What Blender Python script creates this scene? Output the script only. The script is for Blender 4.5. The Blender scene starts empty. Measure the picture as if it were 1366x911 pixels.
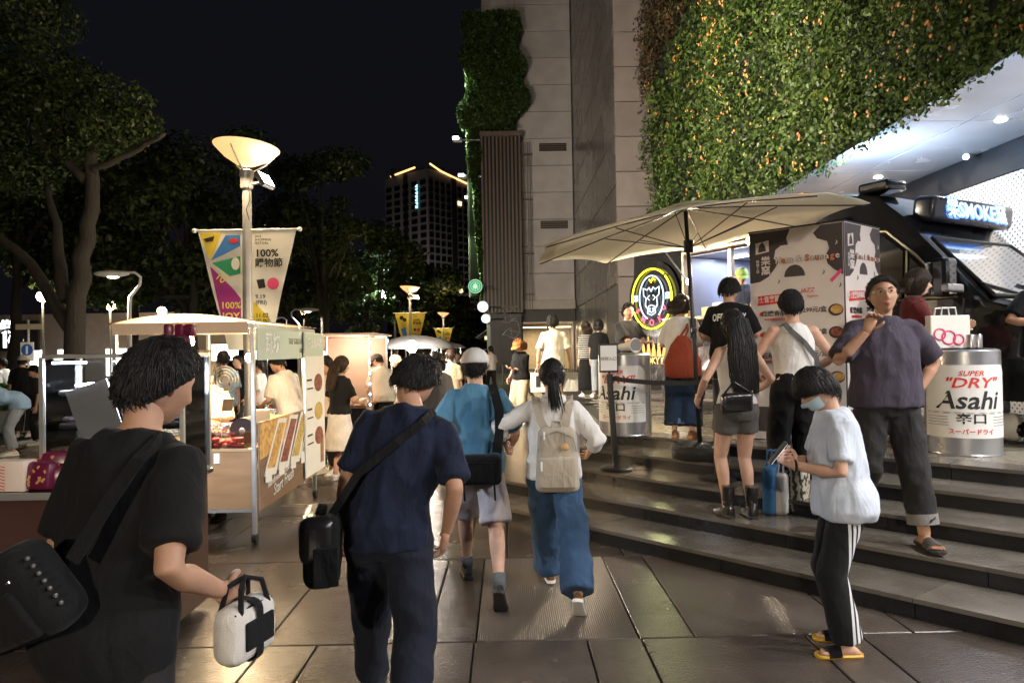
import bpy, bmesh, math, random
import numpy as np
from math import radians as R, sin, cos, pi, sqrt, atan2
from mathutils import Vector as V, Matrix as M, noise
S = bpy.context.scene
COL = S.collection
random.seed(11)
RNG = np.random.default_rng(5)

# ------------------------------------------------------------------ camera, sky, exposure
CAMZ = 1.65
cd = bpy.data.cameras.new('camera')
cd.lens = 24.0; cd.sensor_width = 36.0; cd.clip_start = 0.05; cd.clip_end = 3000
cam = bpy.data.objects.new('camera', cd); COL.objects.link(cam)
CROT = M.Rotation(R(-0.5), 3, 'Z') @ M.Rotation(R(90.72), 3, 'X') @ M.Rotation(R(-1.0), 3, 'Z')
cam.matrix_world = M.Translation((0, 0, CAMZ)) @ CROT.to_4x4()
S.camera = cam
FPX = 24.0 / 36.0 * 1366

w = bpy.data.worlds.new('World'); S.world = w; w.use_nodes = True
wn = w.node_tree.nodes; wl = w.node_tree.links
bg = wn['Background']
sky = wn.new('ShaderNodeTexSky'); sky.sky_type = 'NISHITA'; sky.sun_disc = False
sky.sun_elevation = R(-4.0); sky.sun_rotation = R(200); sky.air_density = 1.0; sky.dust_density = 2.0
wmix = wn.new('ShaderNodeMix'); wmix.data_type = 'RGBA'; wmix.inputs[0].default_value = 0.6
wl.new(sky.outputs[0], wmix.inputs[6]); wmix.inputs[7].default_value = (0.05, 0.052, 0.078, 1)
wl.new(wmix.outputs[2], bg.inputs[0]); bg.inputs[1].default_value = 0.050
S.view_settings.view_transform = 'Standard'; S.view_settings.look = 'None'
S.view_settings.exposure = 1.42; S.view_settings.gamma = 1.0
S.cycles.use_denoising = True
S.cycles.max_bounces = 6; S.cycles.diffuse_bounces = 3; S.cycles.glossy_bounces = 3
S.cycles.transmission_bounces = 4; S.cycles.transparent_max_bounces = 8
S.cycles.sample_clamp_indirect = 4.0; S.cycles.caustics_reflective = False; S.cycles.caustics_refractive = False

def ray(px, py):
    return CROT @ V((px - 683.0, 455.5 - py, -FPX))
def at(px, py, Y):                      # photo pixel -> point at depth Y
    d = ray(px, py); k = Y / d.y
    return V((d.x * k, Y, CAMZ + d.z * k))
def gnd(px, py, z=0.0):                 # photo pixel -> point on the level z
    d = ray(px, py); k = (z - CAMZ) / d.z
    return V((d.x * k, d.y * k, z))

# ------------------------------------------------------------------ materials
MATS = {}
def nodes_of(m):
    return m.node_tree.nodes, m.node_tree.links
def mat(name, col, rough=0.6, metal=0.0, var=0.12, vscale=6.0, bump=0.0, bscale=60.0, sheen=0.0, sub=0.0,
        spec=0.5, obj_rand=0.0, coat=0.0, alpha=1.0, trans=0.0, stretch=None, world=False):
    if name in MATS: return MATS[name]
    m = bpy.data.materials.new(name); m.use_nodes = True
    n, l = nodes_of(m); b = n['Principled BSDF']
    b.inputs['Roughness'].default_value = rough; b.inputs['Metallic'].default_value = metal
    b.inputs['Specular IOR Level'].default_value = spec
    b.inputs['Base Color'].default_value = (*col, 1)
    if sheen: b.inputs['Sheen Weight'].default_value = sheen
    if sub:
        b.inputs['Subsurface Weight'].default_value = sub; b.inputs['Subsurface Radius'].default_value = (0.012, 0.004, 0.002)
        b.inputs['Subsurface Scale'].default_value = 1.0
    if coat: b.inputs['Coat Weight'].default_value = coat
    if alpha < 1: b.inputs['Alpha'].default_value = alpha
    if trans: b.inputs['Transmission Weight'].default_value = trans
    tc = n.new('ShaderNodeTexCoord'); src = tc.outputs['Object']
    if world: src = n.new('ShaderNodeNewGeometry').outputs['Position']
    if stretch:
        mp = n.new('ShaderNodeMapping'); mp.inputs['Scale'].default_value = stretch
        l.new(src, mp.inputs[0]); src = mp.outputs[0]
    if var or obj_rand:
        nz = n.new('ShaderNodeTexNoise'); nz.inputs['Scale'].default_value = vscale; nz.inputs['Detail'].default_value = 5
        l.new(src, nz.inputs['Vector'])
        mr = n.new('ShaderNodeMapRange'); mr.inputs[3].default_value = 1 - var * 2; mr.inputs[4].default_value = 1 + var * 2
        l.new(nz.outputs[0], mr.inputs[0]); fac = mr.outputs[0]
        if obj_rand:
            oi = n.new('ShaderNodeObjectInfo')
            m2 = n.new('ShaderNodeMapRange'); m2.inputs[3].default_value = 1 - obj_rand; m2.inputs[4].default_value = 1 + obj_rand
            l.new(oi.outputs['Random'], m2.inputs[0])
            mu = n.new('ShaderNodeMath'); mu.operation = 'MULTIPLY'; l.new(fac, mu.inputs[0]); l.new(m2.outputs[0], mu.inputs[1]); fac = mu.outputs[0]
        vm = n.new('ShaderNodeVectorMath'); vm.operation = 'SCALE'; vm.inputs[0].default_value = col
        l.new(fac, vm.inputs['Scale']); l.new(vm.outputs[0], b.inputs['Base Color'])
        rr = n.new('ShaderNodeMapRange'); rr.inputs[3].default_value = max(0.02, rough - 0.10); rr.inputs[4].default_value = min(1, rough + 0.10)
        l.new(nz.outputs[0], rr.inputs[0]); l.new(rr.outputs[0], b.inputs['Roughness'])
    if bump:
        nb = n.new('ShaderNodeTexNoise'); nb.inputs['Scale'].default_value = bscale; nb.inputs['Detail'].default_value = 4
        l.new(src, nb.inputs['Vector'])
        bp = n.new('ShaderNodeBump'); bp.inputs['Strength'].default_value = bump; bp.inputs['Distance'].default_value = 0.02
        l.new(nb.outputs[0], bp.inputs['Height']); l.new(bp.outputs[0], b.inputs['Normal'])
    MATS[name] = m; return m
def emit(name, col, strength, base=(0.8, 0.8, 0.8)):
    if name in MATS: return MATS[name]
    m = bpy.data.materials.new(name); m.use_nodes = True
    b = m.node_tree.nodes['Principled BSDF']; b.inputs['Base Color'].default_value = (*base, 1)
    b.inputs['Emission Color'].default_value = (*col, 1); b.inputs['Emission Strength'].default_value = strength
    MATS[name] = m; return m
def ramp_mat(name, cols, rough=0.6, trans=0.0, sheen=0.0):   # colour by mesh island: leaves, petals, packets
    if name in MATS: return MATS[name]
    m = bpy.data.materials.new(name); m.use_nodes = True
    n, l = nodes_of(m); b = n['Principled BSDF']; b.inputs['Roughness'].default_value = rough
    g = n.new('ShaderNodeNewGeometry'); r = n.new('ShaderNodeValToRGB'); r.color_ramp.interpolation = 'LINEAR'
    e = r.color_ramp.elements
    while len(e) < len(cols): e.new(0.5)
    for i, c in enumerate(cols): e[i].position = i / max(1, len(cols) - 1); e[i].color = (*c, 1)
    fac = g.outputs['Random Per Island']
    if trans:                                  # patches of lighter and darker growth
        nz = n.new('ShaderNodeTexNoise'); nz.inputs['Scale'].default_value = 1.1; nz.inputs['Detail'].default_value = 3; l.new(g.outputs['Position'], nz.inputs['Vector'])
        mr = n.new('ShaderNodeMapRange'); mr.inputs[1].default_value = 0.35; mr.inputs[2].default_value = 0.68; mr.inputs[3].default_value = -0.18; mr.inputs[4].default_value = 0.20; l.new(nz.outputs[0], mr.inputs[0])
        ad = n.new('ShaderNodeMath'); ad.operation = 'ADD'; ad.use_clamp = True; l.new(fac, ad.inputs[0]); l.new(mr.outputs[0], ad.inputs[1]); fac = ad.outputs[0]
    l.new(fac, r.inputs[0]); l.new(r.outputs[0], b.inputs['Base Color'])
    if trans:
        t = n.new('ShaderNodeBsdfTranslucent'); l.new(r.outputs[0], t.inputs[0])
        mx = n.new('ShaderNodeMixShader'); mx.inputs[0].default_value = trans
        l.new(b.outputs[0], mx.inputs[1]); l.new(t.outputs[0], mx.inputs[2]); l.new(mx.outputs[0], n['Material Output'].inputs[0])
    MATS[name] = m; return m
def fabric(name, col, rough=0.85, var=0.10):
    if 'fabric_' + name in MATS: return MATS['fabric_' + name]
    m = mat('fabric_' + name, col, rough, var=var, vscale=9, bump=0.25, bscale=260, sheen=0.04, spec=0.2)
    n, l = nodes_of(m); b = n['Principled BSDF']; tc = n.new('ShaderNodeTexCoord'); prev = b.inputs['Normal'].links[0].from_socket
    for sc, ds, rot in ((5.5, 0.055, 0.35), (11.0, 0.022, -0.5)):      # broad soft folds, then creases
        mp = n.new('ShaderNodeMapping'); mp.inputs['Scale'].default_value = (1.5, 1.5, 0.75); mp.inputs['Rotation'].default_value = (rot, rot * 0.6, 0)
        l.new(tc.outputs['Object'], mp.inputs[0]); nz = n.new('ShaderNodeTexNoise'); nz.inputs['Scale'].default_value = sc; nz.inputs['Detail'].default_value = 2; nz.inputs['Distortion'].default_value = 0.6
        l.new(mp.outputs[0], nz.inputs[0]); sb = n.new('ShaderNodeMath'); sb.operation = 'SUBTRACT'; sb.inputs[1].default_value = 0.5; l.new(nz.outputs[0], sb.inputs[0])
        ab = n.new('ShaderNodeMath'); ab.operation = 'ABSOLUTE'; l.new(sb.outputs[0], ab.inputs[0])
        bp = n.new('ShaderNodeBump'); bp.inputs['Strength'].default_value = 0.42; bp.inputs['Distance'].default_value = ds; bp.invert = True
        l.new(ab.outputs[0], bp.inputs['Height']); l.new(prev, bp.inputs['Normal']); prev = bp.outputs[0]
    l.new(prev, b.inputs['Normal']); return m
def glass(name, tint=(0.9, 0.95, 0.95), alpha=0.18, rough=0.05):
    if name in MATS: return MATS[name]
    m = bpy.data.materials.new(name); m.use_nodes = True
    n, l = nodes_of(m)
    t = n.new('ShaderNodeBsdfTransparent'); t.inputs[0].default_value = (*tint, 1)
    g = n.new('ShaderNodeBsdfGlossy'); g.inputs['Roughness'].default_value = rough
    fr = n.new('ShaderNodeFresnel'); fr.inputs[0].default_value = 1.45
    ad = n.new('ShaderNodeMath'); ad.operation = 'ADD'; ad.use_clamp = True; ad.inputs[1].default_value = alpha * 0.3
    l.new(fr.outputs[0], ad.inputs[0])
    mx = n.new('ShaderNodeMixShader'); l.new(ad.outputs[0], mx.inputs[0]); l.new(t.outputs[0], mx.inputs[1]); l.new(g.outputs[0], mx.inputs[2])
    l.new(mx.outputs[0], n['Material Output'].inputs[0])
    MATS[name] = m; return m

# ------------------------------------------------------------------ objects
def tag(o, label=None, cat=None, group=None, kind=None):
    if label: o['label'] = label
    if cat: o['category'] = cat
    if group: o['group'] = group
    if kind: o['kind'] = kind
    return o
def thing(name, label, cat, loc=(0, 0, 0), rz=0.0, group=None, kind=None):
    o = bpy.data.objects.new(name, None); COL.objects.link(o); o.empty_display_size = 0.1
    o.location = loc; o.rotation_euler = (0, 0, rz)
    return tag(o, label, cat, group, kind)
def link(name, me, parent=None, loc=None, rot=None, scale=None):
    o = bpy.data.objects.new(name, me); COL.objects.link(o)
    if parent: o.parent = parent
    if loc is not None: o.location = loc
    if rot is not None: o.rotation_euler = rot
    if scale is not None: o.scale = scale
    return o
def copy_tree(o, parent=None):
    c = o.copy(); COL.objects.link(c); c.parent = parent
    for ch in list(o.children): copy_tree(ch, c)
    return c
def light(name, kind, loc, energy, col=(1, 1, 1), size=0.1, parent=None, target=None, spot=None, blend=0.5, sy=None):
    d = bpy.data.lights.new(name, kind); d.energy = energy; d.color = col
    if kind == 'AREA':
        d.size = size
        if sy: d.shape = 'RECTANGLE'; d.size_y = sy
    elif kind in ('POINT', 'SPOT'): d.shadow_soft_size = size
    if spot: d.spot_size = R(spot); d.spot_blend = blend
    o = bpy.data.objects.new(name, d); COL.objects.link(o)
    if parent: o.parent = parent
    o.location = loc
    if target is not None:
        o.rotation_euler = (V(target) - V(loc)).to_track_quat('-Z', 'Y').to_euler()
    return o

def frame(d, up=V((0, 0, 1))):
    d = d.normalized()
    if abs(d.dot(up)) > 0.97: up = V((0, 1, 0))
    u = d.cross(up).normalized(); v = u.cross(d).normalized()
    return u, v
class MB:
    def __init__(s): s.v = []; s.f = []
    def add(s, vs, fs):
        k = len(s.v); s.v += [tuple(p) for p in vs]; s.f += [tuple(i + k for i in f) for f in fs]; return s
    def box(s, c, d, rot=None):
        x, y, z = d[0] / 2, d[1] / 2, d[2] / 2
        ps = [V((i, j, k)) for k in (-z, z) for j in (-y, y) for i in (-x, x)]
        if rot is not None: ps = [rot @ p for p in ps]
        ps = [p + V(c) for p in ps]
        return s.add(ps, [(0, 2, 3, 1), (4, 5, 7, 6), (0, 1, 5, 4), (2, 6, 7, 3), (0, 4, 6, 2), (1, 3, 7, 5)])
    def bb(s, a, b):                    # box from two corners
        a = V(a); b = V(b); return s.box((a + b) / 2, [abs(q) for q in (b - a)])
    def rbox(s, c, d, r=0.02, seg=2, rot=None):
        bm = bmesh.new(); bmesh.ops.create_cube(bm, size=1)
        for v in bm.verts: v.co = V((v.co.x * d[0], v.co.y * d[1], v.co.z * d[2]))
        bmesh.ops.bevel(bm, geom=list(bm.edges), offset=r, segments=seg, affect='EDGES', profile=0.5)
        bm.verts.index_update()
        vs = [(rot @ v.co if rot is not None else v.co) + V(c) for v in bm.verts]
        fs = [[v.index for v in f.verts] for f in bm.faces]; bm.free()
        return s.add(vs, fs)
    def loft(s, rings, cap=True):
        n = len(rings[0]); vs = [p for r in rings for p in r]; fs = []
        for i in range(len(rings) - 1):
            for j in range(n):
                a = i * n + j; b = i * n + (j + 1) % n
                fs.append((a, b, b + n, a + n))
        if cap: fs.append(tuple(range(n - 1, -1, -1))); fs.append(tuple(range((len(rings) - 1) * n, len(rings) * n)))
        return s.add(vs, fs)
    def tube(s, pts, rad, n=8, cap=True, flat=1.0, up=None):
        pts = [V(p) for p in pts]
        if not hasattr(rad, '__len__'): rad = [rad] * len(pts)
        rings = []; pu = None
        for i, p in enumerate(pts):
            d = pts[min(i + 1, len(pts) - 1)] - pts[max(i - 1, 0)]
            if d.length < 1e-9: d = V((0, 0, 1))
            d.normalize()
            if pu is None: u, v = frame(d, up or V((0, 0, 1)))
            else:
                u = pu - d * pu.dot(d)
                u = u.normalized() if u.length > 1e-6 else frame(d)[0]
                v = u.cross(d).normalized()
            pu = u
            rings.append([p + u * (rad[i] * cos(2 * pi * k / n)) + v * (rad[i] * flat * sin(2 * pi * k / n)) for k in range(n)])
        return s.loft(rings, cap)
    def bar(s, a, b, r, r2=None, n=10): return s.tube([a, b], [r, r if r2 is None else r2], n)
    def lathe(s, prof, c=(0, 0, 0), n=24, sx=1.0, sy=1.0, cap=True):
        rings = [[V((c[0] + r * sx * cos(2 * pi * k / n), c[1] + r * sy * sin(2 * pi * k / n), c[2] + z)) for k in range(n)] for r, z in prof]
        return s.loft(rings, cap)
    def prism(s, poly, fn, t):          # polygon in 2D, fn(u,v,w)->point, thickness t
        n = len(poly)
        vs = [fn(u, v, 0) for u, v in poly] + [fn(u, v, t) for u, v in poly]
        fs = [tuple(range(n - 1, -1, -1)), tuple(range(n, 2 * n))] + [(i, (i + 1) % n, n + (i + 1) % n, n + i) for i in range(n)]
        return s.add(vs, fs)
    def ball(s, c, r, nu=12, nv=8, rot=None):
        if not hasattr(r, '__len__'): r = (r, r, r)
        rings = []
        for i in range(nv + 1):
            t = pi * i / nv; t = min(max(t, 0.02), pi - 0.02)
            ring = [V((r[0] * sin(t) * cos(2 * pi * k / nu), r[1] * sin(t) * sin(2 * pi * k / nu), -r[2] * cos(t))) for k in range(nu)]
            if rot is not None: ring = [rot @ p for p in ring]
            rings.append([p + V(c) for p in ring])
        return s.loft(rings)
    def mesh(s, name, m, smooth=False, fix=True):
        me = bpy.data.meshes.new(name); me.from_pydata(s.v, [], s.f)
        if m: me.materials.append(m)
        if fix:
            bm = bmesh.new(); bm.from_mesh(me); bmesh.ops.recalc_face_normals(bm, faces=bm.faces); bm.to_mesh(me); bm.free()
        if smooth: me.shade_smooth() if smooth is True else (me.shade_smooth(), me.set_sharp_from_angle(angle=R(smooth)))
        me.update(); return me
    def build(s, name, m, parent=None, smooth=False, loc=None, rot=None, fix=True):
        return link(name, s.mesh(name, m, smooth, fix), parent, loc, rot)
def np_mesh(name, verts, quads, m):
    me = bpy.data.meshes.new(name); nv = len(verts); nf = len(quads)
    me.vertices.add(nv); me.vertices.foreach_set('co', np.asarray(verts, dtype=np.float32).ravel())
    me.loops.add(nf * 4); me.loops.foreach_set('vertex_index', np.asarray(quads, dtype=np.int32).ravel())
    me.polygons.add(nf); me.polygons.foreach_set('loop_start', np.arange(0, nf * 4, 4, dtype=np.int32))
    me.update(calc_edges=True); me.validate(); me.materials.append(m); return me
def leaf_mesh(name, c, nrm, size, m, aspect=0.55, droop=0.5):
    c = np.asarray(c, float); N = len(c); nrm = np.asarray(nrm, float)
    nrm = nrm / (np.linalg.norm(nrm, axis=1, keepdims=True) + 1e-9)
    r = RNG.normal(size=(N, 3)); r[:, 2] -= droop
    d = r - nrm * np.sum(r * nrm, 1, keepdims=True); d /= np.linalg.norm(d, axis=1, keepdims=True) + 1e-9
    sd = np.cross(nrm, d); L = np.asarray(size).reshape(-1, 1)
    a = c - d * L * 0.5; t = c + d * L * 0.5 - nrm * L * 0.10; mid = c - d * L * 0.05 + nrm * L * 0.08
    v = np.stack([a, mid + sd * L * aspect * 0.5, t, mid - sd * L * aspect * 0.5], 1).reshape(-1, 3)
    q = np.arange(N * 4).reshape(-1, 4)
    return np_mesh(name, v, q, m)

# ------------------------------------------------------------------ deferred work: text and voxel skins are evaluated once, at the end
TEXTS = []; REM = []
def text(body, size, m, parent, mw, name='lettering', bold=0.0, shear=0.0, align='CENTER', ext=0.0015, wrap=None, sx=1.0, space=1.0):
    c = bpy.data.curves.new('t', 'FONT'); c.body = body; c.size = size; c.align_x = align; c.align_y = 'CENTER'
    c.offset = bold * size; c.shear = shear; c.extrude = ext; c.resolution_u = 2; c.space_character = space
    o = bpy.data.objects.new('t', c); COL.objects.link(o)
    TEXTS.append((o, name, m, parent, mw, wrap, sx)); return o
def plane_mw(o, xdir, zdir=V((0, 0, 1))):   # text plane: x along xdir, y along zdir, facing x cross y
    x = V(xdir).normalized(); y = V(zdir).normalized(); z = x.cross(y).normalized(); y = z.cross(x)
    return M(((x.x, y.x, z.x, o[0]), (x.y, y.y, z.y, o[1]), (x.z, y.z, z.z, o[2]), (0, 0, 0, 1)))
def finish():
    for o, vox, it, post in REM:
        r = o.modifiers.new('r', 'REMESH'); r.mode = 'VOXEL'; r.voxel_size = vox; r.use_smooth_shade = True
        if it:
            s = o.modifiers.new('s', 'SMOOTH'); s.iterations = it; s.factor = 0.5
    bpy.context.view_layer.update()
    dg = bpy.context.evaluated_depsgraph_get()
    res = []
    for o, vox, it, post in REM: res.append(bpy.data.meshes.new_from_object(o.evaluated_get(dg)))
    tres = [bpy.data.meshes.new_from_object(t[0].evaluated_get(dg)) for t in TEXTS]
    vme = bpy.data.meshes.new_from_object(VAN_CUT[0].evaluated_get(dg))
    VAN_CUT[0].modifiers.clear(); VAN_CUT[0].data = vme; bpy.data.objects.remove(VAN_CUT[1])
    for (o, vox, it, post), me in zip(REM, res):
        o.modifiers.clear(); old = o.data; me.materials.clear(); me.materials.append(old.materials[0]); o.data = me
        if post: post(o)
        o.data.shade_smooth()
    for (o, name, m, parent, mw, wrap, sx), me in zip(TEXTS, tres):
        bpy.data.objects.remove(o)
        if not len(me.vertices): continue
        co = np.empty(len(me.vertices) * 3, np.float32); me.vertices.foreach_get('co', co); co = co.reshape(-1, 3); co[:, 0] *= sx
        if wrap: co = np.array([wrap(*p) for p in co], np.float32)
        me.vertices.foreach_set('co', co.ravel()); me.update(); me.materials.clear(); me.materials.append(m)
        t = link(name, me, parent); t.matrix_local = mw
# ------------------------------------------------------------------ ground, paving, stairs, plaza
RISE = 0.13; PZ = 5 * RISE
NX, NY = 0.722, 0.692                    # normal of the stair edges
DX, DY = 0.692, -0.722                   # direction of the stair edges
CK = [4.57, 5.05, 5.54, 6.02, 6.52]
XK = [-0.60, -0.20, 0.40, 0.70, 0.96]
def cline(p): return p[0] * NX + p[1] * NY
m_asph = mat('asphalt', (0.05, 0.048, 0.046), 0.75, var=0.2, vscale=3, bump=0.3, bscale=80)
m_slab = mat('paving_granite', (0.076, 0.062, 0.052), 0.25, var=0.27, vscale=2.3, bump=0.15, bscale=75, obj_rand=0.32, world=True)
m_slabg = mat('paving_grooved', (0.090, 0.074, 0.061), 0.33, var=0.22, vscale=3, bump=0.15, bscale=70, obj_rand=0.15, world=True)
def groove(m, sc, strength=0.6):
    n, l = nodes_of(m); b = n['Principled BSDF']; tc = n.new('ShaderNodeTexCoord'); wv = n.new('ShaderNodeTexWave')
    wv.wave_type = 'BANDS'; wv.bands_direction = 'X'; wv.inputs['Scale'].default_value = sc
    l.new(tc.outputs['Object'], wv.inputs[0]); bp = n.new('ShaderNodeBump'); bp.inputs['Strength'].default_value = strength; bp.inputs['Distance'].default_value = 0.006
    l.new(wv.outputs[0], bp.inputs['Height'])
    old = b.inputs['Normal'].links
    if old: l.new(old[0].from_socket, bp.inputs['Normal'])
    l.new(bp.outputs[0], b.inputs['Normal'])
groove(m_slabg, 24.0, 0.35)
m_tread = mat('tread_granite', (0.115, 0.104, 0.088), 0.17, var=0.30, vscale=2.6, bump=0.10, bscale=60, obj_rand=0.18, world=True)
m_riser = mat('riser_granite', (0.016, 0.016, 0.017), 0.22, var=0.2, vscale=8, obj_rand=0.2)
m_tile = mat('plaza_tile', (0.20, 0.18, 0.145), 0.28, var=0.2, vscale=3, bump=0.12, bscale=60, obj_rand=0.18, world=True)
m_grout = mat('grout', (0.022, 0.020, 0.018), 0.8)

g = MB(); g.add([(-900, -200, -0.04), (900, -200, -0.04), (900, 1600, -0.04), (-900, 1600, -0.04)], [(0, 1, 2, 3)])
tag(g.build('ground', m_asph), kind='structure')
pv = MB(); pv.bb((-9.5, -3.0, -0.035), (3.6, 31.0, -0.012))
pave = tag(pv.build('pavement', m_grout), kind='structure')
def slab(x0, x1, y0, y1, grooved):
    b = MB(); gp = 0.006
    b.rbox((0, 0, -0.015), (x1 - x0 - 2 * gp, y1 - y0 - 2 * gp, 0.03 + random.uniform(-0.001, 0.002)), 0.004, 1)
    o = b.build('paving_slab', m_slabg if grooved else m_slab, pave); o.location = ((x0 + x1) / 2, (y0 + y1) / 2, 0)
near_rows = {0: [-3.9, -3.6, -2.65, -2.35, -1.39, -1.10, -0.21, 0.43, 0.74, 1.67, 1.98, 2.9],
             1: [-3.6, -2.65, -2.35, -1.41, -0.48, -0.20, 0.73, 1.05, 1.98, 2.3, 3.2]}
for r in range(-2, 13):
    y0 = 2.35 + 1.55 * r; y1 = y0 + 1.55
    if r in near_rows: xs = near_rows[r]
    else:
        x = -8.6 - random.random() if r > 1 else -4.6 - random.random(); xs = [x]
        k = random.random() < 0.5
        while x < 3.4: x += 0.93 if k else 0.31; k = not k; xs.append(x)
    for i in range(len(xs) - 1):
        x0, x1 = xs[i], xs[i + 1]
        if cline((x0, y0)) > CK[0] + 0.1 and x0 > XK[0]: continue
        gr = (r == 1 and x0 in (-0.20, 1.05)) or (r not in near_rows and x1 - x0 > 0.5 and random.random() < 0.16)
        slab(x0, x1, y0, y1, gr)

def edge_pts(k, off=0.0):                # polyline of riser k (0..4), moved towards the front by off
    c = CK[k] - off; xk = XK[k] - off
    return V((xk, 31.0, 0)), V((xk, (c - NX * xk) / NY, 0)), V((9.0, (c - NX * 9.0) / NY, 0))
def edge_at(k, s, off=0.0):              # s>=0 along the stair front from the corner, s<0 backwards along the passage
    far, cor, end = edge_pts(k, off)
    return cor + (end - cor).normalized() * s if s >= 0 else cor + V((0, -s, 0))
stairs = thing('stairs', None, None, kind='structure')
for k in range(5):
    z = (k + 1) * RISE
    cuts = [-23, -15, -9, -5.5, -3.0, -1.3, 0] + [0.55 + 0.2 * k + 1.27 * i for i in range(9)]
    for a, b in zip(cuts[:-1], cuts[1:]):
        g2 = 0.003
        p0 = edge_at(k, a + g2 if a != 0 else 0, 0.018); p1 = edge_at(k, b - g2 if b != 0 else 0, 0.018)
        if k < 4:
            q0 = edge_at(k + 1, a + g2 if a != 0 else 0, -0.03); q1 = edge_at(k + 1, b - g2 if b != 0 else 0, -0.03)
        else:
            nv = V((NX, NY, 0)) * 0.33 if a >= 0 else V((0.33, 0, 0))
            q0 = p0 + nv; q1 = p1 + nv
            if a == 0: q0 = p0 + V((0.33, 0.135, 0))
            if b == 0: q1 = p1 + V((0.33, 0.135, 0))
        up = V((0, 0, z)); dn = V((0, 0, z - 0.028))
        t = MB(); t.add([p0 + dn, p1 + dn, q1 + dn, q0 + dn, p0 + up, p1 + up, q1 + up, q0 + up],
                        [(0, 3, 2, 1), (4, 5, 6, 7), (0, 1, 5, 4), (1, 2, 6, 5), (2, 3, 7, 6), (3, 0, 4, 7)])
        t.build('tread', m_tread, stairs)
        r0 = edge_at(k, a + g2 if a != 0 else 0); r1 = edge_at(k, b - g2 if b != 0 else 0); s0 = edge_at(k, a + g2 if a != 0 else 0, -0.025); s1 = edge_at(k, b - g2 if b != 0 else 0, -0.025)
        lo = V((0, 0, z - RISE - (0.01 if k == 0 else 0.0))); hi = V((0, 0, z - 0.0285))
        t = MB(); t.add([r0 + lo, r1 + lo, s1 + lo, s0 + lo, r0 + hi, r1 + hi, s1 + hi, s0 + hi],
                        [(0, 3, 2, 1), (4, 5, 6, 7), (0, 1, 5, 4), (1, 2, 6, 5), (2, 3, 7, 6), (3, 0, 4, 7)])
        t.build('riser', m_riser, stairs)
cor5 = edge_pts(4)
pz = MB()
a5, b5, e5 = [p + V((0.1, 0.1, 0)) for p in cor5]
poly = [(a5.x, 60), (b5.x, b5.y), (e5.x, e5.y), (14, e5.y), (14, 60)]
pz.prism(poly, lambda u, v, w_: V((u, v, PZ - 0.03 + w_)), 0.018)
plaza = tag(pz.build('plaza', m_grout), kind='structure')
tl = MB(); tl.rbox((0, 0, -0.006), (0.892, 0.442, 0.018), 0.003, 1); tile_me = tl.mesh('plaza_tile', m_tile)
ang = atan2(DY, DX)
for i in range(-9, 11):
    for j in range(0, 22):
        s_ = i * 0.9 + (0.45 if j % 2 else 0); c_ = CK[4] + 0.315 + 0.225 + j * 0.45
        p = V((NX * c_, NY * c_, 0)) + V((DX, DY, 0)) * (s_ - 1.0)
        if p.x < XK[4] + 0.75 or p.x > 7.0 or p.y > 16 or p.y < 2.5: continue
        link('plaza_tile', tile_me, plaza, (p.x, p.y, PZ - 0.003), (0, 0, ang))

# ------------------------------------------------------------------ mall building with concrete slab, slats, metal side, soffit
m_conc = mat('board_concrete', (0.62, 0.585, 0.60), 0.75, var=0.16, vscale=1.3, bump=0.25, bscale=25, obj_rand=0.07)
m_conc2 = mat('brown_panel', (0.20, 0.172, 0.168), 0.6, var=0.15, vscale=2, obj_rand=0.12)
m_metal = mat('wall_metal', (0.20, 0.185, 0.18), 0.26, 0.55, var=0.22, vscale=0.9, obj_rand=0.25)
m_slat = mat('brown_slat', (0.20, 0.145, 0.125), 0.5, var=0.1)
m_dark = mat('dark_paint', (0.018, 0.018, 0.02), 0.45)
m_soff = mat('soffit_metal', (0.72, 0.74, 0.78), 0.24, 0.35, var=0.05, vscale=2, obj_rand=0.04)
m_steel = mat('steel', (0.45, 0.45, 0.46), 0.3, 0.9, var=0.1)
m_glassd = mat('dark_glass', (0.012, 0.013, 0.016), 0.06, var=0.05, spec=0.8)
bld = thing('mall_building', 'tall pale concrete mall building with brown slats and a lit entrance', 'building', (0, 32, 0))
def wb(name, m, a, b, parent=bld, r=0, off=(0, 32, 0)):
    o = MB()
    if r: o.rbox(((V(a) + V(b)) / 2 - V(off)), [abs(q) for q in (V(b) - V(a))], r, 1)
    else: o.bb(V(a) - V(off), V(b) - V(off))
    return o.build(name, m, parent)
wb('core', m_conc2, (-0.95, 35.65, 0), (12, 46, 26))
for i in range(15):                       # board-marked concrete panels
    z0 = 3.95 + 1.27 * i
    for x0, x1 in ((0.70, 3.26),):
        wb('concrete_panel', m_conc, (x0, 32.0, z0 + 0.012), (x1, 32.2, z0 + 1.258), r=0.008)
    wb('concrete_panel', m_conc, (-0.9, 32.0, z0 + 0.012), (0.685, 32.2, z0 + 1.258), r=0.008) if z0 > 11.5 else None
for zc in (11.15, 7.5):
    v_ = wb('vent', m_dark, (1.72, 31.96, zc - 0.18), (3.0, 32.04, zc + 0.18))
    for q in range(3):
        s_ = MB(); s_.bb((1.74, -0.06, zc - 0.12 + q * 0.1), (2.98, -0.035, zc - 0.08 + q * 0.1)); s_.build('louvre', m_slat, v_)
wb('lintel', mat('lintel', (0.5, 0.46, 0.42), 0.5), (0.72, 31.7, 3.52), (3.26, 32.0, 3.93))
wb('fascia', m_dark, (0.72, 31.9, 2.95), (3.26, 32.0, 3.5))
for x in (0.76, 1.95, 2.25, 3.2): wb('door_frame', m_slat, (x - 0.05, 31.85, PZ), (x + 0.05, 31.95, 2.93))
wb('door_pane', glass('door_glass', (0.9, 0.88, 0.82), 0.25), (0.82, 31.89, PZ), (1.89, 31.91, 2.92))
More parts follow.
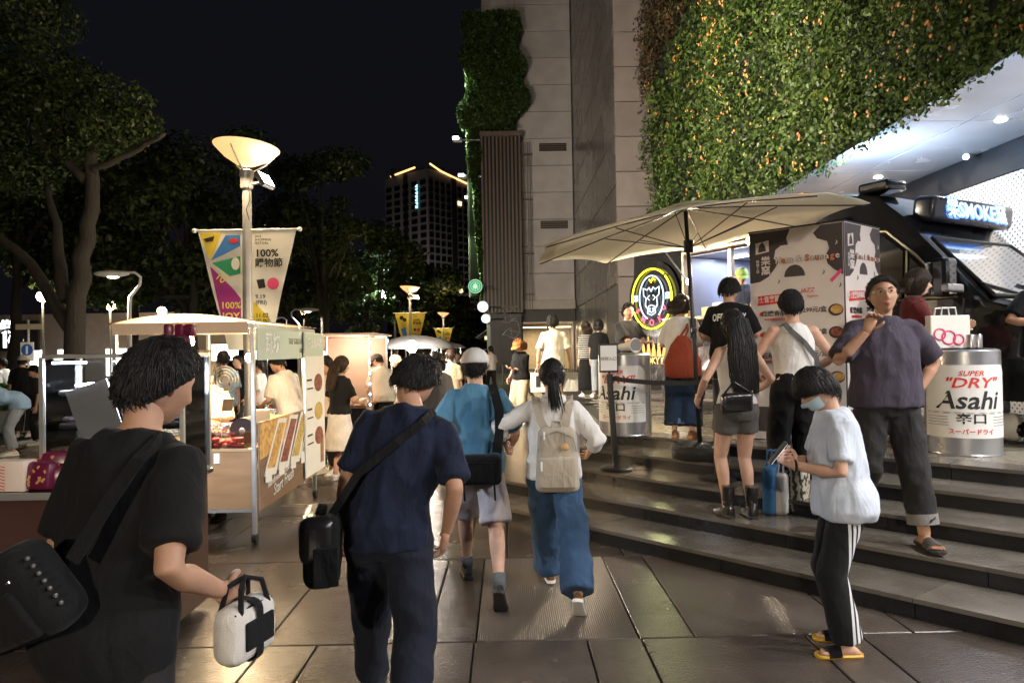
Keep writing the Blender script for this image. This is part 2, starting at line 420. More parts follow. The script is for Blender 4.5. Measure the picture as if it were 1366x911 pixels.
wb('door_pane', glass('door_glass'), (2.32, 31.89, PZ), (3.14, 31.91, 2.92))
wb('lobby_wall', mat('lobby_cream', (0.62, 0.52, 0.38), 0.5), (0.7, 35.4, PZ), (3.3, 35.5, 3.0))
bld2 = wb('lobby_light', emit('lobby_glow', (1.0, 0.80, 0.5), 3.2), (0.8, 33.4, 2.72), (3.2, 33.6, 2.76))
# hollow the lobby: the core starts behind it
wb('lobby_ceiling', m_conc2, (-0.9, 32.25, 2.95), (3.4, 35.6, 3.4)); wb('lobby_side', m_conc2, (3.3, 32.0, 0), (3.5, 35.6, 26)); wb('lobby_side', m_conc2, (-0.9, 32.3, 0), (0.68, 35.6, 3.0))
wb('upper_wall', m_conc2, (-0.9, 32.21, 3.4), (3.4, 35.6, 26))
light('lobby_lamp', 'AREA', (1.9, 1.4, 2.68), 70, (1, 0.82, 0.55), 2.0, bld)
# slatted box
wb('slat_backing', m_dark, (-1.0, 31.15, 3.35), (0.80, 31.95, 11.4)); wb('slat_cap', m_slat, (-1.05, 30.95, 11.4), (0.88, 31.95, 11.62))
for i in range(11): wb('slat', m_slat, (-1.0 + i * 0.172, 30.98, 3.36), (-0.92 + i * 0.172, 31.15, 11.40))
for x in (0.98, 1.12, 1.24): wb('rod', m_slat, (x, 31.6, 3.4), (x + 0.035, 31.65, 11.3))
for z in (4.2, 6.1, 8.6, 10.7): wb('rod_bracket', m_slat, (0.9, 31.55, z), (1.35, 31.7, z + 0.06))
gp = wb('graphic_panel', m_dark, (-0.70, 31.05, 0.6), (0.72, 31.3, 3.3))
nt = MB(); pts = [V((random.uniform(-0.2, 0.68), -1.0, random.uniform(2.0, 3.7))) for _ in range(34)]
for i, p in enumerate(pts):
    for q in sorted(pts, key=lambda q: (q - p).length)[1:4]: nt.bar(p, q, 0.008, n=4)
nt.build('network_print', mat('print_grey', (0.6, 0.61, 0.63), 0.6), gp)
wb('column', m_conc, (-0.45, 31.9, 16.0), (0.3, 32.6, 26))
# metal-clad side of the entrance passage, and the brown return wall in front of it
side = thing('side_wall', 'tall dark metal clad side wall of the entrance passage', 'wall', (3.3, 26, 0))
wb('backing', m_dark, (3.36, 20.0, 0), (3.5, 32, 26), side, off=(3.3, 26, 0))
ys = [20.0, 22.2, 25.0, 28.2, 32.0]
for i in range(16):
    for a, b in zip(ys[:-1], ys[1:]):
        if i < 2 and a < 22: continue
        wb('metal_panel', m_metal, (3.30, a + 0.015, 0.65 + i * 1.45 + 0.02), (3.36, b - 0.015, 0.65 + (i + 1) * 1.45 - 0.02), side, 0.006, (3.3, 26, 0))
wb('recess', m_dark, (3.31, 20.0, 0.65), (3.37, 22.18, 3.5), side, off=(3.3, 26, 0))
ret = thing('return_wall', 'brown panelled wall beside the flowering green wall', 'wall', (4.3, 20, 0))
wb('backing', m_dark, (3.4, 20.04, 0), (8.0, 20.4, 26), ret, off=(4.3, 20, 0))
for i in range(18): wb('brown_panel', m_conc2, (3.32, 19.95, 0.65 + i * 1.03 + 0.012), (5.2, 20.04, 0.65 + (i + 1) * 1.03 - 0.012), ret, 0.006, (4.3, 20, 0))

# overhang that carries the green wall, white soffit, inner walls
over = thing('overhang', 'white metal soffit and upper wall of the mall overhang above the van', 'building', (5.0, 8, 0))
OF = (5.0, 8, 0)
wb('upper_wall', m_dark, (5.0, -6, 4.75), (8.2, 20, 16), over, off=OF)
for i in range(11):
    y0 = -6 + i * 2.4
    for x0, x1 in ((4.72, 5.8), (5.8, 6.98)):
        wb('soffit_panel', m_soff, (x0 + 0.006, y0 + 0.006, 4.40), (x1 - 0.006, y0 + 2.394, 4.44), over, 0.004, OF)
wb('soffit_back', m_dark, (4.8, -6, 4.46), (7.2, 20, 4.74), over, off=OF)
wb('edge_trim', m_dark, (4.64, -6, 4.26), (4.66, 20, 4.62), over, off=OF)
wb('beam', m_dark, (6.99, -6, 3.98), (7.3, 20, 4.45), over, off=OF)
def perf():
    m = mat('perforated_white', (0.62, 0.58, 0.54), 0.5, var=0.04); n, l = nodes_of(m); b = n['Principled BSDF']
    tc = n.new('ShaderNodeTexCoord'); mp = n.new('ShaderNodeMapping'); mp.inputs['Scale'].default_value = (0, 15.5, 15.5); mp.inputs['Rotation'].default_value = (R(45), 0, 0)
    l.new(tc.outputs['Object'], mp.inputs[0]); fr = n.new('ShaderNodeVectorMath'); fr.operation = 'FRACTION'; l.new(mp.outputs[0], fr.inputs[0])
    sb = n.new('ShaderNodeVectorMath'); sb.operation = 'SUBTRACT'; sb.inputs[1].default_value = (0, 0.5, 0.5); l.new(fr.outputs[0], sb.inputs[0])
    ln = n.new('ShaderNodeVectorMath'); ln.operation = 'LENGTH'; l.new(sb.outputs[0], ln.inputs[0])
    lt = n.new('ShaderNodeMath'); lt.operation = 'LESS_THAN'; lt.inputs[1].default_value = 0.25; l.new(ln.outputs['Value'], lt.inputs[0])
    mx = n.new('ShaderNodeMix'); mx.data_type = 'RGBA'; l.new(lt.outputs[0], mx.inputs[0]); mx.inputs[6].default_value = (0.62, 0.58, 0.54, 1); mx.inputs[7].default_value = (0.10, 0.09, 0.085, 1)
    l.new(mx.outputs[2], b.inputs['Base Color']); return m
m_perf = perf()
for i in range(5): wb('perforated_panel', m_perf, (7.0, 10.8 - (i + 1) * 2.0 + 0.008, PZ), (7.06, 10.8 - i * 2.0 - 0.008, 3.97), over, 0.004, OF)
wb('inner_wall', m_conc2, (7.02, 10.82, PZ), (7.2, 20, 3.97), over, off=OF)
wb('back_wall', m_conc2, (4.9, 19.6, PZ), (7.2, 19.9, 4.4), over, off=OF)
m_dl = emit('downlight_glow', (1.0, 0.93, 0.85), 9)
for i, (x, y) in enumerate([(6.2, 11.2), (6.2, 8.4), (6.2, 5.6), (6.2, 3.2), (5.4, 1.6), (5.4, -1.0), (5.4, -3.6), (6.2, 14.0)]):
    o = MB(); o.lathe([(0.001, 0), (0.055, 0), (0.065, 0.012), (0.001, 0.012)], (x - 5.0, y - 8, 4.385), 20); d_ = o.build('downlight', m_dl, over)
    light('downlight_lamp', 'SPOT', (x - 5.0, y - 8, 4.36), 360 if y < 4 else 220, (0.98, 0.96, 0.95) if y < 4 else (1, 0.90, 0.80), 0.06, over, (x - 5.0 - (2.6 if y < 4 else 0), y - 8 + (1.0 if y < 4 else 0), 0), 125, 0.9)
# LED strip tucked behind the planted edge, washing the soffit blue-white
for y0, y1, e in ((6.4, 12.5, 300), (2.5, 6.0, 50)):
    o = MB(); o.bb((4.662 - 5, y0 - 8, 4.30), (4.682 - 5, y1 - 8, 4.33)); o.build('led_strip', emit('led_blue', (0.35, 0.62, 1.0), 10), over)
    light('led_lamp', 'AREA', (4.70 - 5, (y0 + y1) / 2 - 8, 4.315), e, (0.48, 0.70, 1.0), 0.05, over, (5.7 - 5, (y0 + y1) / 2 - 8, 4.42), sy=y1 - y0)
cc = thing('security_camera', 'small white security camera under the dark beam', 'camera', at(1268, 205, 10.0))
o = MB(); o.bar((0, 0, 0.1), (0, 0, 0), 0.02); o.build('bracket', m_soff, cc); o = MB(); o.bar((0.05, 0.02, 0.0), (-0.2, -0.14, -0.09), 0.045); o.build('housing', m_soff, cc, smooth=40)
cc.location.x = 6.95

# ------------------------------------------------------------------ green walls
m_leaf = ramp_mat('lantana_leaf', [(0.014, 0.034, 0.007), (0.042, 0.088, 0.016), (0.085, 0.145, 0.026), (0.145, 0.20, 0.04)], 0.5, 0.25)
m_leafr = ramp_mat('russet_leaf', [(0.05, 0.022, 0.010), (0.09, 0.04, 0.016), (0.05, 0.05, 0.014), (0.03, 0.04, 0.01)], 0.6, 0.2)
m_ivy = ramp_mat('ivy_leaf', [(0.022, 0.045, 0.010), (0.05, 0.10, 0.02), (0.08, 0.15, 0.03)], 0.5, 0.25)
m_flow = ramp_mat('lantana_flower', [(0.72, 0.20, 0.12), (0.80, 0.34, 0.10), (0.84, 0.42, 0.10), (0.80, 0.36, 0.16), (0.82, 0.48, 0.14), (0.74, 0.24, 0.20), (0.78, 0.40, 0.12), (0.66, 0.08, 0.05)], 0.6, 0.2)
m_twig = mat('dark_twig', (0.03, 0.022, 0.014), 0.8)
gw = thing('green_wall', 'hanging green wall thick with orange and pink flowers above the van', 'plant', (4.7, 8, 4.4))
def gw_surf(y, z):                       # outward bulge (towards -x) of the planting
    nz = noise.noise(V((y * 0.45, z * 0.5, 3.1))) * 0.28 + noise.noise(V((y * 1.3, z * 1.4, 7.7))) * 0.16
    edge = max(0.0, min(1.0, (z - 4.25) / 0.9))
    return 4.62 - 0.42 * edge ** 0.6 - nz
def gw_low(y): return 4.24 + 0.16 * noise.noise(V((y * 1.1, 0.3, 9.0))) + 0.10 * noise.noise(V((y * 3.1, 5.3, 1.0)))
C = []; N = []; SZ = []; FC = []; RC_ = []; RN_ = []; RS_ = []
def gw_pts(n, y0, y1, sz):
    got = 0
    while got < n:
        y = random.uniform(y0, y1); zt = 1.65 + 0.62 * y + 0.9
        z = random.uniform(gw_low(y), max(5.6, min(13.5, zt)))
        if noise.noise(V((y * 1.7, z * 1.9, 41.0))) < -0.22 and random.random() < 0.55: continue
        x = gw_surf(y, z) + random.uniform(-0.12, 0.22) * (1 if random.random() < 0.8 else 1.8)
        cc_, nn_, ss_ = (x - 4.7, y - 8, z - 4.4), (-1 + random.gauss(0, 0.5), random.gauss(0, 0.6) - 0.2, random.gauss(0.35, 0.5)), sz * random.uniform(0.7, 1.3); got += 1
        if z > 8.6 + 0.12 * (20 - y) + 0.6 * noise.noise(V((y * 0.5, z * 0.5, 31.0))) and y > 12.5:
            RC_.append((x - 4.7 - 0.15, y - 8, z - 4.4)); RN_.append(nn_); RS_.append(ss_); continue
        C.append(cc_); N.append(nn_); SZ.append(ss_ * (1 + 0.45 * noise.noise(V((y * 0.9, z * 0.9, 55.0)))))
        if random.random() < 0.006 * (2.2 if noise.noise(V((y * 0.6, z * 0.7, 20.0))) > -0.05 else 0.5) and y < 18.5:
            FC.append((gw_surf(y, z) - 0.12 - 4.7, y - 8, z - 4.4, y))
gw_pts(24000, 3.6, 8.5, 0.062); gw_pts(24000, 8.5, 14.0, 0.075); gw_pts(15000, 14.0, 20.3, 0.105); gw_pts(3500, -2.0, 3.6, 0.11)
for q in range(80):                      # trailing sprigs below the edge
    y = random.choice([random.uniform(4.2, 12.0), random.uniform(5.0, 8.5)]); L = random.uniform(0.08, 0.42)
    for j in range(int(16 + L * 70)):
        t = random.random(); C.append((gw_surf(y, 4.4) - 4.7 + random.gauss(0.0, 0.04) - 0.02, y - 8 + random.gauss(0, 0.05 + 0.05 * (1 - t)), -t * L + random.gauss(0, 0.02)))
        N.append((-1, random.gauss(0, 0.7), random.gauss(0.3, 0.6))); SZ.append(0.062 * random.uniform(0.7, 1.3))
tag(link('foliage', leaf_mesh('foliage', C, N, SZ, m_leaf, 0.62), gw), kind='stuff')
rc = thing('russet_creeper', 'dark russet creeper covering the upper left of the green wall', 'plant', (4.7, 8, 4.4)); tag(link('foliage', leaf_mesh('foliage', RC_, RN_, RS_, m_leafr, 0.62), rc), kind='stuff')
fm = MB()
for x, y, z, yw in FC:
    r = random.uniform(0.014, 0.025) * (1.0 + max(0, yw - 9) * 0.05)
    for q in range(random.choice((1, 1, 2, 3))):
        c = V((x - random.uniform(0.0, 0.05), y + random.gauss(0, 0.03), z + random.gauss(0, 0.03))); k = 6
        ring = [c + V((0.3 * r, r * cos(2 * pi * i / k), r * sin(2 * pi * i / k))) for i in range(k)]
        fm.add(ring + [c + V((-0.5 * r, 0, 0))], [(i, (i + 1) % k, k) for i in range(k)])
tag(fm.build('flowers', m_flow, gw, smooth=True), kind='stuff')
bk = MB(); ny, nzz = 40, 16
vs = []; fs = []
for i in range(ny + 1):
    for j in range(nzz + 1):
        y = -2 + 22.3 * i / ny; z = 4.45 + 9 * j / nzz; vs.append((gw_surf(y, z) + 0.22 - 4.7, y - 8, z - 4.4))
for i in range(ny):
    for j in range(nzz): a = i * (nzz + 1) + j; fs.append((a, a + 1, a + nzz + 2, a + nzz + 1))
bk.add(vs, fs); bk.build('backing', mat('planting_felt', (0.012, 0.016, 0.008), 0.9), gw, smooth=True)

def bush_box(name, label, lo, hi, n, sz, m, face=(0, -1, 0), rag=0.25, taper=None, group=None):
    lo, hi = V(lo), V(hi); base = V(((lo.x + hi.x) / 2, (lo.y + hi.y) / 2, lo.z)); t = thing(name, label, 'plant', base, group=group)
    C = []; N = []
    for _ in range(n):
        z = random.uniform(lo.z, hi.z); k = (z - lo.z) / (hi.z - lo.z); e = rag * noise.noise(V((z * 0.9, 0, lo.x)))
        x0, x1 = lo.x + e, hi.x + rag * noise.noise(V((z * 0.8, 4, hi.x)))
        if taper: x0, x1 = taper(k, x0, x1)
        x = random.uniform(x0, x1); y = random.uniform(lo.y, hi.y) if random.random() < 0.3 else (lo.y + abs(random.gauss(0, 0.12)) + 0.2 * noise.noise(V((x * 1.2, z * 1.2, 2))))
        C.append((V((x, y, z)) - base)[:]); N.append((face[0] + random.gauss(0, 0.6), face[1] + random.gauss(0, 0.6), face[2] + random.gauss(0.3, 0.5)))
    tag(link('foliage', leaf_mesh('foliage', C, N, sz * (0.55 + 0.9 * RNG.random(n)), m, 0.65), t), kind='stuff')
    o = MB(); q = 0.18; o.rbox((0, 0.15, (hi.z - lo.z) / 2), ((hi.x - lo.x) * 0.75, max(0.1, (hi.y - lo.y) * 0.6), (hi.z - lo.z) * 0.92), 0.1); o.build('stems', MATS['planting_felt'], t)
    return t
bush_box('ivy', 'dark ivy block growing above the brown slats', (-1.75, 30.6, 11.65), (0.95, 31.9, 17.0), 11000, 0.15, m_ivy, rag=0.75)
bush_box('ivy', 'narrow ivy strip lit bright green on the side of the slatted box', (-1.75, 30.9, 3.6), (-1.05, 31.9, 15.2), 9000, 0.15, m_ivy, face=(-0.8, -0.5, 0), rag=0.2, taper=lambda k, a, b: (a + 0.7 * (1 - k) ** 1.5, b))
m_arm = mat('grey_paint', (0.42, 0.43, 0.44), 0.4, 0.3)
for i, (px, py) in enumerate([(610, 187), (617, 236), (625, 265), (631, 300), (636, 333)]):
    p = at(px, py, 29.6 + i * 3.5); d = 0.62
    a = thing('wall_floodlight', 'white floodlight on a thin arm beside the lit ivy', 'floodlight', p, group='floodlights on arms along the ivy edge')
    o = MB(); o.bar((0.1, 0, 0), (1.0, 0, -0.02), 0.02, n=6); o.build('arm', m_arm, a)
    o = MB(); o.rbox((0, 0, 0), (0.42, 0.26, 0.16), 0.04); o.build('housing', m_arm, a)
    o = MB(); o.rbox((-0.06, -0.14, 0.05), (0.26, 0.03, 0.12), 0.01); o.build('lens', emit('flood_white', (0.92, 1.0, 0.95), 7), a)
    light('flood_lamp', 'SPOT', V((-2.75 + 0.06 * i, 31.15, 14.6 - i * 2.5)) - V(p), 300, (0.78, 1.0, 0.60), 0.1, a, V((-1.0, 31.5, 12.6 - i * 2.5)) - V(p), 95, 0.8)

# ------------------------------------------------------------------ far towers
m_tow = mat('tower_stone', (0.30, 0.285, 0.28), 0.7, var=0.1, vscale=0.05)
m_towd = mat('tower_dark', (0.03, 0.031, 0.036), 0.5)
m_win = mat('tower_window', (0.006, 0.007, 0.009), 0.15, obj_rand=0.3)
m_lit = emit('lit_window', (1.0, 0.72, 0.36), 0.9)
def tower(label, cpt, lpt, rpt, H, floors, cl, cr, lit, name='apartment_tower'):
    t = thing(name, label, 'building', cpt); c = V((0, 0, 0)); l_ = V(lpt) - V(cpt); r_ = V(rpt) - V(cpt)
    o = MB(); b_ = l_ + r_; hh = V((0, 0, H)); o.add([c, r_, b_, l_, c + hh, r_ + hh, b_ + hh, l_ + hh], [(0, 1, 5, 4), (1, 2, 6, 5), (2, 3, 7, 6), (3, 0, 4, 7), (4, 5, 6, 7)])
    o.build('wall', m_tow, t)
    for e, n in ((l_, cl), (r_, cr)):
        d = e.normalized(); nr = V((d.y, -d.x, 0)); nr = nr if nr.y < 0 else -nr
        ww = e.length / n * 0.62; fh = H * 0.9 / floors
        o = MB(); rot = M(((d.x, nr.x, 0), (d.y, nr.y, 0), (0, 0, 1)))
        o.box((0, 0, 0), (ww, 0.5, fh * 0.55), rot); me = o.mesh('window', m_win); me2 = o.mesh('window', m_lit)
        for i in range(floors):
            for j in range(n):
                if j == n // 2 and n > 5: continue
                p = e * ((j + 0.5) / n) + nr * 0.12 + V((0, 0, H * 0.05 + fh * (i + 0.5)))
                link('window', me2 if random.random() < lit else me, t, p)
        o = MB(); o.box(e * 0.5 + nr * 0.15 + V((0, 0, H * 0.5)), (e.length * 0.09, 0.3, H), rot); o.build('glazed_bay', m_towd, t)
    return t
H1 = 89.0
t1 = tower('dark apartment tower with a warm lit roofline above the trees', (at(574, 470, 325).x, 325, 0), (at(517, 470, 345).x, 345, 0), (at(641, 470, 352).x, 352, 0), H1, 22, 5, 9, 0.035)
m_rl = emit('roofline_lamp', (1.0, 0.55, 0.20), 0.9)
tc_ = V((at(574, 470, 325).x, 325, 0)); tl_ = V((at(517, 470, 345).x, 345, 0)) - tc_; tr_ = V((at(641, 470, 352).x, 352, 0)) - tc_
o = MB(); o.bar(tl_ * 0.85 + V((0, -0.6, H1 + 0.5)), tl_ * 0.28 + V((0, -0.6, H1 + 1.8)), 0.45, n=6); o.build('roof_light_bar', m_rl, t1)
o = MB(); o.tube([tr_ * f + V((0, -0.6, H1 + h)) for f, h in ((0.05, 2.4), (0.25, 0.2), (0.5, -1.2), (0.8, -2.8))], 0.42, 6); o.build('roof_light_bar', m_rl, t1)
o = MB(); o.bb(tl_ * 0.5 + V((-8, 4, H1)), tr_ * 0.3 + V((0, 12, H1 + 4))); o.build('penthouse', m_towd, t1)
for fx_ in (0.25, 0.7):  # added fill for the tower, in place of street glow; boxes are made-up fixtures
    MB().rbox(tr_ * fx_ + V((-10, -40.6, 7.5)), (2, 1, 1), 0.1).build('added_lamp_box', m_towd, t1); light('added_tower_fill', 'SPOT', tr_ * fx_ + V((-10, -40, 8)), 5000, (1, 0.85, 0.72), 1.0, t1, tr_ * fx_ + V((0, 0, 55)), 75, 0.8)
MB().rbox(tl_ * 0.5 + V((-20, -40.6, 7.5)), (2, 1, 1), 0.1).build('added_lamp_box', m_towd, t1); light('added_tower_fill', 'SPOT', tl_ * 0.5 + V((-20, -40, 8)), 4000, (1, 0.85, 0.72), 1.0, t1, tl_ * 0.5 + V((0, 0, 55)), 75, 0.8)
sg = MB(); p0 = at(556, 264, 330) - tc_; sg.box(p0, (1.7, 0.4, 12)); sgo = sg.build('vertical_sign', m_towd, t1)
o = MB()
for i in range(7):
    for q in range(3): o.box(p0 + V((random.uniform(-0.35, 0.35), -0.35, 5.2 - i * 1.7 + q * 0.42)), (random.uniform(0.5, 1.1), 0.2, 0.22))
o.build('sign_glyphs', emit('sign_blue', (0.25, 0.75, 1.0), 3), sgo)
tower('pale slab tower seen through the gap beside the ivy', (at(627, 470, 420).x, 420, 0), (at(624, 470, 440).x, 440, 0), (at(650, 470, 436).x, 436, 0), 82, 20, 2, 6, 0.12)
# ------------------------------------------------------------------ trees
m_bark = mat('bark', (0.030, 0.026, 0.021), 0.9, var=0.4, vscale=4, bump=1.0, bscale=22, stretch=(1, 1, 0.25))
m_tl = ramp_mat('tree_leaf', [(0.010, 0.020, 0.006), (0.022, 0.042, 0.011), (0.042, 0.070, 0.017), (0.085, 0.125, 0.028)], 0.5, 0.3)
def tree(label, base, limbs, clumps, trunk_r, leaf, per, name='broadleaf_tree', group=None):
    # limbs: polylines in world metres relative to base; clumps: (centre, radius)
    t = thing(name, label, 'tree', base, group=group)
    o = MB()
    for i, (pts, r0, r1) in enumerate(limbs):
        pp = []
        for a, b in zip(pts[:-1], pts[1:]):
            for q in range(4): pp.append(V(a).lerp(V(b), q / 4) + V((random.gauss(0, 0.03), random.gauss(0, 0.03), 0)))
        pp.append(V(pts[-1])); rr = [r0 + (r1 - r0) * k / (len(pp) - 1) for k in range(len(pp))]
        if i == 0: rr[0] *= 1.35
        o.tube(pp, rr, 9)
    o.build('trunk', m_bark, t, smooth=True)
    C = []; N = []
    for c, r in clumps:
        n = int(per * r * r)
        d = RNG.normal(size=(n, 3)); d /= np.linalg.norm(d, axis=1, keepdims=True)
        rad = r * (0.35 + 0.65 * RNG.random((n, 1)) ** 0.5)
        wob = np.array([[noise.noise(V((x * 1.8 + c[0], y * 1.8, z * 1.8))) for x, y, z in d]]).T
        p = d * rad * (1 + 0.5 * wob) * np.array([1, 1, 0.72]) + np.array(c)
        C.append(p); N.append(d + RNG.normal(size=(n, 3)) * 0.7 + np.array([0, 0, 0.4]))
    C = np.concatenate(C); N = np.concatenate(N)
    cr = link('crown', leaf_mesh('crown', C, N, leaf * (0.7 + 0.6 * RNG.random(len(C))), m_tl, 0.5), t); tag(cr, kind='stuff')
    return t
B = V((-8.2, 13.0, 0))
def rel(px, py, Y): return tuple(at(px, py, Y) - B)
limbs = [([(0, 0, 0), rel(100, 420, 13), rel(116, 320, 13), rel(122, 240, 13), rel(124, 165, 13.2)], 0.20, 0.09),
         ([rel(120, 240, 13), rel(60, 195, 13.2), rel(8, 135, 13.4)], 0.10, 0.05), ([rel(122, 232, 13), rel(170, 205, 12.8), rel(220, 178, 12.6)], 0.07, 0.03),
         ([rel(66, 195, 13.1), rel(84, 168, 13.0), rel(80, 140, 13)], 0.05, 0.02), ([rel(95, 440, 13), rel(40, 350, 13.5), rel(-30, 290, 13.8)], 0.13, 0.07), ([rel(88, 400, 13), rel(78, 320, 13.5), rel(60, 240, 14)], 0.13, 0.05)]
cl = [(rel(70, 80, 13), 0.55), (rel(110, 105, 13), 0.5), (rel(165, 135, 12.8), 0.55), (rel(150, 170, 12.8), 0.7), (rel(100, 150, 13.2), 0.8), (rel(50, 130, 13.5), 0.8), (rel(5, 100, 13.5), 0.6), (rel(20, 170, 13.6), 0.7), (rel(90, 195, 13), 0.4), (rel(-20, 190, 13.5), 0.9),
      (rel(35, 20, 13.5), 0.9), (rel(-10, 50, 13.5), 0.8), (rel(185, 165, 12.8), 0.45), (rel(130, 200, 13.4), 0.55), (rel(30, 230, 14), 0.8), (rel(60, 10, 14), 0.6)]
tree('big leafy street tree forking low behind the display case', B, limbs, cl, 0.27, 0.10, 2100)
def auto_tree(label, x, y, H, R0, n, leaf=0.3, per=260, z0=0.45, cone=0.0, group='dark trees along the street', lean=0.0):
    random.seed(int(abs(x) * 91 + y * 7))
    limbs = [([(0, 0, 0), (0.1 + lean * 0.5, 0, H * 0.3), (lean, 0.1, H * 0.62)], 0.02 * H + 0.05, 0.06)]
    cl = []
    for i in range(n):
        z = H * random.uniform(z0, 0.97); k = (z / H - z0) / (1 - z0); rr = R0 * (1 - cone * k) * (1.0 if k > 0.12 else 0.8) * (1 if k < 0.75 or cone else 0.75)
        a = random.uniform(0, 2 * pi); q = rr * sqrt(random.random()) * 0.85
        c = (lean + q * cos(a), q * sin(a), z); cl.append((c, R0 * random.uniform(0.25, 0.42) * (1 - 0.5 * cone * k)))
        if i < 7: limbs.append(([(lean * 0.7, 0.05, H * random.uniform(0.28, 0.5)), (lean * 0.8 + c[0] * 0.5, c[1] * 0.5, z * 0.78), c], 0.05 + 0.004 * H, 0.02))
    return tree(label, V((x, y, 0)), limbs, cl, 0.2, leaf, per, group=group)
TL = [('broad dark tree rising behind the lamp post', 255, 22, 9.2, 3.0, 26), ('slim tall dark tree right of the lamp post', 432, 30, 10.5, 2.3, 20), ('dark round tree in front of the apartment tower', 505, 42, 9.6, 3.2, 24), ('wide dark tree filling the gap behind the first stall', 350, 34, 8.8, 4.2, 26),
      ('dark tree behind the forked street tree', 175, 27, 10.5, 3.8, 26), ('dark tree at the street corner by the blue sign', 20, 24, 11.0, 3.8, 24), ('low dark tree below the apartment tower', 590, 70, 6.5, 4.0, 20), ('dark tree behind the white street lamp', 90, 36, 12.0, 5.0, 24), ('thin young tree glowing green by the white lamp', 488, 30, 4.9, 0.7, 8), ('dark tree behind the second lamp post', 550, 58, 9.0, 4.2, 22)]
for lab, px, Y, H, r, n in TL: auto_tree(lab, at(px, 470, Y).x, Y, H, r, n, leaf=0.14 + Y * 0.0035, per=430 if r > 2 else 800, z0=0.42 if H > 6 else 0.3)
for lab, px, py, px2, py2, Y in [('bare leaning pale trunk behind the second stall', 545, 395 + 60, 572, 405, 26)]:
    pass
# ------------------------------------------------------------------ lamp posts with banners
m_pole = mat('pole_grey', (0.40, 0.40, 0.41), 0.42, 0.35, var=0.12, vscale=4)
m_white = mat('white_paint', (0.78, 0.77, 0.75), 0.5, var=0.04)
m_black = mat('black_plastic', (0.014, 0.014, 0.015), 0.42)
m_ink = mat('black_ink', (0.02, 0.02, 0.022), 0.7, var=0)
m_dish = emit('lamp_dish', (1.0, 0.52, 0.19), 0.46, (0.85, 0.75, 0.6))
m_core = emit('lamp_core', (1.0, 0.78, 0.42), 14)
m_bnw = mat('banner_cream', (0.86, 0.85, 0.78), 0.75, var=0.05); m_bny = mat('banner_yellow', (0.80, 0.62, 0.06), 0.75)
m_bblu = mat('print_blue', (0.05, 0.22, 0.62), 0.7); m_bgrn = mat('print_green', (0.03, 0.36, 0.16), 0.7); m_bpur = mat('print_magenta', (0.36, 0.03, 0.24), 0.7)
m_pink = mat('print_pink', (0.80, 0.08, 0.22), 0.7); m_yel2 = mat('print_lemon', (0.88, 0.74, 0.12), 0.7); m_red = mat('print_red', (0.62, 0.035, 0.03), 0.6)
def flat(poly, y, t=0.002): # print shape on a plane facing -Y, local x,z polygon
    return MB().prism(poly, lambda u, v, w_: V((u, y - w_, v)), t)
def circ(cx, cz, r, n=20, rz=None): return [(cx + r * cos(2 * pi * i / n), cz + (rz or r) * sin(2 * pi * i / n)) for i in range(n)]
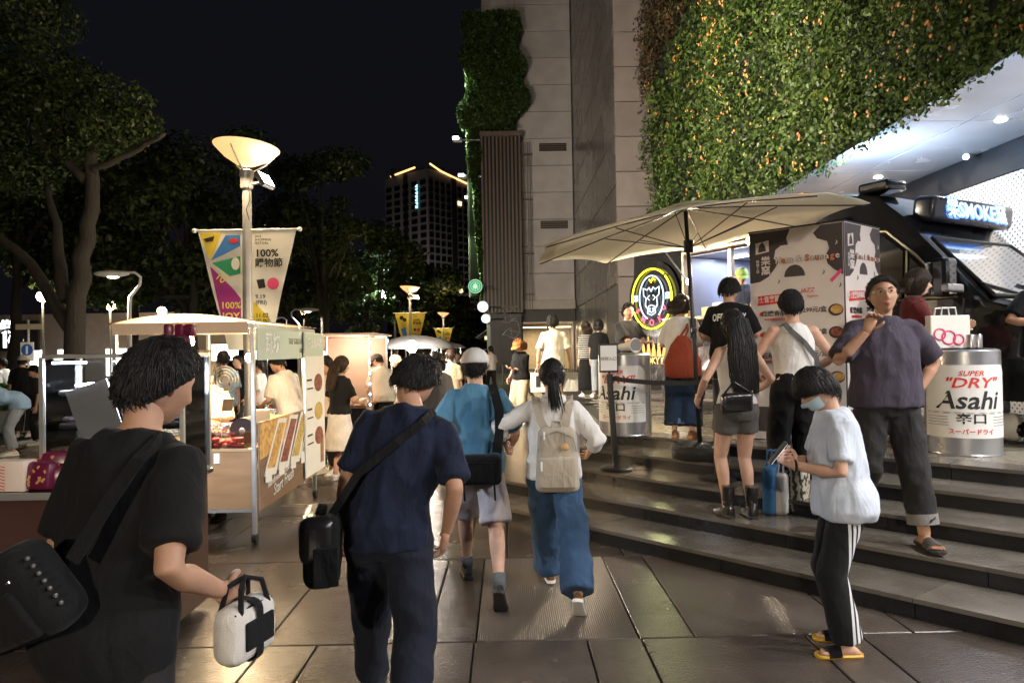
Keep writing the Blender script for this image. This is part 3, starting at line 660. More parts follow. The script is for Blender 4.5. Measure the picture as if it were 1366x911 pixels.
def lamp_post(Y, px, label, ban=None, flood=None, energy=160, z_head=4.62, X=None):
    x = at(px, 468, Y).x if X is None else X
    t = thing('street_lamp', label, 'street lamp', (x, Y, 0), group='disc topped lamp posts along the walkway')
    MB().lathe([(0.17, 0), (0.17, 0.03), (0.10, 0.05), (0.070, 0.3), (0.064, 4.0), (0.058, 4.1)], n=20).build('pole', m_pole, t, smooth=40)
    MB().lathe([(0.085, 4.08), (0.09, 4.12), (0.09, 4.24), (0.10, 4.26), (0.10, 4.34), (0.05, 4.36)], n=20).build('collar', m_pole, t, smooth=40)
    rt = M.Rotation(R(-2), 3, 'X') @ M.Rotation(R(4), 3, 'Y'); zc = z_head
    o = MB(); o.loft([[rt @ V((r * cos(2 * pi * k / 40), r * sin(2 * pi * k / 40), z)) + V((0, 0, zc)) for k in range(40)] for r, z in ((0.03, -0.22), (0.15, -0.185), (0.31, -0.09), (0.46, 0.05), (0.465, 0.065), (0.31, -0.06), (0.15, -0.15), (0.03, -0.18))])
    o.build('dish', m_dish, t, smooth=50)
    for a in (20, 140, 260):
        o = MB(); e = rt @ V((0.40 * cos(R(a)), 0.40 * sin(R(a)), 0.0)) + V((0, 0, zc - 0.012)); s_ = V((0.085 * cos(R(a)), 0.085 * sin(R(a)), 4.32))
        o.tube([s_, s_.lerp(e, 0.55) + V((0, 0, -0.03)), e], 0.014, 6); o.build('dish_arm', m_pole, t)
    MB().lathe([(0.001, 0), (0.05, 0.02), (0.055, 0.08), (0.001, 0.12)], (0, 0, zc - 0.1), 16).build('burner', m_core, t, smooth=True)
    light('lamp_bulb', 'POINT', (0, 0, zc + 0.22), energy * 0.35, (1, 0.70, 0.36), 0.12, t)
    light('lamp_glow', 'SPOT', (0, 0, zc - 0.24), energy, (1, 0.72, 0.40), 0.35, t, (0, 0, 0), 165, 0.6)
    if flood:
        fl = MB(); p = V((0.28, -0.06, 4.18)); rr = M.Rotation(R(flood[0]), 3, 'Z') @ M.Rotation(R(-32), 3, 'X')
        fl.rbox(p, (0.30, 0.07, 0.24), 0.012, 2, rr); fb = fl.build('floodlight', m_black, t)
        o = MB(); o.box(p + rr @ V((0, -0.038, 0)), (0.25, 0.006, 0.19), rr); o.build('lens', emit('flood_lens', (1, 0.96, 0.85), 30), fb)
        o = MB(); o.bar((0.07, 0, 4.14), p + V((0, 0.05, 0)), 0.018); o.build('bracket', m_pole, fb)
        o = MB(); o.tube([(0.05, -0.075, 4.1), (0.075, -0.08, 3.9), (0.02, -0.085, 3.75), (0.06, -0.082, 3.6)], 0.006, 5); o.build('cable', m_black, t)
        light('flood_beam', 'SPOT', p + rr @ V((0, -0.06, 0)), flood[1], (1, 0.86, 0.66), 0.12, t, V(flood[2]) - V((x, Y, 0)), 125, 0.8)
    if ban:
        zb = 3.47
        MB().bar((-0.76, -0.01, zb), (0.76, -0.01, zb), 0.016).build('banner_rod', m_white, t)
        for sx in (-1, 1): MB().ball((0.77 * sx, -0.01, zb), 0.035).build('rod_knob', m_white, t, smooth=True)
        for sx in (-1, 1):
            rows = []
            for i in range(13):
                z = zb - 1.75 * i / 12; k = i / 12; xo = 0.72 - 0.42 * k; rows.append((z, xo))
            vs = []; fs = []
            for z, xo in rows:
                for j in range(7): q = 0.07 + (xo - 0.07) * j / 6; vs.append((sx * q, -0.012 + 0.018 * sin(q * 13 + z * 1.5) * (zb - z), z))
            for i in range(12):
                for j in range(6): a = i * 7 + j; fs.append((a, a + 1, a + 8, a + 7))
            bo = MB().add(vs, fs).build('banner', m_bnw if ban == 1 or sx == 2 else m_bny, t, smooth=True)
            yo = -0.045
            if ban == 1 and sx == -1:
                for nm, mm, poly in (('print_patch', m_bny, [(-0.68, zb - 0.040), (-0.36, zb - 0.040), (-0.53, zb - 0.440)]), ('print_patch', m_bblu, [(-0.52, zb - 0.448), (-0.30, zb - 0.080), (-0.09, zb - 0.080), (-0.09, zb - 0.240)]),
                                     ('print_patch', m_bgrn, [(-0.50, zb - 0.480), (-0.09, zb - 0.384), (-0.09, zb - 0.640), (-0.25, zb - 0.672)]), ('print_patch', m_bpur, [(-0.53, zb - 0.528), (-0.24, zb - 0.816), (-0.09, zb - 1.000), (-0.09, zb - 1.344), (-0.36, zb - 1.344)]),
                                     ('print_patch', m_bny, [(-0.37, zb - 1.352), (-0.09, zb - 1.352), (-0.09, zb - 1.396), (-0.35, zb - 1.396)])):
                    flat(poly, yo).build(nm, mm, bo)
                flat(circ(-0.16, zb - 0.496, 0.06, rz=0.09), yo - 0.004).build('print_patch', m_bnw, bo); flat(circ(-0.18, zb - 0.160, 0.075, rz=0.035), yo - 0.004).build('print_patch', m_red, bo)
                flat([(-0.62, zb - 0.128), (-0.46, zb - 0.088), (-0.48, zb - 0.160), (-0.58, zb - 0.176)], yo - 0.004).build('print_patch', m_ink, bo)
                text('10', 0.15, m_yel2, bo, plane_mw((-0.38, yo - 0.006, zb - 0.704), (0.7, 0, -0.55), (0.5, 0, 0.8)), bold=0.01)
                text('100%', 0.135, m_yel2, bo, plane_mw((-0.235, yo - 0.006, zb - 1.104), (1, 0, 0)), bold=0.012); text('JOY', 0.15, m_yel2, bo, plane_mw((-0.235, yo - 0.006, zb - 1.264), (1, 0, 0)), bold=0.015)
            elif sx == 1:
                text('2025\nSHOPPING\nFESTIVAL', 0.05, m_ink, bo, plane_mw((0.12, yo, zb - 0.152), (1, 0, 0)), align='LEFT', bold=0.01)
                text('100%', 0.15, m_ink, bo, plane_mw((0.12, yo, zb - 0.352), (1, 0, 0)), align='LEFT', bold=0.022, sx=1.05); text('購物節', 0.135, m_ink, bo, plane_mw((0.12, yo, zb - 0.496), (1, 0, 0)), align='LEFT', bold=0.018)
                flat([(0.14, zb - 0.736), (0.25, zb - 0.720), (0.27, zb - 0.848), (0.17, zb - 0.864)], yo).build('print_patch', m_ink, bo); flat(circ(0.38, zb - 0.792, 0.085), yo).build('print_patch', m_pink, bo)
                if ban == 1: flat([(0.08, zb - 1.040), (0.31, zb - 1.280), (0.30, zb - 1.392), (0.08, zb - 1.392)], yo + 0.012).build('print_patch', m_bny, bo)
                text('9.19\n(FRI)', 0.085, m_ink, bo, plane_mw((0.12, yo, zb - 1.024), (1, 0, 0)), align='LEFT', bold=0.012); text('11.02\n(SUN)', 0.085, m_ink, bo, plane_mw((0.12, yo, zb - 1.296), (1, 0, 0)), align='LEFT', bold=0.012)
            else:
                flat(circ(-0.40, zb - 0.224, 0.10), yo).build('print_patch', m_ink, bo); flat(circ(-0.26, zb - 0.320, 0.09), yo).build('print_patch', m_ink, bo); flat([(-0.45, zb - 0.760), (-0.22, zb - 0.640), (-0.12, zb - 1.200), (-0.30, zb - 1.200)], yo).build('print_patch', m_bblu, bo)
    return t
lamp_post(10.0, 332, 'lit disc topped lamp post carrying two white shopping festival banners and a floodlight', 1, (78, 4000, (4.4, 15.0, 4.2)), 240)
lamp_post(32.0, 548, 'lit disc topped lamp post with yellow banners beside the far tents', 2, (40, 150, (0, 20, 0)), 260)
lamp_post(54.0, 592, 'lit disc topped lamp post with dull yellow banners beyond the tents', 2, None, 260)
lamp_post(76.0, 609, 'small distant disc topped lamp post at the end of the walkway', None, None, 260)
lamp_post(-9.0, 0, 'lit disc topped lamp post behind the camera on the same row', None, (178, 1500, (0.6, 5.0, 0.3)), 420, X=-2.6)
m_spark = emit('warm_globe', (1.0, 0.70, 0.34), 26)
for px, py, Y in ((57, 397, 34), (147, 409, 40), (216, 416, 44), (270, 424, 50), (420, 452, 60), (405, 416, 58)):
    p = at(px, py, Y); t = thing('park_lamp', 'small warm globe lamp on a thin post among the dark trees', 'park lamp', (p.x, p.y, 0), group='warm globe lamps in the park')
    MB().lathe([(0.09, 0), (0.05, 0.2), (0.05, p.z - 0.1), (0.12, p.z - 0.08), (0.12, p.z - 0.05)], n=10).build('post', m_pole, t); MB().ball((0, 0, p.z + 0.05), 0.27).build('globe', m_spark, t, smooth=True)
    light('globe_lamp', 'POINT', (0, -0.3, p.z), 150, (1, 0.74, 0.42), 0.2, t)
for px, py, Y, s_, lab in ((160, 366, 18, 1, 'white swan neck street lamp in front of the dark trees'), (366, 425, 30, 1, 'far white swan neck street lamp behind the first stall'), (405, 414, 30, -1, 'far white swan neck lamp left of the second stall')):
    p = at(px, py, Y); t = thing('swan_neck_lamp', lab, 'street lamp', (p.x + 0.24 * s_, p.y, 0))
    o = MB(); o.tube([(0, 0, 0), (0, 0, p.z - 0.9), (0.02, 0, p.z - 0.6), (0.28 * s_, 0, p.z - 0.28), (0.30 * s_, 0, p.z - 0.08), (0.15 * s_, 0, p.z + 0.04), (-0.1 * s_, 0, p.z + 0.05)], [0.06, 0.05, 0.045, 0.04, 0.038, 0.035, 0.035], 10); o.build('post', m_white, t, smooth=True)
    o = MB(); o.ball((-0.45 * s_, 0, p.z + 0.02), (0.48, 0.18, 0.09), 18, 8); o.build('shade', m_white, t, smooth=True); MB().ball((-0.42 * s_, 0, p.z - 0.06), (0.16, 0.1, 0.05)).build('lens', emit('soft_lens', (1, 0.85, 0.6), 3), t, smooth=True); light('swan_lamp', 'SPOT', (-0.42 * s_, 0, p.z - 0.14), 520, (1, 0.86, 0.66), 0.1, t, (-0.42 * s_, 0, 0), 160, 0.6)
p = at(514, 393, 44); t = thing('street_light', 'glaring white street light among the trees', 'street lamp', (p.x + 0.6, p.y, 0)); MB().tube([(0, 0, 0), (0, 0, p.z - 0.3), (-0.2, 0, p.z), (-0.6, 0, p.z + 0.1)], 0.06, 8).build('post', m_pole, t)
MB().ball((-0.6, -0.1, p.z), (0.34, 0.2, 0.26)).build('lamp_head', emit('cold_white', (0.82, 1.0, 0.92), 40), t, smooth=True); light('cold_lamp', 'POINT', (-0.6, -0.5, p.z), 700, (0.85, 1, 0.9), 0.2, t)

# ------------------------------------------------------------------ food cart with the vegetable print
m_alu = mat('aluminium', (0.62, 0.62, 0.61), 0.35, 0.8, var=0.06); m_wood = mat('cart_wood', (0.30, 0.165, 0.075), 0.5, var=0.15, vscale=3, stretch=(1, 1, 6))
m_tarp = mat('canvas_tarp', (0.66, 0.50, 0.36), 0.8, var=0.08); m_sage = mat('sage_board', (0.50, 0.56, 0.47), 0.6, var=0.04); m_paper = mat('paper_white', (0.76, 0.73, 0.68), 0.7, var=0.05)
m_bulb = emit('warm_bulb', (1.0, 0.72, 0.38), 30); m_cold = emit('cold_tube', (0.75, 0.86, 1.0), 12)
def foodmat(name, c1, c2, c3, sc=26):
    if name in MATS: return MATS[name]
    m = mat(name, c1, 0.5, var=0); n, l = nodes_of(m); tc = n.new('ShaderNodeTexCoord'); v = n.new('ShaderNodeTexVoronoi'); v.inputs['Scale'].default_value = sc; l.new(tc.outputs['Object'], v.inputs[0])
    r = n.new('ShaderNodeValToRGB'); e = r.color_ramp.elements; e[0].color = (*c1, 1); e[1].color = (*c3, 1); e.new(0.45).color = (*c2, 1); l.new(v.outputs['Color'], r.inputs[0]); l.new(r.outputs[0], n['Principled BSDF'].inputs['Base Color']); return m
f_gold = foodmat('food_golden', (0.34, 0.15, 0.03), (0.62, 0.34, 0.09), (0.74, 0.50, 0.20)); f_dark = foodmat('food_dark', (0.09, 0.02, 0.02), (0.24, 0.06, 0.04), (0.40, 0.16, 0.10), 34); f_noo = foodmat('food_noodle', (0.45, 0.24, 0.04), (0.66, 0.46, 0.14), (0.28, 0.22, 0.05), 40)
CX, CY = -2.22, 6.0
cart = thing('food_cart', 'small wooden food cart with a food photo side panel and sage green valance', 'food cart', (CX - 0.6, CY + 0.95, 0)); CO = V(cart.location)
def cb(name, m, a, b, r=0, parent=None): 
    o = MB()
    if r: o.rbox((V(a) + V(b)) / 2 - CO, [abs(q) for q in (V(b) - V(a))], r, 2)
    else: o.bb(V(a) - CO, V(b) - CO)
    return o.build(name, m, parent or cart)
XL = CX - 1.2; YF = CY + 1.87
for x, y in ((CX, CY), (CX, YF), (XL, CY), (XL, YF)): cb('post', m_alu, (x - 0.018, y - 0.018, 0.06), (x + 0.018, y + 0.018, 1.92), 0.004)
for x, y in ((CX, CY), (CX, YF), (XL, CY), (XL, YF)):
    MB().tube([V((x - 0.02, y, 0.045)) - CO, V((x + 0.02, y, 0.045)) - CO], 0.045, 12).build('caster', m_black, cart)
for a, b in (((XL, CY - 0.02, 1.885), (CX + 0.02, CY + 0.02, 1.925)), ((XL, YF - 0.02, 1.885), (CX, YF + 0.02, 1.925)), ((CX - 0.015, CY + 0.025, 1.885), (CX + 0.022, YF - 0.025, 1.925)), ((XL - 0.02, CY + 0.025, 1.885), (XL + 0.015, YF - 0.025, 1.925))): cb('roof_rail', m_alu, a, b)
o = MB(); vs = []; fs = []
for i in range(13):
    for j in range(13):
        u, v = i / 12, j / 12; vs.append(V((XL - 0.05 + (CX + 0.06 - XL + 0.05) * u, CY - 0.06 + (YF - CY + 0.12) * v, 1.935 + 0.16 * sin(pi * u) * 0.5 - 0.05 * abs(sin(3 * pi * v)) * sin(pi * u))) - CO)
for i in range(12):
    for j in range(12): a = i * 13 + j; fs.append((a, a + 1, a + 14, a + 13))
o.add(vs, fs); o.build('tarp_roof', m_tarp, cart, smooth=True)
cb('tarp_skirt', m_tarp, (XL, CY - 0.045, 1.84), (CX - 0.03, CY - 0.028, 1.94))
cb('counter_front', m_wood, (XL + 0.03, CY + 0.03, 0.30), (CX - 0.025, CY + 0.05, 0.80)); cb('counter_top', mat('counter_wood', (0.42, 0.27, 0.14), 0.45, var=0.1), (XL + 0.02, CY + 0.02, 0.80), (CX - 0.02, YF - 0.02, 0.825), 0.004); cb('base_rail', m_alu, (XL, CY + 0.0, 0.275), (CX - 0.02, CY + 0.025, 0.30)); cb('price_tag', m_paper, (CX - 0.36, CY + 0.018, 0.70), (CX - 0.31, CY + 0.028, 0.79))
cb('counter_left', m_wood, (XL + 0.03, CY + 0.06, 0.30), (XL + 0.05, YF - 0.03, 0.79))
va = cb('valance', m_sage, (CX + 0.024, CY + 0.02, 1.60), (CX + 0.036, YF - 0.25, 1.885)); XV = CX + 0.039
text('蔬坊', 0.20, m_white, va, plane_mw(V((XV, CY + 0.40, 1.745)) - CO, (0, 1, 0)), bold=0.01); text('THE GREENERY', 0.085, mat('print_taupe', (0.33, 0.34, 0.26), 0.7), va, plane_mw(V((XV, CY + 1.16, 1.775)) - CO, (0, 1, 0)), bold=0.008); text('蔬食坊', 0.05, MATS['print_taupe'], va, plane_mw(V((XV, CY + 1.30, 1.68)) - CO, (0, 1, 0)))
pn = cb('print_panel', mat('print_wood', (0.20, 0.12, 0.07), 0.55, var=0.2, vscale=4, stretch=(1, 1, 8)), (CX + 0.022, CY + 0.03, 0.28), (CX + 0.034, YF - 0.03, 1.05)); XP = CX + 0.036
def onp(poly, dx=0.0, m=None, par=None):
    return MB().prism(poly, lambda u, v, w_: V((XP + dx + w_, CY + u, v)) - CO, 0.002).build('food_print', m, par or pn)
onp([(0.04, 0.72), (0.95, 0.80), (1.0, 1.045), (0.04, 1.045)], 0.0, f_gold)
for i, (u, fm_) in enumerate(((0.42, f_gold), (0.78, f_dark), (1.14, f_noo), (1.48, f_noo))):
    tr = onp([(u - 0.30, 0.56), (u + 0.02, 0.53), (u + 0.36, 1.02), (u + 0.10, 1.04)], 0.004, m_paper)
    onp([(u - 0.22, 0.62), (u - 0.02, 0.60), (u + 0.30, 0.98), (u + 0.12, 1.0)], 0.008, fm_, tr)
    onp([(u - 0.28, 0.50), (u - 0.12, 0.49), (u - 0.12, 0.60), (u - 0.28, 0.61)], 0.012, m_paper, tr)
text('Start Fresh', 0.15, m_white, pn, plane_mw(V((XP + 0.006, CY + 0.66, 0.42)) - CO, (0, 1, 0.12), (0, -0.1, 1)), shear=0.3, sx=0.9); [text(wd_, 0.09, m_white, pn, plane_mw(V((XP + 0.006, CY + cy_, 0.51 + cz_)) - CO, (0, 1, 0.12)), shear=0.3) for wd_, cy_, cz_ in (('handmade', 0.40, -0.02), ('salad', 0.78, 0.025))]
MB().tube([V((CX - 0.32, CY + 0.75, 1.9)) - CO, V((CX - 0.32, CY + 0.75, 1.66)) - CO], 0.008, 6).build('bulb_cord', m_black, cart); MB().ball(V((CX - 0.32, CY + 0.75, 1.62)) - CO, (0.032, 0.032, 0.045)).build('bulb', m_bulb, cart, smooth=True)
light('bulb_lamp', 'POINT', V((CX - 0.32, CY + 0.75, 1.55)) - CO, 60, (1, 0.74, 0.42), 0.05, cart)
light('bulb_lamp', 'POINT', V((CX - 0.7, CY + 0.35, 1.72)) - CO, 46, (1, 0.74, 0.42), 0.05, cart); MB().ball(V((CX - 0.7, CY + 0.35, 1.78)) - CO, (0.032, 0.032, 0.045)).build('bulb', m_bulb, cart, smooth=True)
# tall menu board at the far post
mb_ = thing('menu_board', 'tall narrow white board with food pictures on the far post of the wooden cart', 'menu board', (CX + 0.05, YF - 0.2, 0))
b_ = MB().bb((0, -0.35, 0.32), (0.014, 0.42, 1.88)).build('board', m_paper, mb_)
MB().bb((0.0145, -0.34, 1.62), (0.017, 0.41, 1.87)).build('header', m_sage, b_)
text('爵士音樂節', 0.11, m_white, b_, plane_mw((0.019, 0.03, 1.76), (0, 1, 0)), bold=0.01)
for i, (z, fm_) in enumerate(((1.32, f_dark), (1.0, f_noo), (0.72, f_dark))):
    MB().prism(circ(0.16, z, 0.16, rz=0.10), lambda u, v, w_: V((0.0145 + w_, u, v)), 0.004).build('food_picture', fm_, b_); MB().bb((0.0145, -0.28, z - 0.06), (0.018, -0.06, z - 0.045)).build('price_line', m_ink, b_); MB().bb((0.0145, -0.28, z + 0.03), (0.018, -0.1, z + 0.05)).build('price_line', m_ink, b_)
for z in (0.40, ): MB().bb((0.0145, 0.22, z), (0.018, 0.34, z + 0.3)).build('bottle_picture', m_wood, b_)
# goods on the cart
def pack(c, d, rz, m, name, label, cat, group=None, r=0.012, tilt=0):
    t = MB(); t.rbox((0, 0, d[2] / 2), d, r, 2); o = t.build(name, m, None, smooth=40); o.location = c; o.rotation_euler = (R(tilt), 0, R(rz)); return tag(o, label, cat, group)
m_clear = glass('clear_plastic', (0.92, 0.93, 0.95), 0.35, 0.12)
zc = 0.826
bxp = thing('plastic_tub', 'clear plastic tub of red packets on the wooden cart', 'tub', (CX - 0.28, CY + 0.17, zc))
o = MB(); w_, d_, h_ = 0.34, 0.22, 0.13
for a, b in (((-w_/2, -d_/2, 0), (w_/2, -d_/2+.004, h_)), ((-w_/2, d_/2-.004, 0), (w_/2, d_/2, h_)), ((-w_/2, -d_/2+.005, 0), (-w_/2+.004, d_/2-.005, h_)), ((w_/2-.004, -d_/2+.005, 0), (w_/2, d_/2-.005, h_))): o.bb(a, b)
o.build('walls', m_clear, bxp); MB().bb((-w_/2, -d_/2, h_ + 0.001), (w_/2, -d_/2 + 0.012, h_ + 0.012)).build('rim', m_clear, bxp); MB().bb((-w_/2 + .005, -d_/2 + .005, 0.0), (w_/2 - .005, d_/2 - .005, 0.004)).build('floor', m_clear, bxp)
for i in range(9): pack((CX - 0.28 + random.uniform(-0.12, 0.12), CY + 0.17 + random.uniform(-0.06, 0.06), zc + 0.006 + 0.028 * (i // 3)), (0.10, 0.06, 0.026), random.uniform(0, 180), m_red, 'red_packet', 'small red snack packet inside the clear tub', 'packet', 'red packets in the tub')
m_rice = ramp_mat('mixed_sweets', [(0.5, 0.05, 0.06), (0.7, 0.6, 0.55), (0.15, 0.2, 0.45), (0.6, 0.4, 0.1), (0.3, 0.05, 0.2)])
sw = thing('sweets_tray', 'low tray heaped with colourful wrapped sweets on the wooden cart', 'tray', (CX - 0.55, CY + 0.5, zc)); MB().rbox((0, 0, 0.03), (0.42, 0.34, 0.06), 0.01).build('tray', m_clear, sw)
o = MB()
for i in range(150): o.rbox((random.uniform(-0.18, 0.18), random.uniform(-0.14, 0.14), 0.07 + random.uniform(0, 0.10)), (0.035, 0.025, 0.016), 0.004, 1, M.Rotation(random.uniform(0, 6), 3, V((random.random(), random.random(), random.random()))))
tag(o.build('sweets', m_rice, sw), kind='stuff')
t = thing('round_speaker', 'black round tin lying on its side on the wooden cart', 'tin', (CX - 0.24, CY + 0.42, zc + 0.12)); t.name = 'round_tin'
o = MB(); o.tube([(0, -0.06, 0), (0, 0.24, 0)], 0.118, 24); o.build('shell', m_black, t, smooth=40); o = MB(); o.tube([(0, -0.063, 0), (0, -0.075, 0)], [0.03, 0.02], 14); o.build('cap', mat('tin_cap', (0.5, 0.5, 0.48), 0.3, 0.8), t)
m_kraft = mat('kraft_paper', (0.46, 0.34, 0.20), 0.8, var=0.1)
pack((CX - 0.12, CY + 0.52, zc), (0.16, 0.12, 0.30), 20, m_kraft, 'paper_bag', 'brown paper bag standing beside the black tin', 'paper bag')
tr = thing('bread_crate', 'white crate of long bread loaves on the wooden cart', 'crate', (CX - 0.22, CY + 1.15, zc)); o = MB(); o.bb((-0.22, -0.36, 0), (0.2, 0.36, 0.012)); 
for a, b in (((-0.22, -0.36, 0.013), (0.2, -0.345, 0.16)), ((-0.22, 0.345, 0.013), (0.2, 0.36, 0.16)), ((-0.22, -0.344, 0.013), (-0.205, 0.344, 0.16)), ((0.185, -0.344, 0.013), (0.2, 0.344, 0.16))): o.bb(a, b)
o.build('crate', m_white, tr)
m_bread = mat('bread_crust', (0.52, 0.30, 0.11), 0.6, var=0.25, vscale=12, bump=0.4, bscale=30)
for i in range(5):
    o = MB(); o.ball((0, 0, 0), (0.05, 0.29, 0.045), 12, 10); b_ = o.build('bread_loaf', m_bread, None, smooth=True); b_.location = (CX - 0.37 + i * 0.075, CY + 1.15 + random.uniform(-0.02, 0.02), zc + 0.14 + random.uniform(0, 0.02)); tag(b_, 'long golden bread loaf lying in the white crate', 'bread', 'loaves in the white crate')
fn = thing('desk_fan', 'black round fan clipped to the wooden cart', 'fan', (CX - 0.62, CY + 0.95, 1.40)); o = MB()
for rr in (0.05, 0.08, 0.11, 0.14): o.tube([V((rr * cos(a * pi / 12), -0.05, rr * sin(a * pi / 12))) for a in range(25)], 0.004, 5)
o.build('cage', m_black, fn); o = MB()
for a in range(4): o.box((0.06 * cos(a * pi / 2), -0.01, 0.06 * sin(a * pi / 2)), (0.09, 0.006, 0.05), M.Rotation(-a * pi / 2, 3, 'Y'))
o.build('blades', m_black, fn); o = MB(); o.tube([(0, -0.02, 0), (0, 0.09, 0)], [0.045, 0.03], 12); o.build('motor', m_black, fn); o = MB(); o.bar((0, 0.05, 0), (0, 0.05, -0.57), 0.012); o.build('stem', m_black, fn)

# ------------------------------------------------------------------ cart with the acrylic display case
DC = V((-2.70, 4.2, 0)); dcart = thing('snack_cart', 'dark brown snack cart with an aluminium edged counter', 'food cart', DC)
m_brown = mat('cart_brown', (0.060, 0.026, 0.020), 0.4, var=0.12, vscale=3)
MB().rbox((0, -0.03, 0.47), (1.44, 0.72, 0.82), 0.01).build('body', m_brown, dcart); MB().rbox((0, -0.03, 0.895), (1.50, 0.76, 0.03), 0.006).build('counter', mat('counter_dark', (0.05, 0.03, 0.026), 0.25, coat=0.4), dcart); MB().bb((-0.75, -0.418, 0.872), (0.75, -0.412, 0.912)).build('edge_trim', m_alu, dcart)
for x in (-0.6, 0.6):
    for y in (-0.25, 0.25): MB().tube([(x - 0.02, y, 0.04), (x + 0.02, y, 0.04)], 0.045, 12).build('caster', m_black, dcart)
X0, X1, Y0, Y1, Z0, Z1 = -2.80, -1.96, 4.14, 4.50, 0.912, 1.655
dc = thing('display_case', 'glass heated display case with aluminium corners and shelves of trays', 'display case', ((X0 + X1) / 2, (Y0 + Y1) / 2, Z0)); hx, hy, hz = (X1 - X0) / 2, (Y1 - Y0) / 2, Z1 - Z0
for x in (-hx, hx):
    for y in (-hy, hy): MB().box((x, y, hz / 2), (0.024, 0.024, hz)).build('corner_post', m_alu, dc)
for z in (0.012, hz + 0.002):
    for y in (-hy, hy): MB().box((0, y, z), (2 * hx - 0.026, 0.024, 0.022)).build('rail', m_alu, dc)
    for x in (-hx, hx): MB().box((x, 0, z), (0.022, 2 * hy - 0.026, 0.022)).build('rail', m_alu, dc)
m_case = glass('case_glass', (0.93, 0.95, 0.97), 0.08, 0.04)
for y in (-hy, hy): MB().box((0, y, hz / 2), (2 * hx - 0.03, 0.005, hz - 0.03)).build('pane', m_case, dc)
for x in (-hx, hx): MB().box((x, 0, hz / 2), (0.005, 2 * hy - 0.03, hz - 0.03)).build('pane', m_case, dc)
MB().box((0, 0, hz + 0.015), (2 * hx, 2 * hy, 0.006)).build('top_pane', m_case, dc)
m_tray = mat('black_tray', (0.02, 0.018, 0.018), 0.3)
f_skew = foodmat('food_skewers', (0.05, 0.035, 0.035), (0.14, 0.10, 0.11), (0.35, 0.30, 0.36), 60)
for i, z in enumerate((0.10, 0.30, 0.50)):
    sh = MB().box((0, 0, z), (2 * hx - 0.03, 2 * hy - 0.04, 0.006)).build('shelf', m_case, dc)
    for x in (-0.19, 0.19):
        o = MB(); o.rbox((x, 0, z + 0.022), (0.34, 0.26, 0.035), 0.012); trr = o.build('tray', m_tray, dc)
        o = MB()
        for q in range(16): o.rbox((x + random.uniform(-0.14, 0.14), random.uniform(-0.09, 0.09), z + 0.048 + random.uniform(0, 0.02)), (0.07, 0.045, 0.03), 0.012, 1, M.Rotation(random.uniform(0, 3), 3, 'Z'))
        tag(o.build('snacks', f_skew if i else f_gold, trr, smooth=True), kind='stuff')
for x in (-0.28, 0.24): MB().box((x, -hy + 0.04, hz - 0.035), (0.20, 0.016, 0.014)).build('light_tube', m_cold, dc)
light('case_lamp', 'AREA', (0, -0.05, hz - 0.05), 80, (0.8, 0.88, 1.0), 0.7, dc, (0, -0.05, 0), sy=0.2)
bp_ = MB(); bp_.box((0, 0, 0), (0.26, 0.01, 0.44), M.Rotation(R(-18), 3, 'Y')); o = bp_.build('menu_sheet', mat('dark_sheet', (0.30, 0.29, 0.31), 0.4), dc, loc=(-0.10, -hy + 0.02, 0.36))
for i, (px, py, Y, d, rz, lab) in enumerate(((74, 618, 3.98, (0.16, 0.07, 0.20), 8, 'purple patterned snack bag leaning on the display case'), (50, 640, 3.86, (0.20, 0.08, 0.16), -12, 'purple snack bag in front of the red carton'), (92, 640, 3.9, (0.18, 0.07, 0.13), 25, 'purple snack bag with a pale green label'), (118, 622, 4.0, (0.15, 0.07, 0.17), -15, 'purple snack bag below the display case corner'), (145, 640, 3.9, (0.18, 0.07, 0.15), 18, 'plump purple snack bag right of the spray bottle'), (172, 636, 3.95, (0.16, 0.07, 0.17), -6, 'upright purple snack bag at the middle of the snack cart'), (200, 640, 3.9, (0.18, 0.08, 0.13), 22, 'low purple snack bag near the right end of the snack cart'))):
    p = at(px, py, Y); b_ = pack((p.x, p.y, 0.911), d, rz, ramp_mat('purple_bag', [(0.11, 0.008, 0.035), (0.16, 0.012, 0.05)], 0.28), 'snack_bag', lab, 'snack bag', r=0.03, tilt=-8)
    o = MB()
    for q in range(14): o.box((random.uniform(-d[0] * .4, d[0] * .4), -d[1] / 2 - 0.001, random.uniform(0.03, d[2] - 0.03)), (0.012, 0.003, 0.018), M.Rotation(random.uniform(0, 3), 3, 'Y'))
    tag(o.build('gold_print', mat('gold_print', (0.55, 0.32, 0.10), 0.5), b_), kind='stuff')
    if i == 2: MB().prism(circ(0.04, 0.06, 0.04), lambda u, v, w_: V((u, -d[1] / 2 - 0.003 - w_, v)), 0.002).build('print_label', mat('lime_print', (0.35, 0.42, 0.05), 0.5), b_)
for px, py, Y, d, rz, mm, lab in ((18, 648, 3.88, (0.21, 0.10, 0.17), -6, mat('striped_carton', (0.72, 0.60, 0.52), 0.7), 'pale carton with fine red stripes on the snack cart'), (44, 632, 4.04, (0.12, 0.08, 0.15), 5, m_red, 'red carton with a golden snack picture')):
    p = at(px, py, Y); c_ = pack((p.x, p.y, 0.911), d, rz, mm, 'carton', lab, 'carton', r=0.006)
    if 'stripes' in lab:
        for q in range(8): MB().box((-0.05, -d[1] / 2 - 0.002, 0.02 + q * 0.018), (0.09, 0.002, 0.004), M.Rotation(R(12), 3, 'Y')).build('stripe', m_red, c_)
    else: MB().prism(circ(0, 0.075, 0.045), lambda u, v, w_: V((u, -d[1] / 2 - 0.003 - w_, v)), 0.002).build('snack_picture', f_gold, c_)
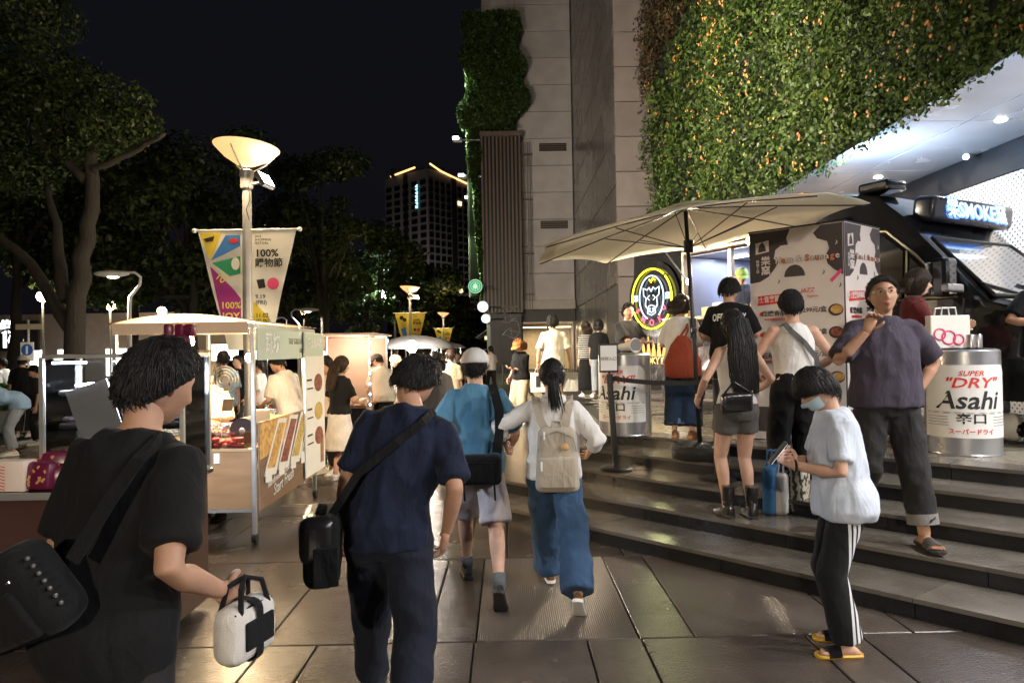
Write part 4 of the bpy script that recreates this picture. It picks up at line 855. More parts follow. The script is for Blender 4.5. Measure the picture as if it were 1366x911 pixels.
p = at(128, 590, 3.95); t = thing('spray_bottle', 'white spray bottle beside the purple snack bags', 'bottle', (p.x, p.y, 0.911)); MB().lathe([(0.035, 0), (0.04, 0.01), (0.04, 0.12), (0.018, 0.17), (0.016, 0.2)], n=16).build('bottle', m_white, t, smooth=50); MB().rbox((-0.015, 0, 0.225), (0.07, 0.025, 0.04), 0.008).build('trigger', m_white, t)
pack((at(15, 640, 3.9).x, 3.95, 0.911), (0.16, 0.14, 0.10), 10, m_black, 'black_pouch', 'black pouch beside the striped carton', 'pouch')
for i, (px, py) in enumerate(((226, 455), (240, 455), (253, 456), (232, 466), (247, 467))):
    p = at(px, py, 5.4); q = pack((p.x, p.y + (i % 3) * 0.01, 0), (0.075, 0.06, 0.10), random.uniform(-20, 20), MATS['purple_bag'], 'snack_bag', 'small purple bag on the shelf above the display case', 'snack bag', 'bags on the high shelf', 0.015); q.location.z = 1.70 + (0.1 if i < 3 else 0)
sh = thing('goods_shelf', 'narrow wooden goods shelf behind the display case', 'shelf', (at(240, 470, 5.4).x, 5.4, 0)); MB().bb((-0.22, -0.1, 1.67), (0.2, 0.1, 1.695)).build('board', m_wood, sh)
for x in (-0.2, 0.18): MB().bb((x - 0.012, -0.012, 0), (x + 0.012, 0.012, 1.67)).build('post', m_alu, sh)

# ------------------------------------------------------------------ second stall, tents and far lights
s2 = thing('market_stall', 'pale cloth market stall lit by bare bulbs beyond the wooden cart', 'market stall', (-2.66, 11.3, 0)); m_cloth = mat('pale_cloth', (0.42, 0.32, 0.27), 0.8, var=0.08)
for x in (-0.50, 0.55):
    for y in (-0.75, 0.75): MB().bar((x, y, 0), (x, y, 1.93), 0.018).build('post', m_alu, s2)
MB().bb((-0.56, -0.8, 1.93), (0.64, 0.82, 1.955)).build('roof', m_cloth, s2); MB().bb((-0.53, -0.72, 0.3), (-0.515, 0.72, 1.92)).build('side_cloth', m_cloth, s2); MB().bb((-0.5, 0.76, 0.6), (0.55, 0.775, 1.92)).build('back_cloth', m_cloth, s2)
MB().rbox((0, -0.1, 0.82), (0.95, 1.2, 0.05), 0.01).build('table_top', m_wood, s2); MB().bb((-0.47, -0.69, 0.1), (0.47, -0.67, 0.79)).build('table_skirt', m_black, s2)
for i in range(7): MB().ball((0.555, -0.775, 0.85 + i * 0.16), 0.014).build('led_dot', emit('led_dot_blue', (0.4, 0.5, 1.0), 20), s2)
MB().bar((-0.22, -0.6, 1.93), (-0.22, -0.6, 1.76), 0.008).build('bulb_cord', m_black, s2); MB().lathe([(0.02, 0.1), (0.05, 0.0), (0.05, -0.02)], (-0.22, -0.6, 1.70), 12).build('socket', m_black, s2); MB().ball((-0.22, -0.6, 1.62), (0.06, 0.06, 0.08)).build('bulb', m_bulb, s2, smooth=True)
light('stall_lamp', 'POINT', (-0.22, -0.64, 1.5), 12, (1, 0.70, 0.42), 0.1, s2); light('stall_lamp', 'POINT', (0.1, 0.3, 1.8), 10, (1, 0.80, 0.62), 0.1, s2)
for i in range(10): pack((-2.66 + random.uniform(-0.38, 0.38), 11.3 + random.uniform(-0.6, 0.4), 0.846), (0.14, 0.10, random.uniform(0.06, 0.16)), random.uniform(0, 90), [m_paper, m_kraft, MATS['purple_bag'], m_wood][i % 4], 'goods_box', 'small goods box on the table of the pale cloth stall', 'box', 'boxes on the stall table')
m_glare = emit('glare_white', (1.0, 0.93, 0.85), 30)
for px, py, Y, lab in ((508, 455, 12.8, 'glaring white work light on a thin stand at the pale stall'), (549, 462, 15.0, 'glaring white work light below the grey canopy')):
    p = at(px, py, Y); t = thing('work_light', lab, 'work light', (p.x, p.y, 0)); MB().bar((0, 0, 0), (0, 0, p.z), 0.012).build('stand', m_black, t); MB().ball((0, 0, p.z), (0.13, 0.1, 0.13)).build('lamp', m_glare, t, smooth=True); light('work_lamp', 'POINT', (0, -0.2, p.z), 90, (1, 0.88, 0.75), 0.12, t)
tent = thing('market_canopy', 'grey domed market canopy beyond the pale stall', 'canopy', (at(552, 470, 16).x, 16.2, 0)); MB().lathe([(0.95, 1.72), (0.93, 1.78), (0.68, 1.93), (0.3, 2.02), (0.02, 2.05)], n=12).build('roof', mat('grey_canvas', (0.25, 0.25, 0.26), 0.8), tent, smooth=50)
for a in range(4): MB().bar((0.68 * cos(a * pi / 2 + .8), 0.68 * sin(a * pi / 2 + .8), 0), (0.68 * cos(a * pi / 2 + .8), 0.68 * sin(a * pi / 2 + .8), 1.88), 0.018).build('post', m_alu, tent)
MB().rbox((0, 0, 0.85), (1.1, 0.7, 0.05), 0.01).build('table', m_wood, tent)
for k_, (xx, yy) in enumerate(((-0.5, 20), (-0.2, 24))): 
    t = thing('market_canopy', ['low dark canopy behind the domed canopy', 'far dark canopy at the end of the stall row'][k_], 'canopy', (-2.3 + xx, yy, 0)); MB().lathe([(1.1, 1.75), (0.9, 1.88), (0.02, 2.1)], n=4).build('roof', MATS['grey_canvas'], t)
    for a in range(4): MB().bar((0.9 * cos(a * pi / 2), 0.9 * sin(a * pi / 2), 0), (0.9 * cos(a * pi / 2), 0.9 * sin(a * pi / 2), 1.85), 0.02).build('post', m_alu, t)
    MB().ball((0, 0, 1.75), 0.06).build('bulb', m_bulb, t); light('canopy_lamp', 'POINT', (0, 0, 1.62), 70, (1, 0.8, 0.6), 0.1, t)

# street side on the left: signs, shop glow, parked car
shop = thing('shop_front', 'low far shop front with white glowing signs across the street', 'building', (-34, 46, 0)); MB().bb((-14, 0, 0), (12, 8, 4.6)).build('wall', m_conc2, shop)
for i in range(7): MB().bb((-12 + i * 3.2, -0.06, 0.4), (-10.2 + i * 3.2 + random.uniform(-0.5, 0.6), -0.02, 2.2)).build('window', emit('shop_glow', (1.0, 0.90, 0.75), 1.6), shop)
p = at(18, 448, 45.5) - V(shop.location); sgb = MB().bb((p.x - 1.6, -0.5, p.z - 1.0), (p.x + 1.6, -0.3, p.z + 1.0)).build('sign_box', m_dark, shop); [text(ch_, 1.25, emit('sign_white', (0.95, 0.97, 1.0), 2), sgb, plane_mw((p.x + dx_, -0.53, p.z - 0.35), (1, 0, 0)), bold=0.04) for ch_, dx_ in (('I', -0.55), ('Q', 0.15))]; text('樂', 0.9, MATS['sign_white'], sgb, plane_mw((p.x - 0.4, -0.53, p.z + 0.55), (1, 0, 0)), bold=0.04)
for i, (px, py, w2, h2) in enumerate(((225, 479, 1.6, 0.6), (262, 478, 1.2, 0.7), (62, 486, 2.6, 0.8), (300, 470, 1.6, 1.0), (345, 476, 1.4, 0.8))):
    p = at(px, py, 40 + i); t = thing('lit_sign', ['low glowing shop sign far behind the display case', 'pale glowing sign far beyond the wooden cart', 'long glowing sign under the blue road sign', 'white glowing sign behind the seller', 'glowing white sign behind the bread crate'][i], 'sign', (p.x, p.y, 0))
    MB().bb((-w2 / 2, -0.08, p.z - h2 / 2), (w2 / 2, 0.08, p.z + h2 / 2)).build('panel', emit('sign_soft', (1.0, 0.95, 0.85), 2.2), t)
    for sx in (-0.4, 0.4): MB().bar((w2 * sx, 0, 0), (w2 * sx, 0, p.z - h2 / 2), 0.04).build('leg', m_pole, t)
p = at(38, 468, 20); t = thing('road_sign', 'blue round road sign on a white board and post', 'road sign', (p.x, p.y, 0)); MB().bar((0, 0, 0), (0, 0, p.z + 0.9), 0.035).build('post', m_pole, t); bd = MB().bb((-0.19, -0.06, p.z - 0.3), (0.19, -0.04, p.z + 0.25)).build('board', m_white, t); flat(circ(0, p.z + 0.03, 0.17), -0.062).build('blue_disc', mat('sign_blue_paint', (0.03, 0.12, 0.45), 0.4), bd); flat([(-0.03, p.z - 0.09), (0.03, p.z - 0.09), (0.03, p.z + 0.14), (-0.03, p.z + 0.14)], -0.066).build('arrow', m_white, bd)
MB().bb((-0.35, -0.03, p.z + 0.62), (0.42, 0.0, p.z + 0.78)).build('street_plate', mat('plate_cream', (0.55, 0.48, 0.34), 0.6), t)
car = thing('parked_car', 'dark parked car at the kerb across the street', 'car', (at(2, 490, 24).x - 0.5, 24, 0)); m_car = mat('car_paint', (0.02, 0.025, 0.03), 0.2, 0.3, coat=0.6)
prof = [(-2.1, 0.35), (-2.1, 0.8), (-1.7, 0.92), (-1.1, 1.42), (0.5, 1.42), (1.2, 0.95), (2.0, 0.82), (2.1, 0.6), (2.1, 0.35)]
MB().prism(prof, lambda u, v, w_: V((u, w_, v)), 1.75).build('body', m_car, car, smooth=30); flat([(-1.0, 0.95), (-0.9, 1.34), (0.42, 1.34), (0.95, 0.95)], -0.003, 0.004).build('window', m_glassd, car)
for x in (-1.3, 1.3): wv_ = MB().tube([(x, -0.03, 0.32), (x, 0.2, 0.32)], 0.32, 18).build('wheel', m_black, car); MB().tube([(x, -0.045, 0.32), (x, -0.031, 0.32)], 0.2, 14).build('rim', m_alu, wv_)
flat([(1.7, 0.66), (2.08, 0.62), (2.08, 0.74), (1.75, 0.8)], -0.003, 0.01).build('headlight', emit('car_light', (0.8, 0.9, 1), 4), car)
for i, y in enumerate((17.5, )): 
    o = MB(); o.rbox((0, 0, 0.25), (5.0, 0.7, 0.5), 0.05); bs = o.build('planter_kerb', mat('pale_stone', (0.36, 0.36, 0.36), 0.6, var=0.1), None); bs.location = (-10.6, 15.6, 0); bs.name = 'planter_edge'; tag(bs, 'long pale stone planter edge on the street side', 'planter')
bush_box('hedge', 'low dark hedge on the pale stone planter', (-13.0, 15.35, 0.5), (-8.2, 16.1, 1.1), 2500, 0.10, m_ivy)
# round lit shop signs along the passage
stb = thing('round_sign', 'round green lit coffee sign with a white emblem', 'sign', at(634, 382, 29.6)); stb.scale = (0.68, 0.68, 0.68); sd = MB().tube([(0, 0, 0), (0, 0.15, 0)], 0.44, 32).build('disc', emit('sign_green', (0.01, 0.34, 0.09), 0.42, (0.01, 0.10, 0.04)), stb)
m_sw = emit('sign_face', (0.75, 1.0, 0.85), 0.32, (0.1, 0.1, 0.1))
o = MB(); o.tube([V((0.43 * cos(a * pi / 16), -0.02, 0.43 * sin(a * pi / 16))) for a in range(33)], 0.018, 6); o.tube([V((0.29 * cos(a * pi / 12), -0.02, 0.29 * sin(a * pi / 12))) for a in range(25)], 0.015, 6); o.build('ring', m_sw, sd)
o = MB(); o.prism([(0, 0.26), (0.05, 0.14), (0.14, 0.16), (0.1, 0.05), (0.22, 0.0), (0.12, -0.06), (0.2, -0.2), (0.05, -0.12), (0, -0.25), (-0.05, -0.12), (-0.2, -0.2), (-0.12, -0.06), (-0.22, 0), (-0.1, 0.05), (-0.14, 0.16), (-0.05, 0.14)], lambda u, v, w_: V((u, -0.012 - w_, v)), 0.01); o.build('emblem', m_sw, sd)
MB().bar((0.44, 0.07, 0), (1.2, 0.07, 0), 0.03).build('bracket', m_dark, stb)
for px, py, Y, r, lab in ((644, 409, 30.2, 0.24, 'round white lit sign below the green coffee sign'), (648, 425, 30.4, 0.20, 'small round white lit sign low beside the slats')):
    t = thing('round_sign', lab, 'sign', at(px, py, Y)); MB().tube([(0, 0, 0), (0, 0.12, 0)], r, 24).build('disc', emit('sign_cream', (1.0, 0.96, 0.88), 0.5, (0.2, 0.2, 0.2)), t); MB().bar((r, 0.06, 0), (r + 0.6, 0.06, 0), 0.03).build('bracket', m_dark, t)
aw = thing('glass_awning', 'slanted glass awning with white ribs beyond the slatted box', 'awning', at(655, 430, 40)); 
for i in range(4): MB().bar((-0.9, i * 1.5, -0.9), (0.6, i * 1.5, 0.15), 0.05, n=6).build('rib', m_soff, aw)
MB().add([(-0.9, 0, -0.86), (0.6, 0, 0.2), (0.6, 5, 0.2), (-0.9, 5, -0.86)], [(0, 1, 2, 3)]).build('pane', glass('awning_glass', (0.6, 0.65, 0.7), 0.4), aw)
rl = thing('railing', 'black metal railing in front of the slatted box', 'railing', (0.0, 19, 2 * RISE))
for z in (0.95, 0.55): MB().bar((-0.1, 0, z), (0.33, 0, z), 0.02, n=6).build('rail', m_black, rl)
for x in (-0.1, 0.12, 0.33): MB().bar((x, 0, 0), (x, 0, 0.97), 0.02, n=6).build('post', m_black, rl)
# ------------------------------------------------------------------ black food van, turned 28 degrees from the walkway
VR = V((2.14, 11.72, PZ)); VD = V((0.4695, -0.8829, 0)); VANG = atan2(VD.y, VD.x)
m_van = mat('van_black', (0.012, 0.012, 0.013), 0.16, 0.2, var=0.06, coat=0.8)
van = thing('food_van', 'black food van with a lit serving hatch and a blue glowing roof sign', 'van', VR, VANG)
prof = [(0.0, 0.42), (0.0, 2.72), (0.12, 2.86), (4.0, 2.84), (4.45, 2.72), (4.78, 2.42), (4.98, 2.17), (5.66, 1.44), (6.2, 1.27), (6.42, 1.02), (6.46, 0.42)]
def vbody():
    rings = []
    for y, ins in ((0.0, 0.10), (0.03, 0.03), (0.12, 0.0), (1.88, 0.0), (1.97, 0.03), (2.0, 0.10)):
        cx, cz = 3.1, 1.5; r = []
        for x, z in prof:
            zz = z - (ins if z > 1.0 else 0); xx = x - (ins if x > 5.5 else 0) + (ins * 0.3 if x < 0.2 else 0)
            yy = y + (0.10 * max(0, (z - 1.4) / 1.4) if y < 0.2 else (-0.10 * max(0, (z - 1.4) / 1.4) if y > 1.8 else 0))
            r.append(V((xx, yy, zz)))
        rings.append(r)
    return MB().loft(rings)
HX0, HX1, HZ0, HZ1 = 1.36, 3.30, 1.46, 2.42
body = vbody().build('body', m_van, van, smooth=28)
cut = MB().bb((HX0, -0.3, HZ0), (HX1, 1.85, HZ1)).build('cutter', m_van, van)
bo = body.modifiers.new('b', 'BOOLEAN'); bo.operation = 'DIFFERENCE'; bo.object = cut; bo.solver = 'EXACT'
VAN_CUT = (body, cut)
m_int = mat('van_interior', (0.36, 0.40, 0.55), 0.35, 0.2, var=0.05)
def vb(name, m, a, b, r=0, parent=None):
    o = MB(); c = (V(a) + V(b)) / 2; d = [abs(q) for q in (V(b) - V(a))]
    (o.rbox(c, d, r, 2) if r else o.bb(a, b)); return o.build(name, m, parent or van)
vb('interior_back', m_int, (HX0 + 0.01, 1.78, HZ0 + .01), (HX1 - 0.01, 1.83, HZ1 - .01)); vb('interior_ceiling', m_int, (HX0 + 0.01, 0.1, HZ1 - 0.03), (HX1 - 0.01, 1.77, HZ1 - 0.01)); vb('interior_side', m_int, (HX0 + .01, 0.12, HZ0 + .01), (HX0 + .03, 1.77, HZ1 - .04)); vb('interior_side', m_int, (HX1 - .03, 0.12, HZ0 + .01), (HX1 - .01, 1.77, HZ1 - .04))
for x in (1.75, 2.45, 3.0): vb('ceiling_tube', emit('van_tube', (0.80, 0.87, 1.0), 5), (x - 0.18, 0.7, HZ1 - 0.055), (x + 0.18, 0.78, HZ1 - 0.035), 0.008)
light('van_lamp', 'AREA', ((HX0 + HX1) / 2, 0.9, HZ1 - 0.07), 14, (0.82, 0.88, 1.0), 1.5, van, ((HX0 + HX1) / 2, 0.8, 0), sy=0.8)
m_frame = mat('hatch_frame', (0.34, 0.25, 0.17), 0.4, 0.3)
vb('hatch_frame', m_frame, (HX0 - 0.05, -0.02, HZ0 - 0.05), (HX0, 0.14, HZ1 + 0.05), 0.008); vb('hatch_frame', m_frame, (HX1, -0.02, HZ0 - 0.05), (HX1 + 0.05, 0.14, HZ1 + 0.05), 0.008); vb('hatch_frame', m_frame, (HX0, -0.02, HZ1), (HX1, 0.16, HZ1 + 0.05), 0.008); vb('hatch_frame', m_frame, (2.18, 0.06, HZ0), (2.26, 0.12, HZ1), 0.008)
vb('serving_counter', mat('counter_steel', (0.42, 0.36, 0.28), 0.3, 0.5), (HX0 - 0.1, -0.38, HZ0 - 0.07), (HX1 + 0.1, 0.5, HZ0 - 0.02), 0.01)
vb('shelf', m_steel, (HX0 + 0.05, 1.50, 1.98), (HX1 - 0.05, 1.77, 2.0)); vb('oven', mat('oven_steel', (0.30, 0.31, 0.34), 0.25, 0.8), (1.5, 1.28, HZ0 + 0.02), (2.1, 1.76, 1.92), 0.02)
MB().tube([V((2.75 + 0.30 * cos(R(a)), 1.62, 1.62 + 0.42 * sin(R(a)))) for a in range(-20, 201, 20)], 0.075, 12).build('duct', m_steel, van, smooth=40)
for q in range(9):
    vb('sauce_bottle', [m_red, m_yel2, m_steel, m_wood][q % 4], (HX0 + 0.15 + q * 0.19, 1.56, 2.002), (HX0 + 0.21 + q * 0.19, 1.62, 2.16 + 0.03 * (q % 3)), 0.012)
vb('order_sheet', m_paper, (2.30, 1.765, 1.62), (2.52, 1.775, 1.92)); vb('order_sheet', m_paper, (1.45, 1.765, 2.05), (1.75, 1.775, 2.25))
# lifted hatch flap with its struts
fl = MB(); a0 = V((HX0 - 0.05, 0.03, HZ1 + 0.06)); a1 = V((HX1 + 0.05, 0.03, HZ1 + 0.06)); dv = V((0, -0.86, 0.16)); th = V((0, 0.01, 0.05))
fl.add([a0, a1, a1 + dv, a0 + dv, a0 + th, a1 + th, a1 + dv + th, a0 + dv + th], [(0, 3, 2, 1), (4, 5, 6, 7), (0, 1, 5, 4), (1, 2, 6, 5), (2, 3, 7, 6), (3, 0, 4, 7)]); flo = fl.build('hatch_flap', m_van, van)
for x in (HX0 + 0.06, HX1 - 0.06): MB().bar((x, 0.05, HZ0 + 0.5), (x, -0.55, HZ1 + 0.14), 0.012).build('gas_strut', m_steel, flo)
MB().bar((HX0 + 0.4, -0.3, HZ1 + 0.1), (HX0 + 0.4, -0.3, HZ1 - 0.42), 0.005, n=5).build('bulb_cord', m_black, van); MB().ball((HX0 + 0.4, -0.3, HZ1 - 0.46), (0.035, 0.035, 0.05)).build('bulb', m_bulb, van, smooth=True); light('hatch_lamp', 'SPOT', (HX0 + 0.4, -0.40, HZ1 - 0.46), 190, (1, 0.80, 0.55), 0.12, van, (HX0 + 0.6, -2.4, HZ1 - 0.1), 150, 0.6)
MB().ball((HX1 - 0.3, -0.4, HZ1 - 0.05), (0.035, 0.035, 0.05)).build('bulb', m_bulb, van, smooth=True); light('hatch_lamp', 'SPOT', (HX1 - 0.3, -0.48, HZ1 - 0.08), 190, (1, 0.80, 0.55), 0.12, van, (HX1 - 0.3, -2.4, HZ1 - 0.2), 150, 0.6)
# glazing: door window, quarter window, windscreen
def side_poly(poly, name, m, y=-0.0, t=0.012):
    def fn(u, v, w_): return V((u, 0.0 + 0.10 * max(0, (v - 1.4) / 1.4) - y - w_, v))
    return MB().prism(poly, fn, t).build(name, m, van)
dw = side_poly([(4.05, 1.52), (4.05, 2.14), (4.30, 2.26), (4.55, 2.22), (4.78, 2.02), (4.78, 1.50)], 'door_window', m_glassd); side_poly([(4.86, 1.50), (4.86, 1.94), (5.28, 1.50)], 'quarter_window', m_glassd)
def side_tube(pts, r, name, m, par=None):
    return MB().tube([V((u, 0.10 * max(0, (v - 1.4) / 1.4) - 0.008, v)) for u, v in pts], r, 6).build(name, m, par or van)
m_trim = mat('trim_brass', (0.20, 0.17, 0.11), 0.3, 0.7)
side_tube([(4.0, 1.48), (4.0, 2.16), (4.28, 2.31), (4.58, 2.27), (4.92, 1.96), (5.36, 1.47), (4.0, 1.48)], 0.014, 'window_trim', m_trim); side_tube([(4.82, 1.48), (4.82, 2.02)], 0.012, 'window_trim', m_trim)
side_tube([(3.98, 0.55), (3.96, 2.0), (4.02, 2.2), (4.3, 2.38)], 0.008, 'door_seam', m_dark); side_tube([(5.40, 0.6), (5.42, 1.45)], 0.008, 'door_seam', m_dark); side_tube([(0.3, 2.52), (2.0, 2.55), (3.6, 2.52), (4.2, 2.44)], 0.014, 'gutter', m_van)
vb('door_handle', m_black, (4.12, -0.04, 1.18), (4.36, -0.01, 1.23), 0.01)
a = V((5.00, 0, 2.14)); b = V((5.66, 0, 1.46)); up = V((0.73, 0, 0.68)) * 0.012
ws = MB(); pts = []
for k, (s_, e_) in enumerate(((0.16, 1.84), (0.08, 1.92))):
    pass
q = [a + V((0, 0.20, 0)), a + V((0, 1.80, 0)), b + V((0, 1.92, 0)), b + V((0, 0.08, 0))]
ws.add([p + up for p in q] + [p - up * 0.5 for p in q], [(0, 1, 2, 3), (7, 6, 5, 4), (0, 4, 5, 1), (1, 5, 6, 2), (2, 6, 7, 3), (3, 7, 4, 0)]); wso = ws.build('windscreen', mat('windscreen_glass', (0.05, 0.055, 0.06), 0.05, spec=1.0, coat=1.0), van)
MB().tube([p + up for p in q + [q[0]]], 0.02, 6).build('windscreen_seal', m_dark, wso)
for y in (0.6, 1.3): MB().bar(b + V((0.0, y, 0.03)), b + V((-0.10, y - 0.55, 0.14)), 0.012).build('wiper', m_dark, wso)
mi = vb('mirror', mat('mirror_shell', (0.03, 0.03, 0.033), 0.12, 0.5, coat=1.0), (5.28, -0.36, 1.46), (5.46, -0.14, 1.86), 0.05); vb('mirror_cap', m_steel, (5.24, -0.35, 1.50), (5.28, -0.15, 1.82), 0.015, mi); vb('mirror_arm', m_dark, (5.33, -0.16, 1.50), (5.41, 0.02, 1.58), 0.02, mi); vb('lower_mirror', m_steel, (5.44, -0.44, 1.50), (5.52, -0.16, 1.58), 0.02, mi)
for x in (1.15, 5.35):
    wh = MB().tube([(x, -0.02, 0.36), (x, 0.24, 0.36)], 0.36, 28).build('wheel', m_black, van, smooth=40); MB().tube([(x, -0.035, 0.36), (x, -0.018, 0.36)], 0.22, 20).build('rim', m_steel, wh)
vb('headlight', glass('lamp_glass', (0.8, 0.8, 0.8), 0.6), (6.30, 0.10, 0.95), (6.44, 0.45, 1.15), 0.04); vb('bumper', m_black, (6.38, 0.03, 0.42), (6.56, 1.97, 0.75), 0.06); vb('yellow_box', mat('amber_box', (0.55, 0.26, 0.03), 0.5), (3.15, 0.16, 2.86), (3.42, 0.5, 2.98), 0.01); vb('roof_vent', m_van, (4.1, 0.25, 2.80), (4.5, 0.62, 2.93), 0.04)
# roof sign
sgn = MB(); sx, sz = 4.74, 2.50
sgn.rbox((sx + 0.14, 1.08, sz), (0.26, 1.66, 0.28), 0.06, 3, M.Rotation(R(8), 3, 'Y')); sgo = sgn.build('roof_sign', mat('sign_case', (0.01, 0.012, 0.025), 0.3), van, smooth=40)
m_sg1 = emit('smoke_blue', (0.10, 0.28, 1.0), 0.8, (0.01, 0.01, 0.03)); m_sg2 = emit('smoke_white', (0.42, 0.66, 1.0), 0.85, (0.02, 0.02, 0.02))
fx = sx + 0.278
for dx, mm, bd in ((0.0, m_sg1, 0.07), (0.012, m_sg2, 0.02)):
    text('樂SMOKE窯', 0.24, mm, sgo, plane_mw((fx + dx, 1.08, sz - 0.015), (0, 1, 0), (-0.12, 0, 1)), bold=bd, ext=0.004, sx=0.98)
light('sign_lamp', 'AREA', (fx + 0.1, 1.0, sz), 5, (0.5, 0.68, 1.0), 1.6, van, (fx + 1, 1.0, sz), sy=0.2)
# neon emblem on the side
m_ny = emit('neon_yellow', (0.80, 0.78, 0.015), 1.7, (0.02, 0.02, 0.01)); m_nw = emit('neon_white', (0.65, 0.80, 1.0), 0.8, (0.02, 0.02, 0.02)); m_np = emit('neon_pink', (1.0, 0.06, 0.22), 0.9, (0.03, 0.01, 0.01))
NC = (0.60, 1.80); neon = MB().prism(circ(0, 0, 0.62, 40), lambda u, v, w_: V((NC[0] + u, 0.03 - w_ + 0.0, NC[1] + v)), 0.02).build('neon_board', m_van, van); NYY = -0.03
def nt_(pts, m, name, r=0.013): return MB().tube([V((NC[0] + u, NYY, NC[1] + v)) for u, v in pts], r, 6).build(name, m, neon)
nt_([(0.49 * sin(R(a)), 0.49 * cos(R(a))) for a in range(45, 311 + 90, 6)][:60], m_ny, 'neon_ring', 0.015)
nt_([(0.30 * sin(R(a)), 0.02 + 0.36 * cos(R(a))) for a in range(200, 511, 8)], m_nw, 'neon_oval', 0.012)
for s_ in (-1, 1):
    nt_([(0.0, 0.12), (0.05 * s_, 0.19), (0.10 * s_, 0.15), (0.20 * s_, 0.19), (0.19 * s_, 0.06), (0.13 * s_, 0.02), (0.15 * s_, -0.10), (0.09 * s_, -0.16), (0.10 * s_, -0.23), (0.0, -0.27)], m_nw, 'neon_face', 0.010)
    nt_([(0.04 * s_, 0.06), (0.10 * s_, 0.02), (0.05 * s_, -0.02)], m_nw, 'neon_eye', 0.009); nt_([(0.03 * s_, -0.15), (0.05 * s_, -0.19), (0.02 * s_, -0.21)], m_nw, 'neon_snout', 0.009); nt_([(0.10 * s_, -0.16), (0.14 * s_, -0.12), (0.15 * s_, -0.06)], m_nw, 'neon_tusk', 0.009)
nt_([(-0.07, -0.12), (0.0, -0.10), (0.07, -0.12), (0.07, -0.2), (0, -0.225), (-0.07, -0.2), (-0.07, -0.12)], m_nw, 'neon_snout', 0.009); nt_([(-0.04, 0.32), (0.0, 0.27), (0.05, 0.34), (0.10, 0.30)], m_ny, 'neon_horn', 0.012)
for ch, a in zip('SMOKY', (-62, -32, 0, 32, 62)): text(ch, 0.15, m_np, neon, plane_mw((NC[0] + 0.395 * sin(R(a)), NYY, NC[1] - 0.395 * cos(R(a))), (cos(R(a)), 0, sin(R(a))), (-sin(R(a)), 0, cos(R(a)))), bold=0.01)
for ch, u in (('樂', -0.395), ('窯', 0.395)): text(ch, 0.12, m_nw, neon, plane_mw((NC[0] + u, NYY, NC[1] + 0.02), (1, 0, 0)), bold=0.02)
light('neon_glow', 'AREA', (NC[0], -0.14, NC[1]), 14, (0.95, 0.98, 0.45), 0.9, van, (NC[0], -2, NC[1]))
# printed flames and lettering low on the side
fl2 = MB()
for i in range(9):
    x = 0.15 + i * 0.13; fl2.prism([(x, 0.86), (x + 0.12, 0.86), (x + 0.10, 1.0), (x + 0.06, 1.10 + 0.06 * (i % 3)), (x + 0.03, 0.98)], lambda u, v, w_: V((u, -0.001 - w_, v)), 0.003)
fo = fl2.build('flame_print', mat('flame_orange', (0.62, 0.26, 0.05), 0.5), van); text('SMOKY FACTORY', 0.15, mat('flame_gold', (0.7, 0.42, 0.10), 0.5), fo, plane_mw((0.85, -0.004, 0.78), (1, 0, 0)), bold=0.02)
# goods on the serving counter
for i in range(5):
    p = VR + VD * (1.6 + i * 0.34) + V((0.8829, 0.4695, 0)) * (-0.2 + 0.12 * (i % 2)); t = MB().rbox((0, 0, 0.05 + 0.02 * (i % 3)), (0.18, 0.13, 0.10 + 0.04 * (i % 3)), 0.01).build('goods_box', [f_gold, m_kraft, m_paper, f_noo, m_kraft][i], None); t.location = (p.x, p.y, PZ + HZ0 - 0.02); t.rotation_euler = (0, 0, VANG); tag(t, 'small goods box on the serving counter of the van', 'box', 'boxes on the van counter')

# ------------------------------------------------------------------ cream parasol on the stairs
ux, uy = at(934, 600, 6.95).x, 6.95; uz = 4 * RISE
um = thing('parasol', 'large cream parasol tilted over the queue by the stairs', 'parasol', (ux, uy, uz))
o = MB(); o.lathe([(0.27, 0), (0.285, 0.02), (0.285, 0.10), (0.25, 0.135), (0.06, 0.15), (0.045, 0.16)], n=36); bs = o.build('base', m_black, um, smooth=40)
for a in range(18): MB().box((0.16 * cos(a * pi / 9), 0.16 * sin(a * pi / 9), 0.143), (0.16, 0.008, 0.012), M.Rotation(a * pi / 9, 3, 'Z')).build('rib_line', m_black, bs)
px_top = -0.10
MB().tube([(0, 0, 0.1), (-0.04, 0, 1.2), (px_top, 0, 2.52)], [0.024, 0.022, 0.02], 14).build('pole', m_black, um, smooth=True); MB().bar((-0.05, 0, 1.22), (-0.055, 0, 1.42), 0.038).build('clamp', m_black, um); MB().rbox((-0.055, -0.06, 1.30), (0.05, 0.07, 0.05), 0.012).build('crank', m_black, um)
RU = 1.66; trot = M.Rotation(R(-6.5), 3, 'Y') @ M.Rotation(R(22.5), 3, 'Z'); top = V((px_top, 0, 2.56)); N8 = 8
def cpt(r, a, sag=0.0):
    z = -0.30 * (r / RU) ** 1.15 - sag
    return top + trot @ V((r * cos(a), r * sin(a), z))
rings = []
NA = 48
for i in range(9):
    r = RU * (0.02 + 0.98 * i / 8); ring = []
    for k in range(NA):
        a = 2 * pi * k / NA; ph = (a % (pi / 4)) - pi / 8; ed = cos(pi / 8) / cos(ph); sg = 0.035 * (i / 8) * (1 - abs(ph) / (pi / 8))
        rr = r * (ed * (1 - 0.035 * (i / 8) * (1 - abs(ph) / (pi / 8)))); ring.append(cpt(rr, a, sg - 0.30 * ((r / RU) ** 1.15 - (rr / RU) ** 1.15)))
    rings.append(ring)
m_can = mat('parasol_canvas', (0.84, 0.80, 0.70), 0.85, var=0.05, vscale=3, bump=0.15, bscale=120)
